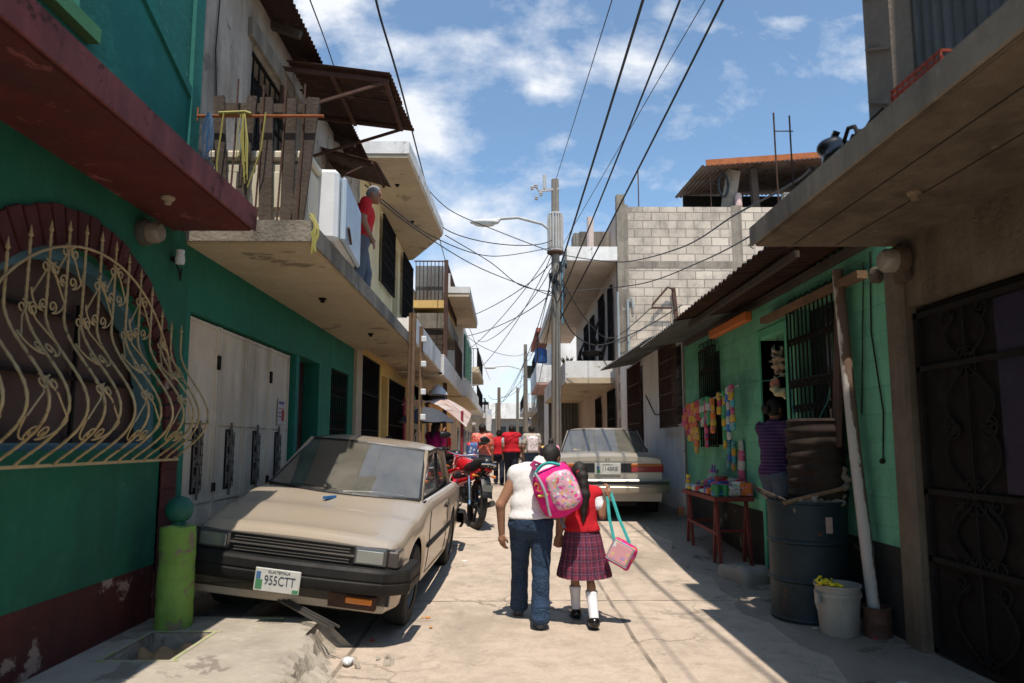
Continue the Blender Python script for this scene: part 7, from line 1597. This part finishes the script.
for a in (('faded pink strip of packets at the far end of the hanging snacks', 9.72, 1.87, 3, .11, (Pi, Or)), ('orange bunch second from the far end of the hanging snacks', 9.60, 1.90, 5, .12, (Rd, Or)), ('long strip of red and orange bags below the window top', 9.45, 1.92, 6, .12, (Or, Pi, Yw)),
          ('yellow strip hanging beside the red bags', 9.30, 1.92, 6, .10, (Yw, Or)), ('orange and yellow strip that hangs lowest over the window bars', 9.16, 1.93, 8, .10, (Or, Yw, Yw)), ('broad red bag bunch in the middle of the hanging snacks', 9.05, 1.94, 3, .14, (Rd, Or)),
          ('green bag bunch at the middle of the string', 8.85, 1.95, 4, .14, (Gr, Wh)), ('pale pink strip hanging down over the window grille', 8.72, 1.92, 7, .05, (Pi, Rd)), ('green and white bunch right of the middle', 8.6, 1.96, 4, .14, (Gr, Wh, Gr)),
          ('yellow and orange strip right of the green bags', 8.42, 1.93, 5, .08, (Or, Yw)), ('small yellow strip near the doorway end', 8.15, 1.98, 3, .06, (Yw, Rd)), ('long green strip near the doorway end of the string', 7.98, 2.0, 8, .05, (Gr, Yw, Gr)),
          ('blue and white strip next to the long green one', 7.84, 2.02, 7, .06, (Wh, Bl)), ('multicoloured strip closest to the doorway', 7.70, 2.04, 6, .08, (Pi, Yw, Tq))): strip(*a)
strip('narrow blue strip pinned low on the wall under the string', 8.3, 1.42, 4, .07, (Bl, Tq), 2.70); strip('second narrow strip pinned low on the wall, green and yellow', 8.12, 1.40, 4, .05, (Tq, Yw), 2.70); strip('pale pink strip pinned lowest beside the doorway', 7.86, 1.40, 4, .10, (Wh, Pi), 2.70, .11)
# things hanging in the doorway
t = thing('hanging_bags', 'white and pink bags with yellow flowers hanging in the doorway above the woman', 'hanging goods', (2.8, 6.85, 1.9))
for c_, r_, mm, sd in (((2.80, 6.92, 2.22), (.05, .08, .13), pm('cloth_offwhite', (.5, .45, .4)), 1), ((2.78, 6.85, 2.18), (.05, .09, .09), pm('cloth_tan', (.4, .3, .22)), 2), ((2.79, 6.98, 1.99), (.04, .06, .05), pm('cloth_salmon', (.65, .25, .18)), 3), ((2.76, 6.82, 1.88), (.05, .09, .07), pm('cloth_cream', (.66, .56, .33)), 4)):
    m = MB(); imp(m, wobble(ellip(c_, r_), .016, 38, sd), .010); m.build('bag', mm, t, smooth=True)
m = MB(); m.tube([(2.79, 6.9, 2.5), (2.79, 6.88, 2.3)], .004, 4); m.tube([(2.79, 6.86, 2.1), (2.78, 6.84, 1.95)], .004, 4); m.build('cord', IRON, t)
m = MB(); m.tube([(2.70, 5.5, 2.05), (2.66, 5.6, 1.72), (2.62, 5.85, 1.45), (2.60, 6.05, 1.42), (2.64, 6.25, 1.7), (2.70, 6.4, 2.1)], .006, 6); m.tube([(2.72, 7.6, 2.05), (2.72, 6.9, 2.02), (2.70, 6.4, 2.06)], .004, 5); tag(m.build('clothes_line', colr('line_teal', (.06, .3, .25)), smooth=True), 'teal cord looping down in front of the barred window', 'cord')
# ---- drum, tank, bucket, post
t = thing('oil_drum', 'dark blue oil drum filled with rubble beside the white bucket', 'drum', (2.42, 5.72, .02))
m = MB(); pr = [(0, 0), (.30, 0), (.305, .02), (.295, .03)]
for z in (.31, .60): pr += [(.295, z - .02), (.308, z - .008), (.308, z + .008), (.295, z + .02)]
pr += [(.295, .885), (.307, .895), (.307, .91), (.288, .91), (.285, .80), (0, .80)]
m.lathe(pr, (2.42, 5.55, .02), 44); m.build('shell', pm('drum_blue', (.014, .036, .047), (.009, .022, .03), 3, .55, .2, bump=.2, stain=(.06, .04, .025), sa=.5, spot=(.10, .045, .02), st=.68, sp=6), t, smooth=True, angle=40)
m = MB(); m.beam((2.455, 5.245, .70), (2.455, 5.245, .82), .05, .004, (0, 1, 0)); m.build('paper_tag', pm('tag_paper', (.4, .3, .26)), t)
RUB = pm('rubble', (.30, .25, .2), (.17, .14, .11), 6, .95, bump=.8)
rs = random.Random(31)
for k in range(7):
    c_ = (2.26 + .32 * rs.random(), 5.34 + .06 * rs.random(), .88 + .05 * rs.random()); r_ = [.035 + .03 * rs.random() for _ in range(3)]
    m = MB(); imp(m, wobble(rbox(c_, r_, .012, (rs.random() * 2, rs.random() * 2, rs.random() * 2)), .008, 30, k), .012); tag(m.build('rubble_lump', RUB, smooth=True, angle=50), 'grey lump of rubble lying in the mouth of the oil drum', 'rubble', 'rubble in the oil drum')
m = MB(); m.tube([(2.15, 5.33, .92), (2.35, 5.32, .97), (2.62, 5.34, 1.03)], .018, 6); tag(m.build('stick', WOODB), 'brown stick lying across the top of the oil drum', 'stick')
m = MB(); m.beam((2.16, 5.62, .92), (2.03, 5.66, 1.04), .09, .03); m.beam((2.05, 5.66, 1.02), (2.25, 5.55, .92), .08, .02); tag(m.build('broken_board', WOOD), 'broken grey board sticking out of the far side of the drum', 'board')
m = MB(); imp(m, wobble(union([capsule((2.62, 5.40, .92), (2.67, 5.39, 1.1), .035, .03), capsule((2.67, 5.39, 1.1), (2.64, 5.39, 1.2), .03, .02), capsule((2.50, 5.38, .93), (2.60, 5.40, .95), .05, .04)], .03), .008, 40, 2), .01); tag(m.build('dry_root', RUB, smooth=True), 'knotted pale root standing up at the right of the drum mouth', 'root')
t = thing('water_barrel', 'ribbed brown plastic barrel set on the back of the oil drum under the barred window', 'barrel', (2.475, 5.78, .93))
m = MB(); pr = [(0, .0), (.215, 0)]
for k in range(70): pr.append((.218 + .009 * math.sin(k * .55), .02 + .60 * k / 69))
pr += [(.20, .64), (0, .645)]
m.lathe(pr, (2.515, 5.55, .935), 40); m.build('shell', pm('barrel_brown', (.034, .023, .018), (.018, .013, .011), 3, .8, bump=.2, stain=(.07, .055, .045), sa=.4, spec=.15), t, smooth=True, angle=60)
t = thing('bucket', 'dirty white plastic bucket with a brush in it beside the leaning pipe', 'bucket', (2.42, 5.05, .02))
BKT = pm('bucket_white', (.42, .39, .34), (.34, .31, .27), 4, .55, bump=.1, stain=(.22, .18, .14), sa=.5)
m = MB(); m.lathe([(0, 0), (.125, 0), (.13, .02), (.148, .27), (.158, .272), (.158, .30), (.150, .302), (.152, .335), (.160, .338), (.160, .352), (.145, .352), (.13, .12), (0, .12)], (2.40, 5.05, .02), 36); m.build('shell', BKT, t, smooth=True, angle=40)
m = MB(); m.tube([(2.24, 5.05, .33), (2.225, 5.02, .25), (2.23, 5.0, .2)], .006, 5); m.box(2.222, 2.24, 4.98, 5.03, .24, .32); m.build('handle', BKT, t)
t = thing('scrub_brush', 'yellow and black cleaning brush resting on the bucket rim', 'brush', (2.3, 4.98, .37))
m = MB(); imp(m, wobble(union([capsule((2.25, 5.0, .40), (2.31, 4.97, .39), .03, .026), capsule((2.31, 4.97, .39), (2.38, 4.95, .37), .022, .02)], .02), .006, 70, 2), .006); m.build('head', confetti('brush_y', [(.02, .02, .02)], 38, (.75, .6, .02), .55), t, smooth=True)
PEEL = NT('peeling_pipe'); s_ = PEEL.sep(); f_ = PEEL.math('ADD', PEEL.math('ADD', PEEL.math('MULTIPLY', s_[0], 9), PEEL.math('MULTIPLY', PEEL.noise(3.5, 8, .7, PEEL.mapping((1, 1, .5))), 1.6)), PEEL.math('MULTIPLY', s_[2], .16)); f_ = PEEL.ramp(f_, [(.72, 0), (.79, 1)]); PEEL = PEEL.out(PEEL.mix(f_, (.50, .46, .42), (.14, .085, .06)), .85, PEEL.bump(PEEL.math('ADD', PEEL.noise(30, 4), f_), .4, .01))
t = thing('leaning_pipe', 'tall peeling white and rust pipe standing in a rusty tin under the awning', 'pipe', (2.66, 4.98, .02))
m = MB(); m.tube([(2.63, 4.98, .05), (2.64, 5.16, 1.3), (2.65, 5.30, 2.75)], .043, 16); m.build('pipe', PEEL, t, smooth=True)
m = MB(); m.lathe([(0, 0), (.095, 0), (.098, .01), (.094, .02), (.094, .10), (.098, .11), (.094, .12), (.094, .2), (.1, .205), (.1, .215), (.085, .215), (.08, .12), (0, .12)], (2.63, 4.96, .02), 28); m.build('tin', pm('rusty_tin', (.13, .065, .045), (.08, .04, .03), 5, .7, .3, bump=.3), t, smooth=True, angle=40)
g = wobble(rbox((2.42, 6.95, .05), (.20, .26, .11), .07, (.05, .1, .3)), .010, 16, 7); m = MB(); imp(m, g, .02); tag(m.build('stone', pm('stone_grey', (.34, .30, .25), (.24, .21, .18), 3, .95, bump=.5), smooth=True), 'flat grey boulder on the ground beside the oil drum', 'stone')
m = MB(); imp(m, rbox((2.68, 10.55, .34), (.05, .05, .08), .02), .012); tag(m.build('broken_brick', colr('brick_orange', (.5, .2, .1))), 'orange broken brick at the foot of the white wall', 'brick')
# hanging cloth next to drum
m = MB(); m.sheet(lambda u, v: (2.70 - .02 * math.sin(3 * u), 5.12 + .1 * u, .62 - .32 * v), 5, 6, .02, (1, 0, 0)); tag(m.build('rag', colr('rag_grey', (.17, .16, .15))), 'grey rag hanging beside the oil drum', 'rag')
# ---- litter
rs = random.Random(77)
for k in range(16):
    y = 3.2 + 1.5 * rs.random(); x = -1.0 + .28 * rs.random(); r = .012 + .022 * rs.random(); m = MB(); imp(m, wobble(rbox((x, y, r * .6), (r, r * 1.3, r * .7), r * .3, (rs.random(), rs.random(), rs.random() * 3)), r * .15, 60, k), .008)
    tag(m.build('kerb_stone', pm('kerb_rubble', (.42, .37, .3), (.3, .26, .21), 5, .95, bump=.6)), 'small lump of concrete crumbled from the pavement edge', 'rubble', 'rubble along the broken pavement edge')
LIT = [((-.98, 4.45, .03), (.035, .05, .022), (.75, .77, .8), 'crumpled white paper on the road near the beige car front'), ((-.62, 5.6, .006), (.03, .012, .006), (.7, .25, .03), 'orange scrap on the road beside the car wheel'), ((-.93, 4.98, .006), (.02, .02, .006), (.6, .1, .05), 'small red scrap on the road under the bumper'),
       ((2.58, 4.93, .03), (.03, .05, .02), (.4, .02, .05), 'dark pink wrapper by the rusty tin'), ((2.25, 4.02, .02), (.05, .03, .015), (.6, .62, .66), 'pale crumpled paper on the ground before the iron gate'), ((-.45, 7.9, .06), (.03, .03, .008), (.8, .8, .8), 'white scrap on the road by the motorcycle'),
       ((2.3, 5.2, .02), (.03, .02, .01), (.5, .45, .35), 'pale scrap beside the bucket'), ((-.55, 5.3, .01), (.015, .015, .006), (.6, .3, .1), 'tiny orange scrap on the road')]
for k, (c_, r_, cl, lab) in enumerate(LIT): m = MB(); imp(m, wobble(ellip(c_, r_), .0015, 70, k), .006); tag(m.build('litter', colr('litter_%d' % k, cl)), lab, 'litter')
# damp stain sheets on the right apron
STN = pm('damp_stain', (.19, .16, .125), (.13, .11, .085), 4, .7, bump=.5)
def blob(cx, cy, rx, ry, seed, z=.034):
    r2 = random.Random(seed); n = 40; ph = [r2.random() * 6 for _ in range(4)]; pts = [(cx, cy)]
    for k in range(n):
        a = 2 * PI * k / n; q = 1 + .22 * math.sin(2 * a + ph[0]) + .15 * math.sin(3 * a + ph[1]) + .10 * math.sin(5 * a + ph[2]) + .06 * math.sin(9 * a + ph[3]); pts.append((cx + rx * q * math.cos(a), cy + ry * q * math.sin(a)))
    mm = MB(); 
    def hz_(x, y): u = (x - 1.95) / .85; return gz(y) + .012 + .03 * max(0, u) + .008 * math.sin(4.1 * y + 6 * u) + .006
    mm.add([(x, y, hz_(x, y)) for x, y in pts], [(0, 1 + k, 1 + (k + 1) % n) for k in range(n)]); structure(mm.build('ground_stain', STN))
bpy.context.view_layer.update()
